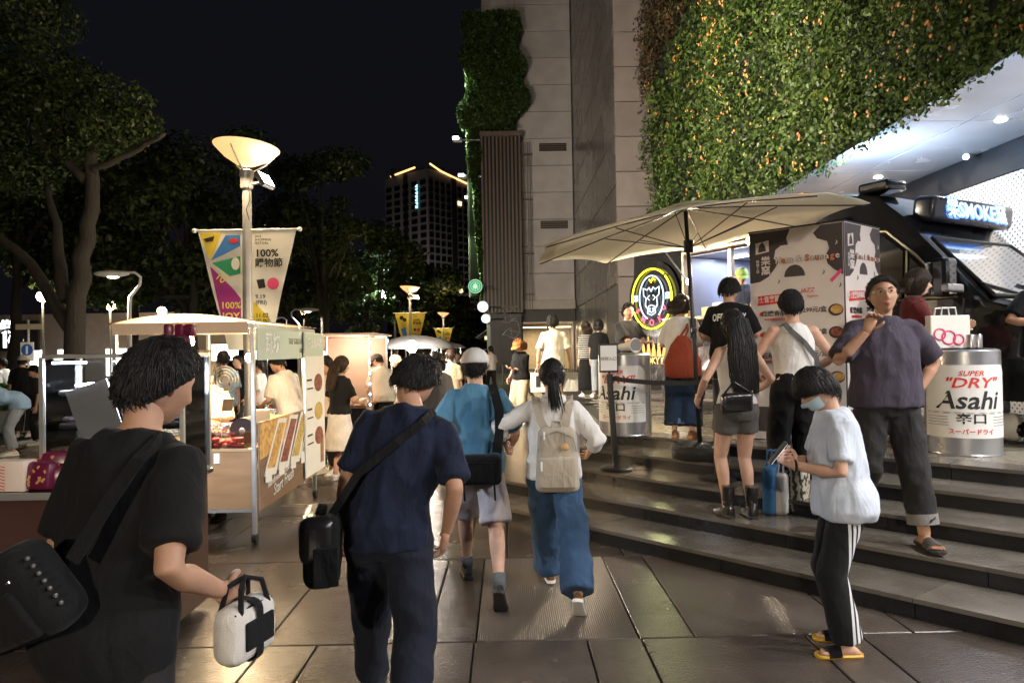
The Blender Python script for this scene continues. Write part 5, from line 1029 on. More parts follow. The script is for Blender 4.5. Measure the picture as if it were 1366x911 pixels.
n_, l_ = nodes_of(m_can); tr_n = n_.new('ShaderNodeBsdfTranslucent'); tr_n.inputs[0].default_value = (0.86, 0.82, 0.70, 1); mx_n = n_.new('ShaderNodeMixShader'); mx_n.inputs[0].default_value = 0.5
l_.new(n_['Principled BSDF'].outputs[0], mx_n.inputs[1]); l_.new(tr_n.outputs[0], mx_n.inputs[2]); l_.new(mx_n.outputs[0], n_['Material Output'].inputs[0])
cn = MB(); cn.loft(rings, cap=False); can = cn.build('canopy', m_can, um, smooth=60, fix=False)
sm = can.modifiers.new('s', 'SOLIDIFY'); sm.thickness = 0.006
v0 = MB(); v0.loft([[cpt(RU * f, 2 * pi * k / 16) + V((0, 0, 0.035 + h)) for k in range(16)] for f, h in ((0.24, -0.01), (0.12, 0.01), (0.01, 0.02))], cap=False); v0.build('vent_cap', m_can, um, smooth=True)
hub = cpt(0.03, 0) + V((0, 0, -0.42)); MB().bar(hub + V((0, 0, -0.05)), hub + V((0, 0, 0.08)), 0.05).build('runner', m_black, um)
for k in range(8):
    a = k * pi / 4; ri = MB().tube([cpt(RU * f, a, 0.018) for f in (0.02, 0.5, 0.985)], 0.0065, 6).build('rib', m_black, um); MB().bar(hub, cpt(RU * 0.52, a, 0.03), 0.0055, n=6).build('strut', m_black, ri)
# ------------------------------------------------------------------ beer barrel tables
m_keg = mat('barrel_silver', (0.52, 0.53, 0.56), 0.30, 0.85, var=0.08, vscale=3)
def barrel(px, Y, label, face, r=0.30, h=0.93, shift=0.0):
    x = at(px, 560, Y).x; t = thing('barrel_table', label, 'barrel', (x, Y, PZ), group=None)
    b_ = MB().lathe([(r - 0.012, 0), (r, 0.012), (r, h - 0.012), (r - 0.012, h), (r - 0.03, h + 0.004)], n=56).build('barrel', m_keg, t, smooth=40)
    MB().lathe([(r + 0.006, 0.0), (r + 0.010, 0.01), (r + 0.006, 0.02)], n=48, cap=False).build('foot_ring', m_keg, b_); MB().lathe([(r - 0.035, h + 0.003), (r - 0.035, h + 0.012), (0.001, h + 0.012)], n=40).build('top', m_black, t)
    def wr(off):
        def f(x_, y_, z_):
            a_ = face + x_ / (r + off); q = r + off + z_; return (q * cos(a_), q * sin(a_), y_)
        return f
    lb = MB(); nn = 26; W = 0.40; vs = []; fs = []   # label panel: chamfered, wrapped round the drum
    for i in range(nn + 1):
        u = -W + 2 * W * i / nn; c_ = max(0, abs(u) - (W - 0.07)); vs += [wr(0.003)(u, 0.16, 0), wr(0.003)(u, 0.80 - c_, 0)]
    for i in range(nn): fs.append((2 * i, 2 * i + 2, 2 * i + 3, 2 * i + 1))
    lo = lb.add(vs, fs).build('label', mat('label_white', (0.74, 0.73, 0.71), 0.4, var=0.03), b_, smooth=True)
    lt = MB(); lt.loft([[V(wr(0.004)(u + 0.0, v, 0)) for u, v in ((-W - 0.06, 0.15), (-W - 0.015, 0.15), (-W - 0.015, 0.83), (-W - 0.06, 0.83))], [V(wr(0.005)(u, v, 0)) for u, v in ((-W - 0.06, 0.15), (-W - 0.015, 0.15), (-W - 0.015, 0.83), (-W - 0.06, 0.83))]]); lt.build('label_stripe', mat('label_grey', (0.30, 0.30, 0.32), 0.4), b_)
    I = M.Identity(4); s = 1.0
    for body_, sz, mm, u, v, bd, sh, sxx in (('SUPER', 0.062, m_red, 0.02, 0.725, 0.012, 0.25, 1.15), ('"DRY"', 0.125, m_red, 0.02, 0.64, 0.015, 0.25, 1.3), ('Asahi', 0.22, m_ink, -0.01, 0.485, 0.016, 0.22, 1.05), ('辛口', 0.10, m_ink, 0.02, 0.325, 0.02, 0, 1.25), ('スーパードライ', 0.052, m_red, 0.02, 0.215, 0.018, 0, 1.0)):
        text(body_, sz, mm, lo, M.Translation((0, 0, v)), bold=bd, shear=sh, sx=sxx, ext=0.001, wrap=(lambda f, uu: (lambda x_, y_, z_: f(x_ + uu, y_, z_)))(wr(0.005), u))
    ls = MB()
    for v in (0.385, 0.375, 0.345, 0.32, 0.295, 0.27):
        for u0, u1 in ((-0.36, -0.16), (0.20, 0.38)) if v < 0.37 else ((-0.36, 0.38),):
            n_ = 8; q = [V(wr(0.005)(u0 + (u1 - u0) * i / n_, v, 0)) for i in range(n_ + 1)]; ls.tube(q, 0.0018, 4)
    ls.build('label_lines', m_ink, lo); 
    sp = MB(); sp.loft([[V(wr(o_)(u, v, 0)) for u, v in ((0.50, 0.03), (0.62, 0.03), (0.62, 0.90), (0.50, 0.90))] for o_ in (0.002, 0.004)]); so = sp.build('side_band', m_ink, b_)
    return t
barrel(834, 8.0, 'silver beer barrel table with a megaphone on top beside the belt barrier', R(-125))
barrel(1284, 6.2, 'silver beer barrel table with a white paper bag on top by the van', R(-114))
# megaphone, cup, paper bag, cans
mp = thing('megaphone', 'white megaphone with a blue grip lying on the barrel table', 'megaphone', (at(838, 462, 7.9).x, 7.86, PZ + 0.945)); MB().tube([(0.06, -0.10, 0.085), (0.02, -0.02, 0.075), (-0.10, 0.06, 0.06)], [0.085, 0.055, 0.04], 20).build('horn', m_white, mp, smooth=50); MB().tube([(0.063, -0.106, 0.085), (0.06, -0.10, 0.085)], [0.075, 0.03], 18).build('mouth', mat('horn_grey', (0.25, 0.25, 0.25), 0.5), mp); MB().rbox((-0.13, 0.07, 0.05), (0.12, 0.08, 0.09), 0.02).build('grip', mat('grip_blue', (0.03, 0.14, 0.45), 0.4), mp)
bgp = at(1272, 440, 6.15); pb = thing('paper_bag', 'white paper carrier bag with pink print on the barrel table', 'paper bag', (bgp.x - 0.04, 6.2, PZ + 0.945)); MB().rbox((0, 0, 0.15), (0.36, 0.14, 0.30), 0.006, 1).build('bag', m_paper, pb)
for y in (-0.05, 0.05): MB().tube([(-0.07, y, 0.30), (-0.06, y, 0.37), (0.06, y, 0.37), (0.07, y, 0.30)], 0.007, 6).build('handle', m_white, pb)
for u, v, r in ((-0.02, 0.10, 0.06), (0.07, 0.08, 0.045), (-0.10, 0.13, 0.05)): MB().tube([V((u + r * cos(a * pi / 10), -0.073, v + r * sin(a * pi / 10))) for a in range(21)], 0.008, 5).build('pink_print', m_pink, pb)
for i, (dx, dy) in enumerate(((0.05, -0.2), (0.16, -0.14))): t = MB().lathe([(0.026, 0), (0.033, 0.008), (0.033, 0.11), (0.027, 0.122)], n=16).build('drink_can', m_steel, None, smooth=40); t.location = (bgp.x + dx, 6.2 + dy, PZ + 0.945); tag(t, 'small steel drink can beside the white paper bag', 'can', 'cans on the barrel')

# ------------------------------------------------------------------ tall two sided menu stand
m_mpap = mat('menu_paper', (0.70, 0.63, 0.60), 0.6, var=0.04); m_mdk = mat('menu_dark', (0.055, 0.042, 0.045), 0.6); m_mor = mat('menu_orange', (0.72, 0.18, 0.05), 0.6)
A = V((2.61, 7.26, PZ)); B_ = V((3.30, 6.60, PZ)); Cc = V((3.93, 7.10, PZ))
ms = thing('menu_stand', 'tall two sided sausage menu stand with a dark scalloped header', 'menu stand', B_)
def face(P, Q, flip):
    d = (Q - P); L = d.length; d.normalize(); nrm = V((d.y, -d.x, 0)); O = P - B_
    def fn(u, v, w_): return O + d * u + nrm * w_ + V((0, 0, v))
    pn = MB().prism([(0.008, 0.02), (L - 0.008, 0.02), (L - 0.008, 2.2), (0.008, 2.2)], lambda u, v, w_: fn(u, v, w_ - 0.02), 0.02).build('panel', m_mpap, ms)
    def pr(poly, m, k=1, name='print_shape'): return MB().prism(poly, lambda u, v, w_: fn(u * L, v, 0.0015 * k + w_), 0.001).build(name, m, pn)
    wave = [(0.01, 2.19), (0.01, 1.66), (0.12, 1.67), (0.22, 1.72), (0.29, 1.80), (0.33, 1.86), (0.28, 1.90), (0.30, 1.99), (0.36, 2.03), (0.44, 2.03), (0.42, 2.10), (0.46, 2.19)]
    pr(wave, m_mdk); wave2 = [(0.99, 2.19), (0.99, 1.68), (0.90, 1.74), (0.84, 1.80), (0.82, 1.88), (0.86, 1.95), (0.84, 2.02), (0.74, 2.06), (0.70, 2.12), (0.78, 2.19)]; pr(wave2, m_mdk)
    pr([(0.50 + 0.11 * cos(R(a)), 1.70 + 0.12 * sin(R(a))) for a in range(0, 181, 15)], m_mdk)
    pr([(0.08, 1.96), (0.23, 1.98), (0.23, 2.10), (0.08, 2.08)], m_mpap, 3); pr([(0.11, 1.98), (0.20, 1.99), (0.19, 2.04), (0.16, 2.09), (0.12, 2.05)], m_mdk, 5)
    M_ = lambda u, v, k=3: plane_mw(fn(u * L, v, 0.0015 * k), d)
    text('樂\n窯', 0.10, m_mpap, pn, M_(0.19, 1.83, 3), bold=0.02); text('煙\n燻\n工\n坊', 0.035, m_mpap, pn, M_(0.10, 1.83, 3))
    hs = 0.088 * (1 if L > 0.9 else 0.85)
    xo = 0.30
    for s_, mm in (('H', m_mpap), ('a', m_mor), ('m', m_mpap), (' ', None), ('&', m_mpap), (' ', None), ('S', m_mor), ('a', m_mpap), ('u', m_mor), ('s', m_mpap), ('a', m_mpap), ('g', m_mor), ('e', m_mpap)):
        wd = {'m': 0.075, ' ': 0.03, 'H': 0.062, '&': 0.06}.get(s_, 0.051)
        if mm:
            text(s_, hs, m_mdk, pn, M_(xo + wd / 2, 1.875, 4), bold=0.05); text(s_, hs, mm, pn, M_(xo + wd / 2, 1.875, 6), bold=0.012)
        xo += wd
    pr([(0.09, 1.42), (0.53, 1.45), (0.53, 1.54), (0.09, 1.52)], m_red, 2); text('爵士音樂節專屬套餐', 0.072, m_mpap, pn, plane_mw(fn(0.31 * L, 1.483, 0.006), d + V((0, 0, 0.05))), bold=0.015, sx=0.78 if L > 0.9 else 0.65); text('JAZZ', 0.06, m_red, pn, M_(0.63, 1.55), shear=0.2); text('Together', 0.03, m_red, pn, M_(0.68, 1.49), shear=0.2)
    for i, (nm, pc) in enumerate((('煙燻香腸', '299元/盒'), ('乳酪火腿', '199元/盒'), ('三明治盒', '199元/盒'), ('香料紅酒', '180元/杯'))):
        v = 1.33 - i * 0.22
        pr([(0.13 + 0.022 * cos(a * pi / 6), v + 0.022 * sin(a * pi / 6) * 1) for a in range(12)], m_red, 2); text(nm, 0.065, m_ink, pn, M_(0.27, v), bold=0.008); text('附經典酸菜與芥末', 0.028, m_red, pn, M_(0.28, v - 0.06)); text(pc, 0.062, m_ink, pn, M_(0.70, v + 0.02), bold=0.01)
        pr([(0.91 + 0.075 * cos(a * pi / 8), v + 0.01 + 0.06 * sin(a * pi / 8)) for a in range(16)], m_mdk, 2); pr([(0.92 + 0.06 * cos(a * pi / 8), v + 0.015 + 0.042 * sin(a * pi / 8)) for a in range(16)], f_gold if i != 1 else f_dark, 4)
    pr([(0.86, 1.64), (0.97, 1.74), (0.98, 1.71), (0.88, 1.61)], m_pink, 3)
    for u, v in ((0.93, 2.0), (0.80, 1.72), (0.33, 1.66), (0.96, 1.58)): text('♪', 0.07, m_mpap if v > 1.9 else m_mdk, pn, M_(u, v))
    pr([(0.06, 0.10), (0.94, 0.10), (0.94, 0.36), (0.06, 0.36)], m_mdk)
    MB().tube([fn(0, 2.205, 0.0), fn(L, 2.205, 0)], 0.008, 6).build('top_rail', m_black, pn)
face(A, B_, 0); face(B_ + (Cc - B_).normalized() * 0.012, Cc, 1)
MB().tube([A - B_ + V((0.02, 0.03, 0.01)), Cc - B_ + V((0, 0, 0.01))], 0.01, 6).build('foot_bar', m_black, ms); MB().bar((0.003, 0.012, 0), (0.003, 0.012, 2.2), 0.008).build('corner_post', m_black, ms)

# ------------------------------------------------------------------ belt barrier with an entrance board
sp = gnd(822, 626, 3 * RISE); st = thing('belt_barrier', 'black belt barrier post with a white queue entrance board', 'belt barrier', sp)
MB().lathe([(0.17, 0), (0.175, 0.008), (0.16, 0.02), (0.03, 0.03)], n=36).build('base', m_black, st, smooth=40); MB().tube([(0, 0, 0.02), (-0.05, 0, 0.93)], 0.032, 18).build('post', m_black, st, smooth=40); MB().bar((-0.05, 0, 0.90), (-0.052, 0, 0.99), 0.036, n=16).build('belt_head', m_black, st)
br = thing('a', 'b', 'c'); bpy.data.objects.remove(br)
bf = MB().rbox((-0.06, -0.01, 1.16), (0.20, 0.02, 0.30), 0.008).build('board_frame', m_black, st); MB().bb((-0.145, -0.024, 1.03), (0.025, -0.0205, 1.29)).build('board', m_white, bf); text('排隊入口', 0.042, mat('board_ink', (0.35, 0.24, 0.2), 0.6), bf, plane_mw((-0.06, -0.027, 1.15), (1, 0, 0)), bold=0.01); MB().bar((-0.052, 0, 0.98), (-0.056, 0, 1.02), 0.01).build('board_stem', m_black, bf)
e = at(952, 509, 6.5) - sp; bl = MB(); p0 = V((-0.02, 0, 0.945)); n_ = 10
rg = []
for i in range(n_ + 1):
    k = i / n_; c_ = p0.lerp(V((e.x, e.y, e.z)), k) + V((0, 0, -0.03 * sin(pi * k))); rg.append([c_ + V((0, -0.001, -0.024)), c_ + V((0, 0.001, -0.024)), c_ + V((0, 0.001, 0.024)), c_ + V((0, -0.001, 0.024))])
bl.loft(rg); bl.build('belt', mat('belt_black', (0.02, 0.02, 0.022), 0.7), st)
s2p = V((sp.x + e.x + 0.02, sp.y + e.y, 3 * RISE)); cpl = cline(s2p); s2p.z = sum(RISE for c_ in CK if c_ < cpl)
st2 = thing('belt_barrier', 'black belt barrier post at the far end of the belt by the parasol', 'belt barrier', s2p); hh = sp.z + 0.95 - s2p.z
MB().lathe([(0.17, 0), (0.175, 0.008), (0.16, 0.02), (0.03, 0.03)], n=36).build('base', m_black, st2, smooth=40); MB().tube([(0, 0, 0.02), (0, 0, hh)], 0.032, 18).build('post', m_black, st2, smooth=40)
# ------------------------------------------------------------------ people
def skin(name, c): return mat('skin_' + name, c, 0.55, var=0.11, vscale=16, bump=0.07, bscale=140, sub=0.06, spec=0.32)
SK1 = skin('light', (0.52, 0.31, 0.22)); SK2 = skin('tan', (0.42, 0.235, 0.155)); SK3 = skin('fair', (0.60, 0.38, 0.28))
def hairmat(name, c): return mat('hair_' + name, c, 0.52, var=0.35, vscale=30, bump=0.3, bscale=160, spec=0.28, stretch=(1, 1, 0.15))
HB = hairmat('black', (0.010, 0.009, 0.009)); HBr = hairmat('brown', (0.030, 0.018, 0.012)); HG = hairmat('greying', (0.045, 0.043, 0.042)); HL = hairmat('auburn', (0.22, 0.09, 0.035))
m_lip = mat('lips', (0.38, 0.13, 0.11), 0.4, var=0.05); m_eyew = mat('eye_white', (0.38, 0.35, 0.33), 0.25, var=0); m_eyed = mat('eye_dark', (0.015, 0.01, 0.008), 0.15, var=0)
HR = (0.076, 0.096, 0.118)
def g_(x, s): return math.exp(-(x / s) ** 2)
def head_pt(dx, dy, dz):
    x, y, z = HR[0] * dx, HR[1] * dy, HR[2] * dz
    if z < 0:
        k = -dz; x *= 1 - 0.30 * k ** 1.6; y = y * (1 - 0.05 * k) + (0.012 * k if dy > 0 else 0.035 * k * k)
    if y > 0.01:
        f = min(1, y / 0.05)
        zz = z
        nose = 0.0
        if -0.045 < zz < 0.03: nose = 0.026 * g_(x, 0.010 + 0.006 * max(0, min(1, (0.01 - zz) / 0.04))) * max(0, min(1, (0.028 - zz) / 0.05)) * (1 if zz > -0.034 else max(0, (zz + 0.045) / 0.011))
        ey = -0.011 * g_(abs(x) - 0.032, 0.017) * g_(zz - 0.010, 0.014)
        br = 0.005 * g_(zz - 0.032, 0.012) * g_(x, 0.055)
        lp = 0.008 * g_(x, 0.024) * (g_(zz + 0.060, 0.006) + 0.9 * g_(zz + 0.073, 0.007)) - 0.003 * g_(x, 0.024) * g_(zz + 0.066, 0.003)
        ch = 0.010 * g_(x, 0.026) * g_(zz + 0.098, 0.016); ck = 0.004 * g_(abs(x) - 0.042, 0.018) * g_(zz + 0.022, 0.022)
        y += f * (nose + ey + br + lp + ch + ck)
    return V((x, y, z))
def head_mesh(det):
    nu, nv = (56, 46) if det >= 2 else ((28, 22) if det == 1 else (16, 12)); o = MB(); rings = []
    for i in range(nv + 1):
        t = min(max(pi * i / nv, 0.03), pi - 0.03); ring = []
        for k in range(nu):
            a = 2 * pi * k / nu; a = a - 0.28 * sin(a) if det >= 2 else a     # denser towards the face
            ring.append(head_pt(sin(t) * sin(a), sin(t) * cos(a), -cos(t)))
        rings.append(ring)
    o.loft(rings)
    for s in (-1, 1):
        o.tube([V((s * 0.070, -0.008, -0.030)), V((s * 0.079, -0.014, -0.012)), V((s * 0.083, -0.020, 0.012)), V((s * 0.077, -0.014, 0.030))], [0.006, 0.012, 0.016, 0.008], 8, flat=0.6)
    return o
def hairline(az, style):
    xs = [0, 35, 60, 85, 105, 130, 180]
    ys = {'short': [0.72, 0.66, 0.44, 0.16, -0.10, -0.36, -0.48], 'long': [0.52, 0.42, 0.10, -0.35, -0.7, -0.8, -0.8], 'bob': [0.45, 0.30, -0.05, -0.55, -0.85, -0.85, -0.85], 'fringe': [0.28, 0.26, 0.14, 0.02, -0.20, -0.44, -0.52], 'pony': [0.50, 0.42, 0.25, 0.05, -0.15, -0.4, -0.55]}[style]
    return float(np.interp(abs(math.degrees(az)), xs, ys))
def hs(d, off): return V((d.x * (HR[0] + off), d.y * (HR[1] + off * 0.9), d.z * (HR[2] + off)))
def hair_build(style, det, length=0.35, seed=1, thick=0.018):
    rnd = random.Random(seed); base = {'long': 'long', 'bob': 'bob', 'short': 'short', 'pony': 'pony', 'fringe': 'fringe'}[style]
    o = MB(); nu, nv = (36, 20) if det >= 1 else (18, 12); idx = {}; vs = []; fs = []
    def gp(i, k):
        a = 2 * pi * k / nu - pi; t = pi * 0.93 * i / nv
        d = V((sin(t) * sin(a), sin(t) * cos(a), cos(t))); hl = hairline(a, base); ex = d.z - hl
        d2 = d
        if ex < 0:                                # pull onto the hairline
            t2 = math.acos(max(-0.98, min(0.98, hl))); d2 = V((sin(t2) * sin(a), sin(t2) * cos(a), cos(t2)))
        off = thick * (0.55 + 0.6 * min(1, max(0, ex) / 0.25)) + 0.008 * noise.noise(V((d.x * 5 + seed, d.y * 5, d.z * 5))) if ex > 0 else 0.004
        if style in ('bob', 'fringe') and ex > 0: off += 0.010 * min(1, ex)
        return hs(d2, off)
    for i in range(nv + 1):
        for k in range(nu): vs.append(gp(i, k))
    for i in range(nv):
        for k in range(nu): a = i * nu + k; b = i * nu + (k + 1) % nu; fs.append((a, b, b + nu, a + nu))
    o.add(vs, fs)
    tie = V((0, -0.115, 0.015)); crown = V((0, -0.35, 0.94)).normalized()
    n = {0: 60, 1: 600, 2: 2200}[det]
    for q in range(n):
        for _ in range(20):
            d = V((rnd.gauss(0, 1), rnd.gauss(0, 1), rnd.gauss(0.2, 1))).normalized()
            if d.z > hairline(atan2(d.x, d.y), base) + 0.02: break
        fl = (d - crown); fl = fl - d * fl.dot(d)
        if fl.length < 1e-3: fl = V((rnd.gauss(0, 1), rnd.gauss(0, 1), 0))
        if style == 'pony': fl = tie.normalized() - d; fl = fl - d * fl.dot(d)
        if style == 'fringe' and d.y > 0.2: fl = V((0.25, 0.4, -1)); fl = fl - d * fl.dot(d)
        fl.normalize(); fl += V((rnd.gauss(0, 0.26), rnd.gauss(0, 0.26), rnd.gauss(0, 0.14)))
        pts = []; L = rnd.uniform(0.45, 0.85); off = thick + rnd.uniform(-0.005, 0.004); st = 5
        for k in range(st + 1):
            dd = (d + fl * (L * k / st)).normalized(); hl = hairline(atan2(dd.x, dd.y), base)
            if dd.z < hl - 0.03: dd.z = hl - 0.03; dd.normalize()
            pts.append(hs(dd, off + ((0.016 * rnd.random() * (k / st) ** 2) if style == 'short' else 0.010 * (style in ('bob', 'fringe')))))
        o.tube(pts, [(0.008, 0.003, 0.0015)[det]] + [(0.01, 0.0036, 0.0020)[det]] * (st - 1) + [0.0006], 3 if det < 2 else 4, cap=False)
    if style in ('long', 'bob'):
        Lh = length; rg = []
        for k in range(9):
            f = k / 8; z = 0.03 - (0.03 + Lh) * f; yb = -0.055 - 0.045 * min(1, f * 2.2); wx = (0.088 + 0.028 * min(1, f * 2)) * (1 - 0.35 * max(0, f - 0.75) * 4 * 0.6); th_ = 0.055 - 0.022 * f
            rg.append([V((wx * cos(a * pi / 9), yb + th_ * sin(a * pi / 9), z)) for a in range(18)])
        o.loft(rg)
        for q in range({0: 40, 1: 260, 2: 900}[det]):
            a = rnd.uniform(-pi * 0.95, 0.0) if rnd.random() < 0.8 else rnd.uniform(0, pi); e0 = rnd.uniform(0.9, 1.06); pts = []
            Lq = Lh * rnd.uniform(0.75, 1.12)
            for k in range(7):
                f = k / 6; yb = -0.055 - 0.045 * min(1, f * 2.2); wx = 0.090 + 0.026 * min(1, f * 2); pts.append(V((wx * e0 * cos(a) * (1 - 0.25 * max(0, f - 0.7)), yb + (0.057 - 0.02 * f) * e0 * sin(a), 0.04 - Lq * f)) + V((rnd.gauss(0, 0.002 + 0.006 * f), rnd.gauss(0, 0.002 + 0.005 * f), 0)))
            o.tube(pts, [q_ * (1.0 if det == 0 else 0.5) for q_ in (0.004, 0.006, 0.007, 0.007, 0.006, 0.005, 0.001)], 4, cap=False)
    if style == 'pony':
        pl = [tie, tie + V((0, -0.035, -0.01)), tie + V((0.004, -0.05, -0.07)), tie + V((0.012, -0.045, -0.15)), tie + V((0.02, -0.03, -length))]; o.tube(pl, [0.024, 0.032, 0.034, 0.028, 0.006], 10)
        for q in range(60 if det else 20):
            j = V((rnd.gauss(0, 0.016), rnd.gauss(0, 0.016), rnd.uniform(-0.03, 0.02))); o.tube([p + j * (0.6 + 0.25 * k) for k, p in enumerate(pl)], [0.005, 0.006, 0.006, 0.005, 0.001], 3, cap=False)
    return o
def cap_build(brim=0.085):
    o = MB(); rings = []
    for i in range(9):
        t = pi * 0.5 * (i + 0.3) / 8.3 * 1.02; zz = cos(t); rings.append([hs(V((sin(t) * sin(a * pi / 16), sin(t) * cos(a * pi / 16), zz * (0.84 - 0.08 * zz))), 0.020) + V((0, -0.004, 0.020)) for a in range(32)])
    o.loft(rings); b = MB(); top = []; bot = []
    for i in range(13):
        a = R(-62 + 124 * i / 12); p = hs(V((sin(a), cos(a), 0.06)), 0.02) + V((0, 0, 0.018)); ex = brim * cos(a * 1.2) ** 0.8 if abs(a) < 1.1 else 0.0
        top += [p, p + V((0.25 * ex * sin(a), ex, -0.022 * cos(a) - 0.004 - 0.015 * abs(sin(a))))]
    n = len(top); b.add(top + [p - V((0, 0, 0.004)) for p in top], [(2 * i, 2 * i + 1, 2 * i + 3, 2 * i + 2) for i in range(12)] + [(n + 2 * i, n + 2 * i + 2, n + 2 * i + 3, n + 2 * i + 1) for i in range(12)] + [(2 * i + 1, n + 2 * i + 1, n + 2 * i + 3, 2 * i + 3) for i in range(12)])
    return o, b
def ik(a, t, l1, l2, pole):
    d = t - a; L = d.length; mx = (l1 + l2) * 0.998
    if L > mx: t = a + d * (mx / L); d = t - a; L = mx
    u = d.normalized(); x = (l1 * l1 - l2 * l2 + L * L) / (2 * L); h = sqrt(max(0, l1 * l1 - x * x))
    p = pole - u * pole.dot(u); p = p.normalized() if p.length > 1e-5 else V((0, 1, 0))
    return a + u * x + p * h, t
def smooth01(x): x = max(0, min(1, x)); return x * x * (3 - 2 * x)
TM = [(0.79, 0.120, 0.095, 0), (0.86, 0.158, 0.112, -0.006), (0.94, 0.156, 0.110, -0.006), (1.04, 0.142, 0.102, 0.0), (1.16, 0.152, 0.108, 0.004), (1.27, 0.164, 0.112, 0.0), (1.34, 0.152, 0.100, -0.008), (1.395, 0.108, 0.078, -0.012), (1.44, 0.062, 0.060, -0.008)]
TF = [(0.79, 0.120, 0.098, 0), (0.86, 0.166, 0.116, -0.010), (0.94, 0.150, 0.106, -0.008), (1.04, 0.122, 0.088, 0.0), (1.16, 0.134, 0.098, 0.006), (1.26, 0.146, 0.108, 0.008), (1.34, 0.142, 0.090, -0.004), (1.40, 0.108, 0.070, -0.010), (1.435, 0.056, 0.052, -0.006)]
def hand_into(o, wr, d, thumb, right, s, n=6, curl=25, spread=1.0):
    d = d.normalized(); t = thumb - d * thumb.dot(d); t = t.normalized() if t.length > 1e-4 else frame(d)[0]
    nm = t.cross(d) if right else d.cross(t); q = 0.098 * s
    def ring(c, w, th, dd):
        up = nm; return [c + t * (w * cos(a * pi / 5)) + up * (th * sin(a * pi / 5)) for a in range(10)]
    o.loft([ring(wr - d * 0.02 * s, 0.026 * s, 0.020 * s, d), ring(wr + d * 0.02 * s, 0.033 * s, 0.019 * s, d), ring(wr + d * 0.06 * s, 0.041 * s, 0.017 * s, d), ring(wr + d * q, 0.040 * s, 0.013 * s, d)])
    for i, (off, L) in enumerate(((0.030, 0.068), (0.010, 0.078), (-0.010, 0.072), (-0.029, 0.056))):
        b = wr + d * (q - 0.012) * 1 + t * (off * s); c1, c2, c3 = R(curl * 0.7), R(curl * 1.8), R(curl * 2.6); dd = lambda c: d * cos(c) + nm * sin(c) + t * (off * 0.9 * spread * cos(c))
        p1 = b + dd(c1) * L * 0.45 * s; p2 = p1 + dd(c2) * L * 0.32 * s; p3 = p2 + dd(c3) * L * 0.26 * s; o.tube([b, p1, p2, p3], [0.0098 * s, 0.009 * s, 0.0083 * s, 0.0058 * s], n)
    b = wr + d * 0.022 * s + t * 0.026 * s; p1 = b + (d * 0.6 + t * 0.8 + nm * 0.35).normalized() * 0.036 * s; p2 = p1 + (d * 0.9 + t * 0.35 + nm * 0.35).normalized() * 0.030 * s; p3 = p2 + (d + t * 0.1 + nm * 0.4).normalized() * 0.022 * s; o.tube([b, p1, p2, p3], [0.014 * s, 0.0115 * s, 0.010 * s, 0.0065 * s], n)
class PP: pass
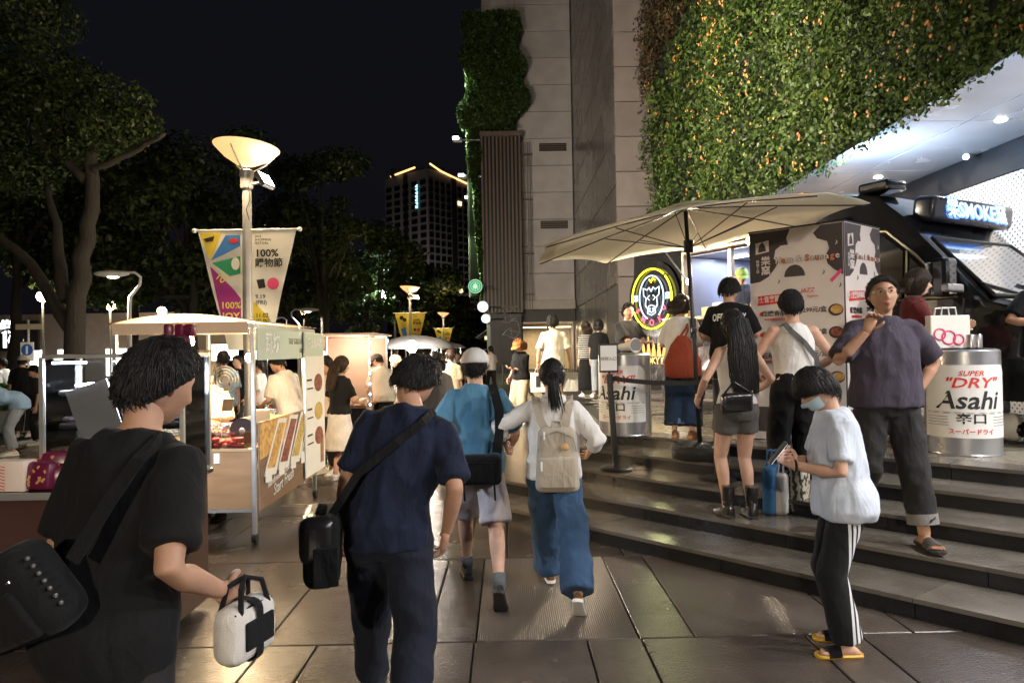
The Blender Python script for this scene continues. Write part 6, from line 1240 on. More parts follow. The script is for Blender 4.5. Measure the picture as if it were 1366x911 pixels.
def shoe_parts(ank, yaw, pitch, kind, m1, m2, root, s, skinm, bodyx):
    f = V((sin(-yaw) * cos(pitch), cos(yaw) * cos(pitch), -sin(pitch))); sd = V((cos(yaw), sin(yaw), 0)); up = sd.cross(f).normalized()
    if up.z < 0: up = -up
    def P(l, w_, h): return ank + (f * l + sd * w_ + up * (h - 0.085)) * s
    prof = [(-0.078, 0.016, 0.045), (-0.068, 0.030, 0.062), (-0.03, 0.035, 0.088), (0.02, 0.036, 0.094), (0.06, 0.040, 0.078), (0.11, 0.045, 0.056), (0.15, 0.042, 0.046), (0.18, 0.030, 0.038), (0.192, 0.012, 0.028)]
    if kind == 'boot': prof = [(l, w_, h + (0.07 if -0.07 < l < 0.03 else 0)) for l, w_, h in prof]
    if kind == 'sandal':
        for l0, w0, h0 in (): pass
        fr = [(-0.072, 0.014, 0.03), (-0.06, 0.028, 0.045), (-0.02, 0.032, 0.085), (0.02, 0.033, 0.088), (0.06, 0.036, 0.068), (0.10, 0.041, 0.045), (0.135, 0.042, 0.032)]
        bodyx.loft([[P(l, w_ * cos(a * pi / 5), 0.024 + (h - 0.024) * max(0, sin(a * pi / 5)) if a <= 5 else 0.022) for a in range(10)] for l, w_, h in fr])
        for i, (w_, r_) in enumerate(((-0.030, 0.011), (-0.012, 0.009), (0.002, 0.0085), (0.015, 0.008), (0.027, 0.0075))):
            sg = 1; l0 = 0.130; bodyx.tube([P(l0 - 0.01, w_, 0.030), P(l0 + 0.022 - abs(w_ + 0.02) * 0.3, w_, 0.032), P(l0 + 0.038 - abs(w_ + 0.02) * 0.45, w_, 0.028)], [r_, r_, r_ * 0.7], 6)
        so = MB(); so.loft([[P(l, w_ * cos(a * pi / 5), 0.0 + (0.022 if a in (1, 2, 3, 4) else (0.012 if a in (0, 5) else 0.0))) for a in range(10)] for l, w_ in ((-0.085, 0.015), (-0.075, 0.034), (-0.02, 0.038), (0.05, 0.040), (0.12, 0.050), (0.165, 0.046), (0.188, 0.02))])
        sh = so.build('sandal', m2, root, smooth=50)
        st = MB(); st.loft([[P(l, w_ * cos(a * pi / 8), h_ * sin(a * pi / 8) + 0.012) for a in range(9)] + [P(l, (w_ - 0.006) * cos(a * pi / 8), (h_ - 0.006) * sin(a * pi / 8) + 0.012) for a in range(8, -1, -1)] for l, w_, h_ in ((0.05, 0.045, 0.062), (0.085, 0.050, 0.052), (0.125, 0.053, 0.040))]); st.build('strap', m1, sh, smooth=50); return
    o = MB(); o.loft([[P(l, w_ * cos(a * pi / 6), 0.018 + (h - 0.018) * sin(a * pi / 6)) if a <= 6 else P(l, w_ * cos(a * pi / 6), 0.018) for a in range(12)] for l, w_, h in prof])
    if kind == 'boot': o.tube([P(-0.02, 0, 0.10), P(-0.025, 0, 0.20), P(-0.03, 0, 0.26)], [0.046 * s, 0.050 * s, 0.054 * s], 14)
    if kind == 'heel':
        pass
    sh = o.build('boot' if kind == 'boot' else 'shoe', m1, root, smooth=60)
    so = MB(); hgt = 0.022 if kind != 'heel' else 0.01
    so.loft([[P(l, (w_ + 0.005) * cos(a * pi / 5), 0.0 if a > 5 else (hgt if a not in (0, 5) else 0.012)) for a in range(10)] for l, w_ in ((-0.084, 0.014), (-0.074, 0.032), (-0.02, 0.034), (0.05, 0.037), (0.12, 0.046), (0.165, 0.042), (0.196, 0.016))]); so.build('sole', m2, sh, smooth=50)
    if kind == 'heel': h = MB(); h.tube([P(-0.055, 0, 0.02), P(-0.055, 0, -0.06)], [0.024 * s, 0.02 * s], 8); h.build('heel', m1, sh)
def fold_post(amp, sc, seed, zlo=None):
    def post(o):
        me = o.data; n = len(me.vertices); co = np.empty(n * 3, np.float32); me.vertices.foreach_get('co', co); co = co.reshape(-1, 3); nr = np.empty(n * 3, np.float32); me.vertices.foreach_get('normal', nr); nr = nr.reshape(-1, 3)
        dsp = np.empty(n, np.float32)
        for i, p in enumerate(co):
            q = V((p[0] * sc[0] + seed, p[1] * sc[1], p[2] * sc[2])); a = noise.noise(q); dsp[i] = (1 - 2.6 * abs(a)) * 1.0 + 0.5 * noise.noise(q * 2.3) + 0.6 * noise.noise(V((q.x * 0.5 + q.z * 0.6, q.y * 0.5, q.z * 0.35)))
        co += nr * (dsp * amp)[:, None]; me.vertices.foreach_set('co', co.ravel()); me.update()
    return post
def join_post(extra):
    def post(o):
        me = o.data; vs = [tuple(v.co) for v in me.vertices]; fs = [tuple(p.vertices) for p in me.polygons]; k = len(vs); m0 = me.materials[0]
        n = bpy.data.meshes.new('body'); n.from_pydata(vs + extra.v, [], fs + [tuple(i + k for i in f) for f in extra.f]); n.materials.append(m0)
        bm = bmesh.new(); bm.from_mesh(n); bmesh.ops.recalc_face_normals(bm, faces=bm.faces); bm.to_mesh(n); bm.free(); o.data = n
    return post
PN = [0]
def person(label, loc, yaw, H=1.68, female=False, det=1, skinm=SK1, pose=None, top=None, bottom=None, shoes=('shoe', None, None), hair=('short', HB), fat=0.0, hat=None, mask=None, glasses=False, face=None, group=None, collar=None, wide=1.0):
    PN[0] += 1; seed = PN[0]; P = pose or {}; s = H / 1.70; root = thing('person', label, 'person', loc, R(yaw), group)
    vox = (0.011, 0.0145, 0.024)[2 - det] if det < 3 else 0.010
    pel = V((0, 0, 0.90)) + V(P.get('pel', (0, 0, 0))); lean = R(P.get('lean', 0)); tilt = R(P.get('tilt', 0)); twist = R(P.get('twist', 0)); prof = TF if female else TM
    def T(p):
        p = V(p); k = smooth01((p.z - 0.86) / 0.30); rot = M.Rotation(twist * k, 3, 'Z') @ M.Rotation(-lean * k, 3, 'X') @ M.Rotation(tilt * k, 3, 'Y')
        return pel + rot @ (p - V((0, 0, 0.90)))
    shw = (0.138 if female else 0.158) * wide * (1 + 0.25 * fat); sz = 1.362
    LS, RS = T((-shw, -0.008, sz)), T((shw, -0.008, sz)); LHp, RHp = pel + V((-0.085, 0, -0.02)), pel + V((0.085, 0, -0.02))
    LA = V(P.get('LF', (-0.10, 0.0, 0.085))); RA = V(P.get('RF', (0.10, 0.0, 0.085)))
    LK, LA = ik(LHp, LA, 0.415, 0.405, V(P.get('LKp', (-0.12, 1, 0)))); RK, RA = ik(RHp, RA, 0.415, 0.405, V(P.get('RKp', (0.12, 1, 0))))
    LW = V(P.get('LH', tuple(LS + V((-0.06, 0.03, -0.53))))); RW = V(P.get('RH', tuple(RS + V((0.06, 0.03, -0.53)))))
    LE, LW = ik(LS, LW, 0.285, 0.255, V(P.get('LEp', (-0.5, -1, -0.2)))); RE, RW = ik(RS, RW, 0.285, 0.255, V(P.get('REp', (0.5, -1, -0.2))))
    hy, hp, ht = [R(q) for q in P.get('head', (0, 0, 0))]
    nk = T((0, -0.004, 1.44)); hrot = M.Rotation(twist, 3, 'Z') @ M.Rotation(hy, 3, 'Z') @ M.Rotation(-lean * 0.5 - hp, 3, 'X') @ M.Rotation(tilt * 0.5 + ht, 3, 'Y'); nrot = M.Rotation(-lean * 0.8 - hp * 0.5, 3, 'X')
    hc = nk + nrot @ V((0, 0.030, 0.143)); hk = 1.03
    R2 = PP(); R2.root = root; R2.s = s
    S_ = lambda p: p * s
    b = MB()
    def rings(o, pr, add=0.0, k0=1.0, n=18, zmap=None):
        rg = []
        for z, rx, ry, yo in pr:
            fx = 1 + fat * (1.0 if 0.78 < z < 1.25 else 0.5); fy = 1 + fat * (1.5 if 0.78 < z < 1.22 else 0.8); rx2, ry2 = rx * fx * wide + add, ry * fy + add
            rg.append([T((rx2 * cos(2 * pi * i / n), yo + fat * 0.05 * (1 if 0.78 < z < 1.22 else 0) + ry2 * sin(2 * pi * i / n), z)) * s for i in range(n)])
        o.loft(rg)
    rings(b, [(z, rx - (0.014 if z < 1.36 else 0), ry - (0.014 if z < 1.36 else 0), yo) for z, rx, ry, yo in prof])
    b.tube([S_(T((0, -0.010, 1.40))), S_(nk), S_(hc + hrot @ V((0, -0.022, -0.06)))], [0.058 * s, 0.053 * s, 0.054 * s], 14)
    fa = 1 + fat * 0.8; fl_ = 0.90 if female else 1.0
    for a_, e_, w_ in ((LS, LE, LW), (RS, RE, RW)):
        inn = a_.lerp(T((0, -0.008, 1.37)), 0.25)
        b.tube([S_(inn), S_(a_), S_(a_.lerp(e_, 0.45)), S_(e_), S_(e_.lerp(w_, 0.3)), S_(w_)], [r * s * fa * fl_ for r in (0.05, 0.054, 0.046, 0.036, 0.038, 0.025)], 12)
    for a_, k_, n_ in ((LHp, LK, LA), (RHp, RK, RA)):
        cf = k_.lerp(n_, 0.30) + V((0, -0.012, 0)); b.tube([S_(a_ + V((0, 0, 0.03))), S_(a_), S_(a_.lerp(k_, 0.45)), S_(k_), S_(cf), S_(k_.lerp(n_, 0.75)), S_(n_ + V((0, 0, -0.02)))], [r * s * (1 + fat * 0.5) for r in (0.075, 0.088, 0.076, 0.054, 0.053, 0.037, 0.035)], 12)
    bo = b.build('body', skinm, root); ex = MB()
    hm = head_mesh(det); ex.add([(hc + hrot @ (V(v) * hk)) * s for v in hm.v], hm.f)
    for w_, e_, rt, key in ((LW, LE, False, 'L'), (RW, RE, True, 'R')):
        d = V(P.get(key + 'D', tuple(w_ - e_))); th = V(P.get(key + 'T', (0, 1, 0.1))); hand_into(ex, S_(w_), d, th, rt, s, 6 if det >= 1 else 4, P.get(key + 'C', 22))
    def HP(v): return (hc + hrot @ (V(v) * hk)) * s
    for a_, key, sd_ in ((LA, 'L', -1), (RA, 'R', 1)):
        kd, m1, m2 = shoes
        if kd: shoe_parts(S_(a_), R(P.get(key + 'y', sd_ * -6)), R(P.get(key + 'p', 0)), kd, m1, m2, root, s, skinm, ex)
    REM.append((bo, vox, 3, join_post(ex)))
    if hair:
        st_, hm_ = hair[0], hair[1]; ho = hair_build(st_, det, hair[2] if len(hair) > 2 else 0.3, seed, (hair[3] if len(hair) > 3 else 0.017) if not hat else 0.005); ho.v = [tuple(HP(v)) for v in ho.v]; ho.build('hair', hm_, root, smooth=True, fix=False)
    if hat:
        o, br = cap_build(); o.v = [tuple(HP(v)) for v in o.v]; br.v = [tuple(HP(v)) for v in br.v]; ho = o.build('cap', hat, root, smooth=True); br.build('brim', hat, ho, smooth=True)
    if face:
        for sx in (-1, 1):
            eb = MB(); eb.ball((sx * 0.031, 0.0800, 0.010), (0.0135, 0.012, 0.0048)); eb.v = [tuple(HP(v)) for v in eb.v]; eo = eb.build('eye', m_eyew, root, smooth=True); ir = MB(); ir.ball((sx * 0.031 + face.get('gaze', 0), 0.0895, 0.010), (0.0058, 0.004, 0.0058)); ir.v = [tuple(HP(v)) for v in ir.v]; ir.build('iris', m_eyed, eo, smooth=True)
            eb = MB(); eb.tube([(sx * 0.014, 0.0975, 0.027), (sx * 0.031, 0.0945, 0.033), (sx * 0.050, 0.083, 0.028)], [0.003, 0.0042, 0.002], 5); eb.v = [tuple(HP(v)) for v in eb.v]; eb.build('eyebrow', hair[1] if hair else HB, root)
        if not mask:
            lp = MB(); lp.tube([(-0.024, 0.0875, -0.066), (-0.010, 0.0995, -0.063), (0, 0.101, -0.064), (0.010, 0.0995, -0.063), (0.024, 0.0875, -0.066)], [0.002, 0.0052, 0.0055, 0.0052, 0.002], 6); lp.tube([(-0.022, 0.087, -0.068), (0, 0.1005, -0.0735), (0.022, 0.087, -0.068)], [0.002, 0.0062, 0.002], 6); lp.v = [tuple(HP(v)) for v in lp.v]; lp.build('lips', m_lip, root, smooth=True)
    if glasses:
        gl = MB(); 
        for sx in (-1, 1):
            gl.tube([V((sx * 0.033 + 0.024 * cos(a * pi / 10), 0.108 - 0.004 * abs(cos(a * pi / 10)), 0.008 + 0.018 * sin(a * pi / 10))) for a in range(21)], 0.0016, 5); gl.tube([(sx * 0.057, 0.104, 0.012), (sx * 0.078, 0.05, 0.014), (sx * 0.081, -0.01, 0.012)], 0.0016, 5)
        gl.tube([(-0.009, 0.109, 0.010), (0.009, 0.109, 0.010)], 0.0016, 5); gl.v = [tuple(HP(v)) for v in gl.v]; gl.build('glasses', m_black if glasses != 'wire' else m_trim, root)
    if mask:
        mk = MB(); rg = []
        for i in range(9):
            z = -0.012 - 0.098 * i / 8; rg.append([head_pt(*(V((0.98 * sin(R(-75 + 150 * j / 12)), cos(R(-75 + 150 * j / 12)), z / HR[2])).normalized())) * (1.055 + 0.05 * cos(R(-75 + 150 * j / 12)) * (1 - abs(i - 4) / 8)) for j in range(13)])
        vs = [p for r in rg for p in r]; fs = [(i * 13 + j, i * 13 + j + 1, i * 13 + j + 14, i * 13 + j + 13) for i in range(8) for j in range(12)]; mk.add(vs, fs)
        for sx in (-1, 1): mk.tube([rg[1][0 if sx < 0 else 12], V((sx * 0.083, -0.005, 0.03)), V((sx * 0.080, -0.035, 0.0)), rg[7][0 if sx < 0 else 12]], 0.002, 4)
        mk.v = [tuple(HP(v)) for v in mk.v]; mk.build('face_mask', mask, root, smooth=True)
    if top:
        kd = top['kind']; fit = top.get('fit', 0.02); hem = top.get('hem', 0.84); o = MB(); pr = []
        zs = [hem] + [z for z, *_ in prof if z > hem + 0.02]
        for z in zs:
            rx = float(np.interp(z, [q[0] for q in prof], [q[1] for q in prof])); ry = float(np.interp(z, [q[0] for q in prof], [q[2] for q in prof])); yo = float(np.interp(z, [q[0] for q in prof], [q[3] for q in prof]))
            if top.get('loose') and z < 1.2: k = top['loose']; rx = rx * (1 - k) + 0.172 * k; ry = ry * (1 - k) + 0.122 * k
            if hem < 0.80 and z < 0.83: rx, ry = 0.165, 0.115
            if kd == 'tee' and z < 1.0: rx += 0.009; ry += 0.009
            if kd == 'tank' and z > 1.30: rx *= 0.86
            pr.append((z, rx, ry, yo))
        pr[-1] = (pr[-1][0] + (0.006 if kd != 'tank' else -0.015), pr[-1][1] + 0.002, pr[-1][2] + 0.002, pr[-1][3]); rings(o, pr, fit)
        if kd != 'tank':
            sl = top.get('sleeve', 0.6)
            for a_, e_, w_ in ((LS, LE, LW), (RS, RE, RW)):
                inn = a_.lerp(T((0, -0.008, 1.36)), 0.35); r0 = (0.057 + fit * 0.35) * fa * fl_; r1 = (0.051 + fit * 0.6) * fa * fl_
                pts = [S_(inn), S_(a_)]; rr = [r0 * s, r0 * s * 1.02]
                if sl <= 1: pts += [S_(a_.lerp(e_, sl * 0.5)), S_(a_.lerp(e_, sl))]; rr += [r1 * s * 1.03, r1 * s * 1.06]
                else: pts += [S_(a_.lerp(e_, 0.5)), S_(e_), S_(e_.lerp(w_, sl - 1))]; rr += [r1 * s, r1 * s * 0.95, r1 * s * 0.86]
                o.tube(pts, rr, 16)
        else:
            for a_ in (LS, RS): o.tube([S_(a_.lerp(T((0, -0.01, 1.30)), 0.45)), S_(a_.lerp(T((0, -0.01, 1.40)), 0.33)), S_(a_.lerp(T((0, 0.03, 1.30)), 0.45))], 0.040 * s, 10)
        to = o.build(top.get('name', 'shirt'), top['mat'], root); REM.append((to, vox, 4 if det else 3, fold_post(top.get('fold', 0.0075), (9, 9, 4.5), seed * 3.1) if det else None)); R2.top = to
    if bottom:
        kd = bottom['kind']; o = MB(); f_ = bottom.get('fit', 0.012); wst = bottom.get('waist', 1.0)
        pr = [(z, float(np.interp(z, [q[0] for q in prof], [q[1] for q in prof])), float(np.interp(z, [q[0] for q in prof], [q[2] for q in prof])), float(np.interp(z, [q[0] for q in prof], [q[3] for q in prof]))) for z in (0.80, 0.86, 0.92, 0.97, wst)]
        if kd == 'skirt':
            hem = bottom.get('hem', 0.55); fl2 = bottom.get('flare', 0.08); pr = [(hem, 0.166 + fl2, 0.116 + fl2, 0), ((hem + 0.84) / 2, 0.166 + fl2 * 0.55, 0.116 + fl2 * 0.55, 0)] + pr[1:]
        rings(o, pr, f_)
        if kd != 'skirt':
            rt, rk, ra = bottom.get('rad', (0.098, 0.075, 0.062)); end = bottom.get('end', 1.9)      # 0-1 thigh, 1-2 shin
            for a_, k_, n_ in ((LHp, LK, LA), (RHp, RK, RA)):
                pts = [S_(a_ + V((0, 0, 0.05))), S_(a_)]; rr = [rt * 0.92 * s, rt * s]
                if end <= 1: pts += [S_(a_.lerp(k_, end * 0.5)), S_(a_.lerp(k_, end))]; rr += [rt * s, rt * s * bottom.get('flare', 1.06)]
                else: pts += [S_(a_.lerp(k_, 0.5)), S_(k_), S_(k_.lerp(n_, (end - 1) * 0.5)), S_(k_.lerp(n_, end - 1))]; rr += [(rt + rk) / 2 * s, rk * s, (rk + ra) / 2 * s, ra * s]
                o.tube(pts, rr, 16)
        bo2 = o.build(bottom.get('name', {'skirt': 'skirt', 'shorts': 'shorts'}.get(kd, 'trousers')), bottom['mat'], root); REM.append((bo2, vox, 4 if det else 3, fold_post(bottom.get('fold', 0.006), (8, 8, 6.0), seed * 5.7) if det else None)); R2.bottom = bo2
        if bottom.get('cuff'):
            for k_, n_ in ((LK, LA), (RK, RA)):
                c = MB(); e1 = k_.lerp(n_, bottom.get('end', 1.9) - 1); e0 = k_.lerp(n_, bottom.get('end', 1.9) - 1.16); ra = bottom.get('rad')[2] + 0.004; c.tube([S_(e0), S_(e1)], [ra * s, ra * s], 20); c.build('cuff', bottom['cuff'], root, smooth=50)
    if collar:
        c = MB(); rg = []
        for z, r_, y_ in ((1.425, 0.072, -0.006), (1.455, 0.064, -0.002), (1.462, 0.062, 0.0), (1.44, 0.084, -0.006), (1.415, 0.094, -0.004)): rg.append([T((r_ * cos(a * pi / 12), y_ + r_ * 0.93 * sin(a * pi / 12) , z - 0.018 * max(0, sin(a * pi / 12)))) * s for a in range(24)])
        c.loft(rg, cap=False); c.build('collar', collar, root, smooth=60)
    R2.pts = dict(LW=LW * s, RW=RW * s, LE=LE * s, RE=RE * s, LS=LS * s, RS=RS * s, pel=pel * s, LK=LK * s, RK=RK * s, LA=LA * s, RA=RA * s, hc=hc * s, nk=nk * s)
    mw = M.Translation(V(loc)) @ M.Rotation(R(yaw), 4, 'Z'); R2.W = lambda k: mw @ R2.pts[k]; R2.mw = mw; R2.T = lambda p: T(p) * s; R2.TW = lambda p: mw @ (T(p) * s); R2.hp = HP
    return R2
def lev(x, y): return sum(RISE for k in range(5) if cline((x, y)) > CK[k] and x > XK[k])
def X_(px, Y): return at(px, 470, Y).x
wsole = mat('sole_white', (0.72, 0.70, 0.66), 0.6); bsole = mat('sole_black', (0.015, 0.015, 0.015), 0.6); ylw = mat('sole_yellow', (0.62, 0.36, 0.03), 0.5)
sneak_b = fabric('sneaker_black', (0.02, 0.02, 0.022)); sneak_w = fabric('sneaker_white', (0.6, 0.58, 0.54)); leather = mat('black_leather', (0.012, 0.011, 0.011), 0.28, coat=0.3); brownl = mat('brown_leather', (0.14, 0.06, 0.025), 0.35)
navy = fabric('navy', (0.009, 0.014, 0.034)); navyp = fabric('navy_trouser', (0.010, 0.013, 0.024)); black = fabric('black', (0.0065, 0.0065, 0.0075)); teal = fabric('teal', (0.080, 0.205, 0.320)); lilac = fabric('lilac_grey', (0.50, 0.45, 0.47)); white = fabric('white', (0.66, 0.64, 0.62)); offw = fabric('off_white', (0.58, 0.55, 0.52)); jean = fabric('denim', (0.036, 0.075, 0.145)); jeand = fabric('dark_denim', (0.015, 0.030, 0.065)); paleb = fabric('pale_blue', (0.54, 0.59, 0.68)); plum = fabric('plum_grey', (0.052, 0.043, 0.062)); charc = fabric('charcoal', (0.022, 0.021, 0.021)); grey = fabric('grey_wool', (0.085, 0.078, 0.074)); khaki = fabric('khaki', (0.33, 0.27, 0.18)); maroon = fabric('maroon', (0.10, 0.016, 0.018)); pinkw = fabric('pale_pink', (0.60, 0.50, 0.46)); beige = fabric('beige', (0.42, 0.34, 0.24)); sage = fabric('sage_shirt', (0.17, 0.27, 0.24)); skyb = fabric('sky_blue', (0.24, 0.38, 0.56)); greyj = fabric('grey_jean', (0.24, 0.27, 0.31))
def bag_obj(name, label, cat, loc, rz=0): return thing(name, label, cat, loc, rz)
def ribbon(pts, w, th, m, parent, name='strap', up=V((0, 0, 1)), wd=None):
    pts = [V(p) for p in pts]; rg = []
    for i, p in enumerate(pts):
        d = (pts[min(i + 1, len(pts) - 1)] - pts[max(i - 1, 0)]).normalized(); sdir = V(wd) if wd else d.cross(V((0, 1, 0))); sdir = (sdir - d * sdir.dot(d)).normalized(); n = sdir.cross(d).normalized()
        rg.append([p - sdir * w / 2 - n * th / 2, p + sdir * w / 2 - n * th / 2, p + sdir * w / 2 + n * th / 2, p - sdir * w / 2 + n * th / 2])
    return MB().loft(rg).build(name, m, parent)

# man in navy walking away
Y = 3.0; nv = person('man in a navy T-shirt walking with his head bowed and a black shoulder bag', (X_(514, Y), Y, 0), -4, 1.70, det=2, skinm=SK2, pose=dict(LF=(-0.16, 0.30, 0.085), RF=(0.13, -0.30, 0.12), Rp=35, pel=(0.0, 0, -0.03), lean=11, tilt=10, head=(-18, 32, 12), RH=(0.25, 0.04, 0.85), LH=(-0.24, 0.10, 0.86), LEp=(-0.3, -1, 0)),
    top=dict(kind='tee', mat=navy, fit=0.022, hem=0.84, sleeve=0.85, loose=0.35, fold=0.011), bottom=dict(kind='trousers', mat=navyp, rad=(0.108, 0.088, 0.075), end=1.95, fold=0.009), shoes=('shoe', sneak_b, bsole), hair=('short', HB))
bg = bag_obj('shoulder_bag', 'black shoulder bag at the hip of the man in navy', 'bag', nv.TW((-0.27, -0.06, 0.86)), R(12)); MB().rbox((0, 0, 0), (0.15, 0.34, 0.30), 0.05, 4).build('bag', black, bg, smooth=50); MB().rbox((-0.012, 0, 0.05), (0.155, 0.345, 0.20), 0.045, 3).build('flap', leather, bg, smooth=50); MB().rbox((-0.092, 0, -0.035), (0.008, 0.05, 0.03), 0.003).build('buckle', m_steel, bg); MB().rbox((0.02, -0.176, -0.05), (0.10, 0.014, 0.16), 0.006).build('end_pocket', black, bg)
p0 = nv.TW((0.10, -0.115, 1.40)) - V(bg.location); q = M.Rotation(-R(12), 3, 'Z'); ribbon([q @ (nv.TW(a) - V(bg.location)) for a in ((-0.22, -0.13, 0.97), (-0.14, -0.155, 1.12), (0.0, -0.160, 1.28), (0.09, -0.135, 1.385), (0.11, -0.05, 1.445))], 0.035, 0.005, black, bg)
# man in black close by on the left
Y = 1.9; YW = -18; lx = X_(140, Y); lm = person('man in black close to the snack cart carrying a white sports bag', (lx, Y, 0), YW, 1.74, det=2, skinm=SK2, pose=dict(LF=(-0.10, 0.36, 0.085), RF=(0.10, -0.30, 0.12), Rp=35, pel=(0, 0, -0.03), lean=10, tilt=3, head=(-8, 12, 4), RH=(0.235, 0.16, 0.95), REp=(0.25, -1, 0), RC=45, LH=(-0.19, 0.16, 0.86), LEp=(-0.15, -1, 0)),
    top=dict(kind='tee', mat=black, fit=0.024, hem=0.80, sleeve=0.80, loose=0.45, fold=0.009), bottom=dict(kind='trousers', mat=charc, rad=(0.104, 0.088, 0.075)), shoes=('shoe', sneak_b, bsole), hair=('short', HB), face=dict())
q = M.Rotation(-R(YW), 3, 'Z')
W = lm.W('RW'); wb_ = bag_obj('sports_bag', 'white bag with black straps hanging from the hand of the man in black', 'bag', W + V((0.055, 0.03, 0.03)), R(YW))
MB().rbox((0.0, 0.0, -0.15), (0.10, 0.20, 0.17), 0.045, 4).build('bag', offw, wb_, smooth=60); MB().rbox((0.052, 0.0, -0.15), (0.012, 0.12, 0.08), 0.005).build('pocket', black, wb_); MB().tube([(0.03, -0.08, -0.085), (0.035, 0, -0.075), (0.03, 0.08, -0.085)], 0.004, 6).build('zip', black, wb_); MB().rbox((0, 0, -0.15), (0.106, 0.03, 0.176), 0.03, 3).build('band', black, wb_)
for x in (-0.035, 0.035): MB().tube([(x, -0.06, -0.09), (x * 0.7, -0.045, -0.02), (0, 0.0, 0.0), (x * 0.7, 0.045, -0.02), (x, 0.06, -0.09)], 0.008, 6).build('handle', black, wb_)
MB().tube([lm.T((0.02, 0.10, 1.26)), lm.T((0.10, 0.118, 1.20))], 0.006, 5).build('chest_print', m_white, lm.root)
sb = bag_obj('sling_bag', 'black sling bag with pale piping on the back of the man in black', 'bag', lm.TW((-0.08, -0.205, 1.03)), R(YW)); rr = M.Rotation(R(20), 3, 'X') @ M.Rotation(R(-24), 3, 'Y'); MB().rbox((0, 0, 0), (0.34, 0.13, 0.24), 0.05, 3, rr).build('bag', black, sb, smooth=50); MB().rbox(rr @ V((0, -0.066, -0.03)), (0.26, 0.03, 0.13), 0.014, 3, rr).build('front_pocket', black, sb, smooth=50); MB().tube([rr @ V((-0.14, -0.06, 0.055)), rr @ V((0.14, -0.06, 0.055))], 0.004, 5).build('zip', m_steel, sb)
for k in range(7): MB().ball(rr @ V((0.178, -0.02, 0.08 - k * 0.022)), 0.006, 6, 5).build('chain_bead', m_steel, sb)
for pp in (((0.06, -0.20, 1.12), (0.10, -0.165, 1.26), (0.125, -0.12, 1.37), (0.115, -0.05, 1.425), (0.06, 0.08, 1.39), (-0.05, 0.14, 1.24)), ((-0.20, -0.17, 0.98), (-0.22, -0.05, 1.02), (-0.18, 0.08, 1.12), (-0.06, 0.145, 1.22))): ribbon([q @ (lm.TW(a) - V(sb.location)) for a in pp], 0.042, 0.006, black, sb)
# man in teal
Y = 4.75; tm = person('man in a teal T-shirt, pale shorts and a white cap walking away', (X_(629, Y), Y, 0), 2, 1.70, det=2, skinm=SK1, pose=dict(LF=(-0.06, 0.28, 0.085), RF=(0.16, -0.46, 0.17), Rp=48, pel=(0.02, -0.03, -0.035), lean=3, twist=-6, LH=(-0.30, -0.02, 0.86), RH=(0.28, 0.26, 0.96), head=(0, 2, 0)),
    top=dict(kind='tee', mat=teal, fit=0.024, hem=0.80, sleeve=0.9, loose=0.5, fold=0.011), bottom=dict(kind='shorts', mat=lilac, rad=(0.098, 0.1, 0.1), end=0.9, flare=1.1, fold=0.009), shoes=('shoe', sneak_b, bsole), hair=('short', HB), hat=fabric('cap_white', (0.60, 0.58, 0.57)))
sk = fabric('sock_grey', (0.10, 0.11, 0.12)); 
for a, k in (('LA', 'LK'), ('RA', 'RK')): MB().tube([tm.pts[a] + V((0, 0, -0.01)), tm.pts[a].lerp(tm.pts[k], 0.2)], [0.04, 0.045], 14).build('sock', sk, tm.root, smooth=True)
bg = bag_obj('crossbody_bag', 'black crossbody bag on the back of the man in teal', 'bag', tm.TW((0.02, -0.195, 0.90))); MB().rbox((0, 0, 0), (0.30, 0.10, 0.20), 0.035, 3).build('bag', black, bg, smooth=50); MB().box((0, -0.052, 0.05), (0.24, 0.004, 0.006)).build('zip', leather, bg)
for x in (-0.10, 0.10): MB().tube([(x, -0.03, -0.09), (x + 0.005, -0.03, -0.20)], 0.007, 5).build('dangling_strap', black, bg)
ribbon([tm.TW(a) - V(bg.location) for a in ((0.15, -0.165, 1.00), (0.175, -0.15, 1.14), (0.175, -0.15, 1.28), (0.145, -0.125, 1.39), (0.12, -0.03, 1.452))], 0.06, 0.006, black, bg); ribbon([tm.TW(a) - V(bg.location) for a in ((-0.12, -0.175, 0.97), (-0.20, -0.08, 1.0), (-0.215, 0.02, 1.04))], 0.04, 0.006, black, bg)
# woman with the beige backpack
Y = 4.6; bw = person('woman in a white blouse and blue jeans with a low ponytail walking away', (X_(736, Y), Y, 0), -3, 1.60, True, 2, SK1, pose=dict(LF=(-0.04, 0.30, 0.085), RF=(0.14, -0.42, 0.16), Rp=42, pel=(0, -0.02, -0.03), lean=2, LH=(-0.36, 0.20, 1.06), LEp=(-1.2, -0.7, 0), RH=(0.27, 0.18, 1.0), REp=(0.5, -1, 0), head=(0, 4, 0)),
    top=dict(kind='tee', mat=white, fit=0.026, hem=0.88, sleeve=1.55, loose=0.6, fold=0.011, name='blouse'), bottom=dict(kind='trousers', mat=jean, rad=(0.112, 0.105, 0.112), end=1.98, fold=0.011, name='jeans'), shoes=('shoe', brownl, wsole), hair=('pony', HB, 0.22), collar=white)
MB().tube([bw.hp((-0.03, -0.122, 0.012)), bw.hp((0.03, -0.122, 0.016))], 0.007, 8).build('hair_clip', m_steel, bw.root)
canv = fabric('canvas_beige', (0.40, 0.345, 0.275)); bp = bag_obj('backpack', 'small beige backpack on the woman in the white blouse', 'backpack', bw.TW((0.02, -0.215, 1.03)), R(-3))
bm_ = bmesh.new(); bmesh.ops.create_cube(bm_, size=1)
for v in bm_.verts: v.co = V((v.co.x * 0.29 * (1 if v.co.z < 0 else 0.82), v.co.y * 0.12 * (1 if v.co.z < 0 else 0.8), v.co.z * 0.42))
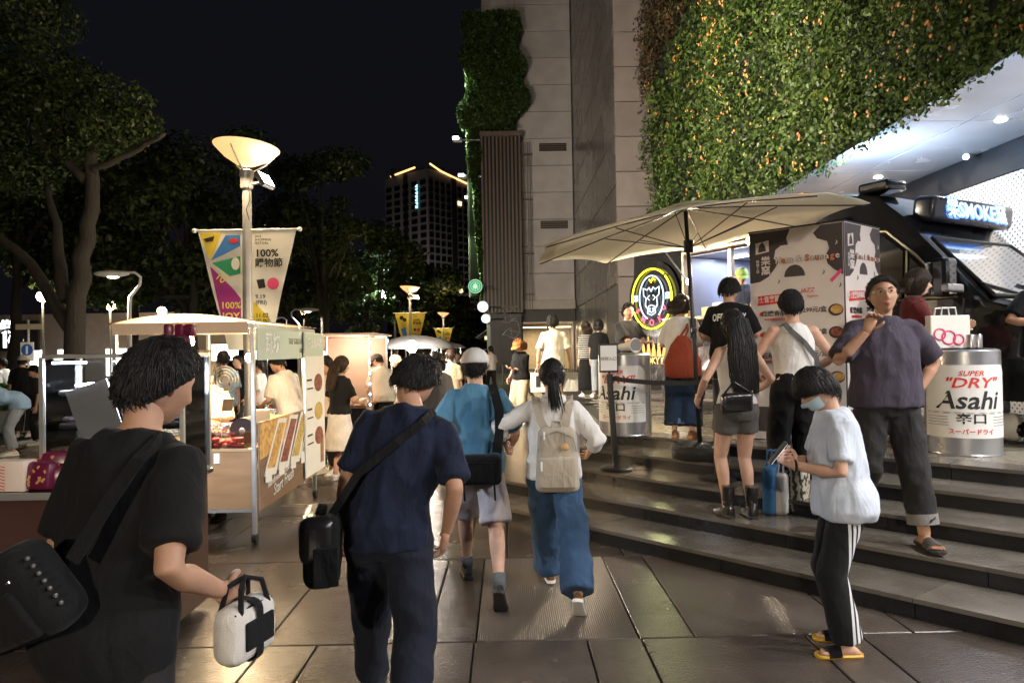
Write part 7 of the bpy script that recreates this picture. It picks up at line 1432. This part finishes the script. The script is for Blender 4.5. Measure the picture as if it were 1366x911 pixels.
bmesh.ops.bevel(bm_, geom=list(bm_.edges), offset=0.05, segments=4, affect='EDGES', profile=0.5); me = bpy.data.meshes.new('pack'); bm_.to_mesh(me); bm_.free(); me.materials.append(canv); me.shade_smooth(); pk = link('pack', me, bp)
MB().rbox((0, -0.062, -0.075), (0.24, 0.04, 0.20), 0.018, 3).build('front_pocket', canv, pk, smooth=50); MB().tube([(-0.12, -0.05, 0.06), (-0.10, -0.055, 0.15), (0, -0.05, 0.185), (0.10, -0.055, 0.15), (0.12, -0.05, 0.06)], 0.004, 6).build('zip', m_steel, pk); MB().tube([(-0.03, -0.01, 0.20), (-0.025, -0.01, 0.245), (0.025, -0.01, 0.245), (0.03, -0.01, 0.20)], 0.008, 8).build('top_handle', canv, pk)
MB().rbox((-0.10, -0.086, -0.03), (0.012, 0.006, 0.06), 0.002).build('zip_pull', m_white, pk); MB().rbox((-0.08, -0.064, 0.16), (0.012, 0.006, 0.05), 0.002).build('zip_pull', m_white, pk); MB().ball((0.05, -0.075, 0.09), (0.022, 0.014, 0.024)).build('charm', m_bread, pk, smooth=True); MB().tube([(0.05, -0.07, 0.11), (0.045, -0.06, 0.18)], 0.003, 5).build('charm_cord', m_trim, pk)
q = M.Rotation(R(3), 3, 'Z')
for s_ in (-1, 1): ribbon([q @ (bw.TW(a) - V(bp.location)) for a in ((s_ * 0.05 + 0.02, -0.165, 1.18), (s_ * 0.09, -0.155, 1.29), (s_ * 0.115, -0.115, 1.40), (s_ * 0.12, -0.02, 1.445), (s_ * 0.125, 0.10, 1.38))], 0.05, 0.008, canv, bp)

# woman with the mask and phone
Y = 3.70; mx_ = X_(1122, Y)
def stripes():
    m = fabric('track_black', (0.012, 0.012, 0.013)); n, l = nodes_of(m); b = n['Principled BSDF']; old = b.inputs['Base Color'].links[0].from_socket
    tc = n.new('ShaderNodeTexCoord'); sx = n.new('ShaderNodeSeparateXYZ'); l.new(tc.outputs['Object'], sx.inputs[0]); tot = None
    def mth(op, a, b_=None):
        q = n.new('ShaderNodeMath'); q.operation = op
        for i, v in enumerate((a, b_)):
            if v is None: continue
            if hasattr(v, 'links'): l.new(v, q.inputs[i])
            else: q.inputs[i].default_value = v
        return q.outputs[0]
    yy = mth('ADD', sx.outputs['Y'], mth('MULTIPLY', mth('SUBTRACT', 0.8, sx.outputs['Z']), 0.02)); ph = mth('FRACT', mth('MULTIPLY', mth('ADD', yy, 0.031), 1 / 0.026)); st = mth('LESS_THAN', ph, 0.60); ins = mth('LESS_THAN', mth('ABSOLUTE', mth('SUBTRACT', yy, 0.004)), 0.037); out = mth('LESS_THAN', sx.outputs['X'], -0.105)
    f = mth('MULTIPLY', mth('MULTIPLY', st, ins), out); mx = n.new('ShaderNodeMix'); mx.data_type = 'RGBA'; l.new(f, mx.inputs[0]); l.new(old, mx.inputs[6]); mx.inputs[7].default_value = (0.62, 0.62, 0.64, 1); l.new(mx.outputs[2], b.inputs['Base Color']); return m
ml = person('older woman in a pale blue T-shirt and face mask looking down at her phone', (mx_, Y, 0), 80, 1.53, True, 2, SK1, pose=dict(LF=(-0.10, 0.03, 0.085), RF=(0.12, -0.02, 0.085), Ly=8, Ry=-4, lean=7, head=(4, 34, 0), LH=(-0.10, 0.30, 1.115), RH=(0.03, 0.315, 1.13), LEp=(-0.7, -0.5, -1), REp=(0.8, -0.4, -1), LD=(0.55, 0.6, 0.45), LT=(0.1, -0.3, 1), RD=(-0.75, 0.35, 0.3), RT=(0.1, 0.0, 1), LC=32, RC=32),
    top=dict(kind='tee', mat=paleb, fit=0.020, hem=0.80, sleeve=0.75, loose=0.3, fold=0.010), bottom=dict(kind='trousers', mat=stripes(), rad=(0.100, 0.086, 0.088), end=1.97, fold=0.004), shoes=('sandal', black, ylw), hair=('fringe', HB, 0.2, 0.022), fat=0.20, mask=mat('mask_blue', (0.46, 0.62, 0.72), 0.8), face=dict(gaze=0))
w0 = (ml.W('LW') + ml.W('RW')) / 2 + V((-0.075, 0.0, 0.055)); ph = thing('phone', 'dark smartphone held by the woman in the face mask', 'phone', w0, R(80)); rt = M.Rotation(R(38), 3, 'X'); MB().rbox((0, 0, 0), (0.074, 0.010, 0.152), 0.004, 2, rt).build('case', m_black, ph); MB().box(rt @ V((0, -0.0056, 0)), (0.066, 0.0012, 0.140), rt).build('screen', emit('phone_screen', (0.75, 0.85, 1.0), 0.5), ph)
MB().tube([ml.pts['LW'] + V((0.028 * cos(a * pi / 8), 0.0, 0.028 * sin(a * pi / 8))) for a in range(17)], 0.007, 6).build('wrist_band', m_black, ml.root)
# man in the plum polo coming down
fz = 2 * RISE; fp = gnd(1232, 737, fz); rx_, ry_ = X_(1178, 4.78), 4.80
pm = person('man in a plum polo shirt coming down the stairs, hand at his collar', (rx_, ry_, fz), 172, 1.83, False, 2, SK2, wide=1.05, fat=0.10, pose=dict(pel=(-0.02, 0.0, 0.02), LF=(-0.17, 0.16, 0.085), RF=(0.12, -0.22, 0.085 + RISE / 1.08), Ly=4, lean=-2, head=(-10, -7, 4), RH=(0.15, 0.17, 1.37), REp=(0.8, 0.1, -1), RD=(-0.25, 0.25, 0.9), RT=(-0.8, 0.0, 0.3), RC=40, LH=(-0.22, -0.03, 0.96), LEp=(-1.3, -0.45, 0), LD=(0.6, 0.5, -0.5), LT=(0, -0.4, 1)),
    top=dict(kind='tee', mat=plum, fit=0.024, hem=0.86, sleeve=0.85, loose=0.6, fold=0.009, name='polo_shirt'), bottom=dict(kind='trousers', mat=charc, rad=(0.108, 0.088, 0.086), end=1.86, cuff=fabric('cuff_grey', (0.20, 0.19, 0.18)), fold=0.010), shoes=('sandal', mat('sandal_brown', (0.05, 0.042, 0.04), 0.6), bsole), hair=('short', HG, 0, 0.013), glasses='wire', face=dict(gaze=-0.002), collar=plum)
rgp = []
for a in range(33): 
    t_ = 2 * pi * a / 32; rgp.append(pm.T((0.172 * 1.12 * cos(t_), 0.128 * 1.15 * sin(t_), 0.975)))
MB().tube(rgp, 0.016, 6, cap=False).build('belt', leather, pm.root)
for z in (1.395, 1.345): MB().ball(pm.T((0.0, 0.112, z)), 0.006).build('button', m_ink, pm.root)
# long-haired woman in shorts
p = gnd(986, 689, 2 * RISE); lw = person('long haired woman in grey shorts and ankle boots queuing on the stairs', (p.x, p.y, p.z), 8, 1.68, True, 2, SK1, pose=dict(LF=(-0.095, 0.02, 0.085), RF=(0.085, -0.04, 0.085), LH=(-0.27, 0.14, 0.98), RH=(0.22, 0.16, 1.0), head=(6, 6, 0), LEp=(-0.6, -1, 0), REp=(0.6, -1, 0)),
    top=dict(kind='tank', mat=white, fit=0.016, hem=0.93, name='camisole', fold=0.006), bottom=dict(kind='shorts', mat=grey, rad=(0.100, 0.1, 0.1), end=0.44, flare=1.05, waist=1.03, fold=0.005), shoes=('boot', leather, bsole), hair=('long', HB, 0.56))
bg = bag_obj('handbag', 'small black leather handbag at the hip of the long haired woman', 'bag', lw.TW((-0.10, -0.20, 0.96)), R(8)); MB().rbox((0, 0, 0), (0.26, 0.07, 0.15), 0.03, 3).build('bag', leather, bg, smooth=50); MB().tube([(-0.12, 0, 0.05), (-0.02, 0.01, 0.16), (0.13, 0.02, 0.07)], 0.008, 6).build('handle', leather, bg); MB().ball((0.12, -0.01, 0.075), 0.014).build('buckle', m_trim, bg)
# man in the white vest
Y = 5.78; x_ = X_(1058, Y); vm = person('man in a white sleeveless vest and black trousers reading the menu', (x_, Y, lev(x_, Y)), -4, 1.72, False, 2, SK1, pose=dict(LH=(-0.24, 0.20, 1.0), RH=(0.24, 0.22, 1.02), head=(-8, 4, 0), LEp=(-0.9, -1, 0), REp=(0.9, -1, 0)), top=dict(kind='tank', mat=white, fit=0.016, hem=0.95, name='vest', fold=0.005), bottom=dict(kind='trousers', mat=black, rad=(0.106, 0.092, 0.086), waist=1.02, fold=0.008), shoes=('shoe', leather, bsole), hair=('short', HB, 0, 0.014))
bg = bag_obj('crossbody_strap_bag', 'dark patterned crossbody strap and pouch on the man in the white vest', 'bag', vm.TW((0.22, 0.06, 0.98)), R(-4)); bg.name = 'pouch_bag'; MB().rbox((0, 0, 0), (0.08, 0.18, 0.14), 0.025, 3).build('pouch', black, bg, smooth=50); q = M.Rotation(R(4), 3, 'Z'); ribbon([q @ (vm.TW(a) - V(bg.location)) for a in ((0.19, -0.06, 1.04), (0.14, -0.13, 1.14), (0.04, -0.145, 1.27), (-0.06, -0.125, 1.37), (-0.085, -0.06, 1.425), (-0.085, 0.05, 1.40))], 0.042, 0.006, fabric('strap_pattern', (0.10, 0.10, 0.10), var=0.4), bg)
for px, lab, mm, d, z_, nm in ((1031, 'blue canvas tote standing on the stairs by the queue', fabric('blue_canvas', (0.03, 0.10, 0.22)), (0.10, 0.26, 0.40), 0, 'tote_bag'), (1046, 'white printed tote between the blue tote and the patterned bag', fabric('tote_white', (0.55, 0.52, 0.50)), (0.11, 0.24, 0.34), 0, 'tote_bag'), (1066, 'black and cream zebra patterned bag with a pink lid on the stairs', None, (0.14, 0.22, 0.40), 0, 'patterned_bag')):
    if mm is None:
        mm = mat('zebra', (0.03, 0.03, 0.028), 0.7, var=0); n, l = nodes_of(mm); wv = n.new('ShaderNodeTexWave'); wv.inputs['Scale'].default_value = 6; wv.inputs['Distortion'].default_value = 7; wv.inputs['Detail Scale'].default_value = 2.5; tc = n.new('ShaderNodeTexCoord'); l.new(tc.outputs['Object'], wv.inputs[0]); cr = n.new('ShaderNodeValToRGB'); cr.color_ramp.interpolation = 'CONSTANT'; cr.color_ramp.elements[0].color = (0.025, 0.025, 0.022, 1); cr.color_ramp.elements[1].color = (0.42, 0.38, 0.28, 1); cr.color_ramp.elements[1].position = 0.55; l.new(wv.outputs[0], cr.inputs[0]); l.new(cr.outputs[0], n['Principled BSDF'].inputs['Base Color'])
    p = gnd(px, 684, 2 * RISE); t = thing(nm, lab, 'bag', p, R(-40)); MB().rbox((0, 0, d[2] / 2), d, 0.035, 3).build('bag', mm, t, smooth=50)
    if 'pink' in lab: MB().lathe([(0.07, 0), (0.075, 0.01), (0.075, 0.05), (0.06, 0.06)], (0, 0, d[2] - 0.01), 18).build('lid', mat('lid_pink', (0.62, 0.25, 0.32), 0.5), t)
    else:
        for y in (-0.03, 0.03): MB().tube([(0.0 + y * .6, -0.07, d[2] - 0.01), (y * .6, -0.05, d[2] + 0.12), (y * .6, 0.05, d[2] + 0.12), (y * .6, 0.07, d[2] - 0.01)], 0.008, 6).build('handle', mm, t)
    if 'printed' in lab:
        for q in range(6): MB().tube([(-d[0] / 2 - 0.002, random.uniform(-0.08, 0.08), random.uniform(0.06, 0.28)) for _ in range(3)], 0.004, 4).build('print_stroke', m_ink, t)
# man in the lettered black T-shirt
Y = 7.25; x_ = X_(974, Y); od = person('man in a black T-shirt with white back lettering at the serving hatch', (x_, Y, PZ), -22, 1.72, False, 1, SK1, pose=dict(head=(-20, 22, 0), LH=(-0.2, 0.26, 1.05), RH=(0.2, 0.28, 1.05)), top=dict(kind='tee', mat=black, fit=0.032, hem=0.80, sleeve=0.9, loose=0.8, fold=0.006), bottom=dict(kind='trousers', mat=charc), shoes=('shoe', sneak_b, bsole), hair=('fringe', HB, 0, 0.022))
def torso_wrap(P, z0, rx=0.19, ry=0.142):
    def f(x, y, z):
        a = x / (rx * 0.95); q = P.T((rx * 1.0 * sin(a), -ry * cos(a) - 0.014 - z, z0 + y / P.s)); return (q.x, q.y, q.z)
    return f
text('OFF DUTY', 0.105, mat('print_white', (0.72, 0.72, 0.70), 0.7), od.top, M.Identity(4), bold=0.03, shear=0.15, wrap=torso_wrap(od, 1.285, 0.195, 0.150), sx=0.75)
# woman with the rust tote
Y = 7.62; x_ = X_(909, Y); tw = person('woman in a white T-shirt and wide dark jeans beside the parasol pole', (x_, Y, PZ), -26, 1.58, True, 1, SK1, pose=dict(head=(-24, 22, 0), RH=(0.12, 0.26, 1.12), LH=(-0.14, 0.25, 1.1)), top=dict(kind='tee', mat=white, fit=0.034, hem=0.86, sleeve=0.9, loose=0.8, fold=0.007), bottom=dict(kind='trousers', mat=jeand, rad=(0.118, 0.122, 0.125), end=1.86, fold=0.010, cuff=fabric('cuff_blue', (0.10, 0.16, 0.24)), name='jeans'), shoes=('shoe', brownl, mat('sole_orange', (0.5, 0.2, 0.05), 0.6)), hair=('bob', HBr, 0.14))
tb = bag_obj('tote_bag', 'rust red tote bag on the shoulder of the woman in wide jeans', 'bag', tw.TW((0.06, -0.23, 0.93)), R(-26)); rust = fabric('rust_canvas', (0.26, 0.050, 0.025)); o = MB(); o.loft([[V((w_ * cos(a * pi / 8), d_ * sin(a * pi / 8), z)) for a in range(16)] for w_, d_, z in ((0.15, 0.05, -0.20), (0.20, 0.075, -0.17), (0.20, 0.07, -0.02), (0.13, 0.045, 0.16), (0.05, 0.02, 0.26))]); o.build('bag', rust, tb, smooth=50)
q = M.Rotation(R(26), 3, 'Z')
for k in (0.0, 0.03): ribbon([V((-0.03 + k * 2, 0, 0.24)), q @ (tw.TW((0.09 + k, -0.15, 1.30)) - V(tb.location)), q @ (tw.TW((0.105 + k, -0.04, 1.425)) - V(tb.location)), q @ (tw.TW((0.10 + k, 0.09, 1.36)) - V(tb.location))], 0.022, 0.006, rust, tb)
# glasses man with the camera
Y = 10.2; x_ = X_(838, Y); gm = person('man in glasses and a black T-shirt standing by the neon emblem with folded arms', (x_, Y, PZ), 205, 1.66, False, 1, SK2, fat=0.12, pose=dict(LH=(0.05, 0.24, 1.12), RH=(-0.12, 0.24, 1.10), LEp=(-1, -0.2, -0.4), REp=(1, -0.2, -0.4), LD=(1, 0.2, 0), RD=(-1, 0.2, 0), head=(-14, 3, 0)), top=dict(kind='tee', mat=charc, fit=0.028, hem=0.84, sleeve=0.8, loose=0.7), bottom=dict(kind='trousers', mat=black), shoes=('shoe', sneak_b, bsole), hair=('short', HB), glasses=True, face=dict())
# pair walking towards the doors
stripe = mat('stripe_tee', (0.05, 0.05, 0.05), 0.85, var=0); n, l = nodes_of(stripe); wv = n.new('ShaderNodeTexWave'); wv.bands_direction = 'Z'; wv.inputs['Scale'].default_value = 7; tc = n.new('ShaderNodeTexCoord'); l.new(tc.outputs['Object'], wv.inputs[0]); cr = n.new('ShaderNodeValToRGB'); cr.color_ramp.elements[0].position = 0.55; cr.color_ramp.elements[0].color = (0.04, 0.04, 0.042, 1); cr.color_ramp.elements[1].position = 0.75; cr.color_ramp.elements[1].color = (0.34, 0.33, 0.31, 1); l.new(wv.outputs[0], cr.inputs[0]); l.new(cr.outputs[0], n['Principled BSDF'].inputs['Base Color'])
Y = 14.2; person('woman in a dark striped top and long black skirt near the doors', (X_(783, Y), Y, PZ), 10, 1.55, True, 0, SK1, pose=dict(LF=(-0.09, 0.1, 0.085), RF=(0.09, -0.1, 0.085)), top=dict(kind='tee', mat=stripe, fit=0.034, hem=0.86, sleeve=0.95, loose=0.8), bottom=dict(kind='skirt', mat=black, hem=0.16, flare=0.06), shoes=('shoe', sneak_w, wsole), hair=('bob', HBr, 0.16))
Y = 13.9; person('woman in a black T-shirt and light jeans beside the striped top', (X_(799, Y), Y, PZ), -12, 1.58, True, 0, SK1, top=dict(kind='tee', mat=black, fit=0.034, hem=0.84, sleeve=0.9, loose=0.8), bottom=dict(kind='trousers', mat=greyj, rad=(0.10, 0.085, 0.075)), shoes=('shoe', sneak_w, wsole), hair=('bob', HB, 0.10))
Y = 12.0; x_ = X_(738, Y); pk_ = person('man in a pale pink T-shirt seen from behind carrying shopping bags', (x_, Y, lev(x_, Y)), 2, 1.72, False, 1, SK1, pose=dict(LH=(-0.27, 0.03, 0.86), RH=(0.30, 0.05, 0.86)), top=dict(kind='tee', mat=pinkw, fit=0.036, hem=0.82, sleeve=0.9, loose=0.85), bottom=dict(kind='shorts', mat=charc, rad=(0.105, 0.09, 0.09), end=0.9), shoes=('shoe', sneak_w, wsole), hair=('short', HB, 0, 0.02))
for k, lab, mm in (('LW', 'white shopping bag with dark print in the left hand of the man in pink', m_paper), ('RW', 'pale shopping bag in the right hand of the man in pink', fabric('bag_grey', (0.4, 0.38, 0.36)))):
    t = thing('shopping_bag', lab, 'shopping bag', pk_.W(k) + V((0, 0, -0.10))); MB().rbox((0, 0, -0.22), (0.26, 0.10, 0.34), 0.01).build('bag', mm, t); MB().tube([(-0.06, 0, -0.06), (-0.04, 0, 0.02), (0.04, 0, 0.02), (0.06, 0, -0.06)], 0.006, 6).build('handle', mm, t)
    if k == 'LW': MB().box((0, -0.052, -0.2), (0.08, 0.004, 0.2)).build('print_stroke', m_ink, t)
Y = 12.6; x_ = X_(694, Y); person('woman in an orange cap, black T-shirt and beige trousers with one arm raised', (x_, Y, lev(x_, Y)), 140, 1.60, True, 1, SK1, pose=dict(LH=(0.02, 0.22, 1.12), RH=(0.24, 0.06, 0.92), head=(0, 26, 0)), top=dict(kind='tee', mat=black, fit=0.03, hem=0.90, sleeve=0.9, loose=0.5), bottom=dict(kind='trousers', mat=beige, rad=(0.11, 0.10, 0.10)), shoes=('shoe', sneak_w, wsole), hair=('bob', HL, 0.14), hat=fabric('cap_orange', (0.42, 0.17, 0.05)))
# woman in maroon by the van
Y = 6.45; x_ = X_(1212, Y); rw = person('woman with a dark bob and glasses in a maroon top stepping along the van', (x_, Y, PZ), -108, 1.66, True, 2, SK3, pose=dict(LF=(-0.08, -0.10, 0.135), RF=(0.05, 0.42, 0.135), pel=(0, 0.06, 0.02), RH=(0.10, 0.40, 1.16), LH=(-0.10, 0.20, 1.10), REp=(0.6, -0.4, -1), LEp=(-0.6, -0.6, -1), RD=(-0.1, 1, 0.25), RC=35, head=(0, 4, 0)), top=dict(kind='tee', mat=maroon, fit=0.026, hem=0.88, sleeve=1.35, loose=0.5), bottom=dict(kind='skirt', mat=black, hem=0.60, flare=0.02), shoes=('heel', brownl, bsole), hair=('bob', HBr, 0.09), glasses=True, face=dict())
MB().tube([rw.T((0.064 * cos(a * pi / 12), -0.004 + 0.062 * sin(a * pi / 12), 1.452)) for a in range(25)], 0.008, 6).build('necklace', m_trim, rw.root)
# man at the right edge
Y = 6.25; x_ = 5.02; person('man in a black T-shirt and khaki trousers standing in front of the van nose', (x_, Y, PZ), 150, 1.76, False, 1, SK2, fat=0.1, pose=dict(RH=(0.10, 0.26, 1.12), LH=(-0.25, 0.1, 0.95), REp=(1, 0, -0.6)), top=dict(kind='tee', mat=black, fit=0.03, hem=0.82, sleeve=0.8, loose=0.8), bottom=dict(kind='trousers', mat=khaki, rad=(0.11, 0.10, 0.095)), shoes=('shoe', leather, bsole), hair=('short', HB))
hp_ = VR + VD * 5.0; ht = thing('helmet', 'pale riding helmet on the ground beside the barrel table', 'helmet', (X_(1345, 6.7), 6.7, PZ)); MB().ball((0, 0, 0.16), (0.13, 0.15, 0.14)).build('shell', m_paper, ht, smooth=True); MB().ball((0.03, -0.06, 0.15), (0.105, 0.11, 0.09)).build('visor', m_glassd, ht, smooth=True); bs_ = MB().rbox((0, 0, 0.012), (0.2, 0.2, 0.028), 0.008).build('rim', m_black, ht)
# staff inside the van
for xx, yy, yw, lab, hd, hatm in ((1.95, 0.62, 150, 'van worker in a bright lime cap and dark T-shirt behind the hatch', (20, 16, 0), fabric('cap_lime', (0.25, 0.34, 0.10))), (2.95, 0.55, 175, 'van worker in a navy apron partly hidden behind the menu stand', (0, 20, 0), fabric('cap_navy', (0.02, 0.03, 0.06)))):
    p = VR + VD * xx + V((0.8829, 0.4695, 0)) * yy; person(lab, (p.x, p.y, PZ + 0.50), yw, 1.68, False, 1, SK1, pose=dict(LH=(-0.16, 0.28, 1.08), RH=(0.14, 0.3, 1.08), head=hd, lean=6), top=dict(kind='tee', mat=fabric('staff_navy', (0.030, 0.034, 0.055)), fit=0.03, hem=0.84, sleeve=0.85, loose=0.7), bottom=dict(kind='trousers', mat=black), shoes=('shoe', sneak_b, bsole), hair=('short', HB), hat=hatm)
# ---- stall side
Y = 7.0; person('stall seller in a black cap and beige apron holding a card', (X_(281, Y), Y, 0), 172, 1.58, True, 1, SK3, pose=dict(LH=(-0.10, 0.28, 1.12), RH=(0.10, 0.28, 1.10), head=(10, 8, 0), LEp=(-1, -0.4, -1), REp=(1, -0.4, -1)), top=dict(kind='tee', mat=beige, fit=0.034, hem=0.70, sleeve=1.4, loose=0.8), bottom=dict(kind='trousers', mat=charc), shoes=('shoe', sneak_b, bsole), hair=('bob', HB, 0.1), hat=black, face=dict())
t = thing('order_card', 'dark order tablet held by the seller in the apron', 'tablet', at(304, 540, 6.72), R(30)); MB().rbox((0, 0, 0), (0.10, 0.012, 0.16), 0.004, 2, M.Rotation(R(40), 3, 'X')).build('case', m_black, t); t.name = 'order_tablet'
Y = 8.9; person('man in a white T-shirt bending over the counter behind the wooden cart', (X_(389, Y), Y, 0), 60, 1.70, False, 1, SK1, pose=dict(lean=20, LH=(-0.15, 0.40, 0.98), RH=(0.15, 0.42, 0.98), head=(0, 24, 0)), top=dict(kind='tee', mat=white, fit=0.036, hem=0.80, sleeve=0.9, loose=0.8), bottom=dict(kind='trousers', mat=jeand), shoes=('shoe', sneak_w, wsole), hair=('short', HB))
Y = 8.9; person('woman with long brown hair in a black top and white skirt at the stalls', (X_(452, Y), Y, 0), -30, 1.60, True, 1, SK1, pose=dict(RH=(0.15, 0.28, 1.05), LH=(-0.15, 0.28, 1.05), head=(-20, 10, 0)), top=dict(kind='tee', mat=black, fit=0.026, hem=0.92, sleeve=0.8), bottom=dict(kind='skirt', mat=offw, hem=0.42, flare=0.07, waist=1.03), shoes=('shoe', sneak_w, wsole), hair=('long', HBr, 0.36))
Y = 9.4; person('shopper facing the tall menu board beside the woman in the white skirt', (X_(437, Y), Y, 0), 150, 1.60, True, 0, SK1, pose=dict(head=(10, 14, 0)), top=dict(kind='tee', mat=pinkw, fit=0.03, sleeve=0.9), bottom=dict(kind='trousers', mat=charc), shoes=('shoe', sneak_w, wsole), hair=('bob', HB, 0.1), face=dict())
Y = 11.6; person('man in a dark cap and cream shirt leaning over the pale cloth stall', (X_(512, Y), Y, 0), 40, 1.66, False, 1, SK1, pose=dict(lean=16, head=(30, 24, 0), LH=(-0.1, 0.4, 1.0), RH=(0.15, 0.4, 1.0)), top=dict(kind='tee', mat=offw, fit=0.034, sleeve=0.9, loose=0.7), bottom=dict(kind='trousers', mat=charc), shoes=('shoe', sneak_b, bsole), hair=('short', HB), hat=fabric('cap_dark', (0.06, 0.05, 0.05)))
Y = 13.0; person('woman in white with fair hair at the work light', (X_(531, Y), Y, 0), 100, 1.58, True, 0, SK3, pose=dict(head=(0, 16, 0)), top=dict(kind='tee', mat=offw, fit=0.03, sleeve=0.9), bottom=dict(kind='skirt', mat=beige, hem=0.4), shoes=('shoe', sneak_w, wsole), hair=('bob', hairmat('fair', (0.35, 0.22, 0.12)), 0.2))
Y = 9.6; x_ = X_(584, Y); person('person in a grey cape and white shoes ahead of the man in teal', (x_, Y, 0), 4, 1.60, True, 0, SK1, pose=dict(LF=(-0.06, 0.25, 0.085), RF=(0.08, -0.28, 0.16), Rp=40), top=dict(kind='tee', mat=grey, fit=0.05, hem=0.72, sleeve=1.2, loose=0.9), bottom=dict(kind='trousers', mat=charc, end=1.7), shoes=('shoe', sneak_w, wsole), hair=('bob', HB, 0.12))
FAR = [(580, 14.5, 'stroller in a charcoal top next to the domed canopy', charc, HB, 30), (601, 13, 'stroller in beige near the end of the stalls', beige, HBr, 0), (610, 17.5, 'stroller in navy between the far canopies and the railing', navy, HB, 170), (592, 28, 'far stroller in plum beyond the canopies', plum, HB, 0), (630, 22, 'far stroller in white with dark trousers near the railing', offw, HB, 0), (640, 36, 'very far stroller in sky blue past the slatted box', skyb, HB, 180), (560, 22, 'far stroller in maroon behind the domed canopy', maroon, HBr, 60), (597, 16, 'stroller in a dark jacket below the far lamp posts', black, HB, 0), (604, 21, 'far stroller in pale blue beside the far canopies', skyb, HBr, 180), (612, 26, 'far stroller in white among the canopies', white, HB, 0), (588, 24, 'far stroller in maroon near the far canopies', maroon, HB, 180), (655, 24, 'far stroller in cream by the black railing', offw, HB, 30), (648, 30, 'far stroller in grey beyond the black railing', grey, HB, 0), (619, 33, 'far stroller in khaki down the walkway', khaki, HB, 180), (570, 19, 'stroller in sage green at the domed canopy', sage, HB, 90)]
for px, Y, lab, tp, hr, yw in FAR: person(lab, (X_(px, Y), Y, lev(X_(px, Y), Y)), yw, random.uniform(1.58, 1.74), random.random() < 0.5, 0, SK1, top=dict(kind='tee', mat=tp, fit=0.034, sleeve=0.9, loose=0.7), bottom=dict(kind='trousers', mat=charc), shoes=('shoe', sneak_w, wsole), hair=('short', hr), pose=dict(LF=(-0.08, 0.15, 0.085), RF=(0.08, -0.15, 0.085)))
# ---- street side on the left
L = [(30, 14.5, 'man in a pale cap and black T-shirt seen from behind on the street side', black, charc, 10, 1.72, dict(), 'cap'), (50, 13.2, 'boy in a black and cream jacket by the street side', fabric('jacket_black', (0.015, 0.015, 0.017)), black, 120, 1.50, dict(head=(0, 26, 0)), None), (66, 15.6, 'man in a sage green shirt facing the street side group', sage, jeand, 170, 1.68, dict(LH=(0.0, 0.24, 1.15)), None), (16, 11.8, 'person in a sky blue shirt and grey jeans bending forward', skyb, greyj, 130, 1.68, dict(lean=62, head=(0, 10, 0), LH=(-0.12, 0.55, 0.75), RH=(0.12, 0.55, 0.75), pel=(0, -0.1, -0.02)), None), (4, 16.0, 'person in a light blue shirt behind the bending one', paleb, charc, 90, 1.66, dict(), None), (298, 11.0, 'man in a blue shirt standing behind the stall seller', skyb, charc, 20, 1.70, dict(), None), (318, 13.5, 'shopper in a dark jacket behind the bare bulb', black, charc, 150, 1.62, dict(), None), (345, 12.2, 'seated looking shopper in white behind the bread crate', white, charc, 90, 1.55, dict(), None)]
for px, Y, lab, tp, bt, yw, H, ps, hat in L: person(lab, (X_(px, Y), Y, 0), yw, H, False, 1 if px < 60 else 0, SK1, pose=ps, top=dict(kind='tee', mat=tp, fit=0.034, hem=0.82, sleeve=0.9, loose=0.7), bottom=dict(kind='trousers', mat=bt, rad=(0.10, 0.085, 0.08)), shoes=('shoe', sneak_w, wsole), hair=('short', HB), hat=fabric('cap_stone', (0.40, 0.37, 0.32)) if hat else None)
finish()
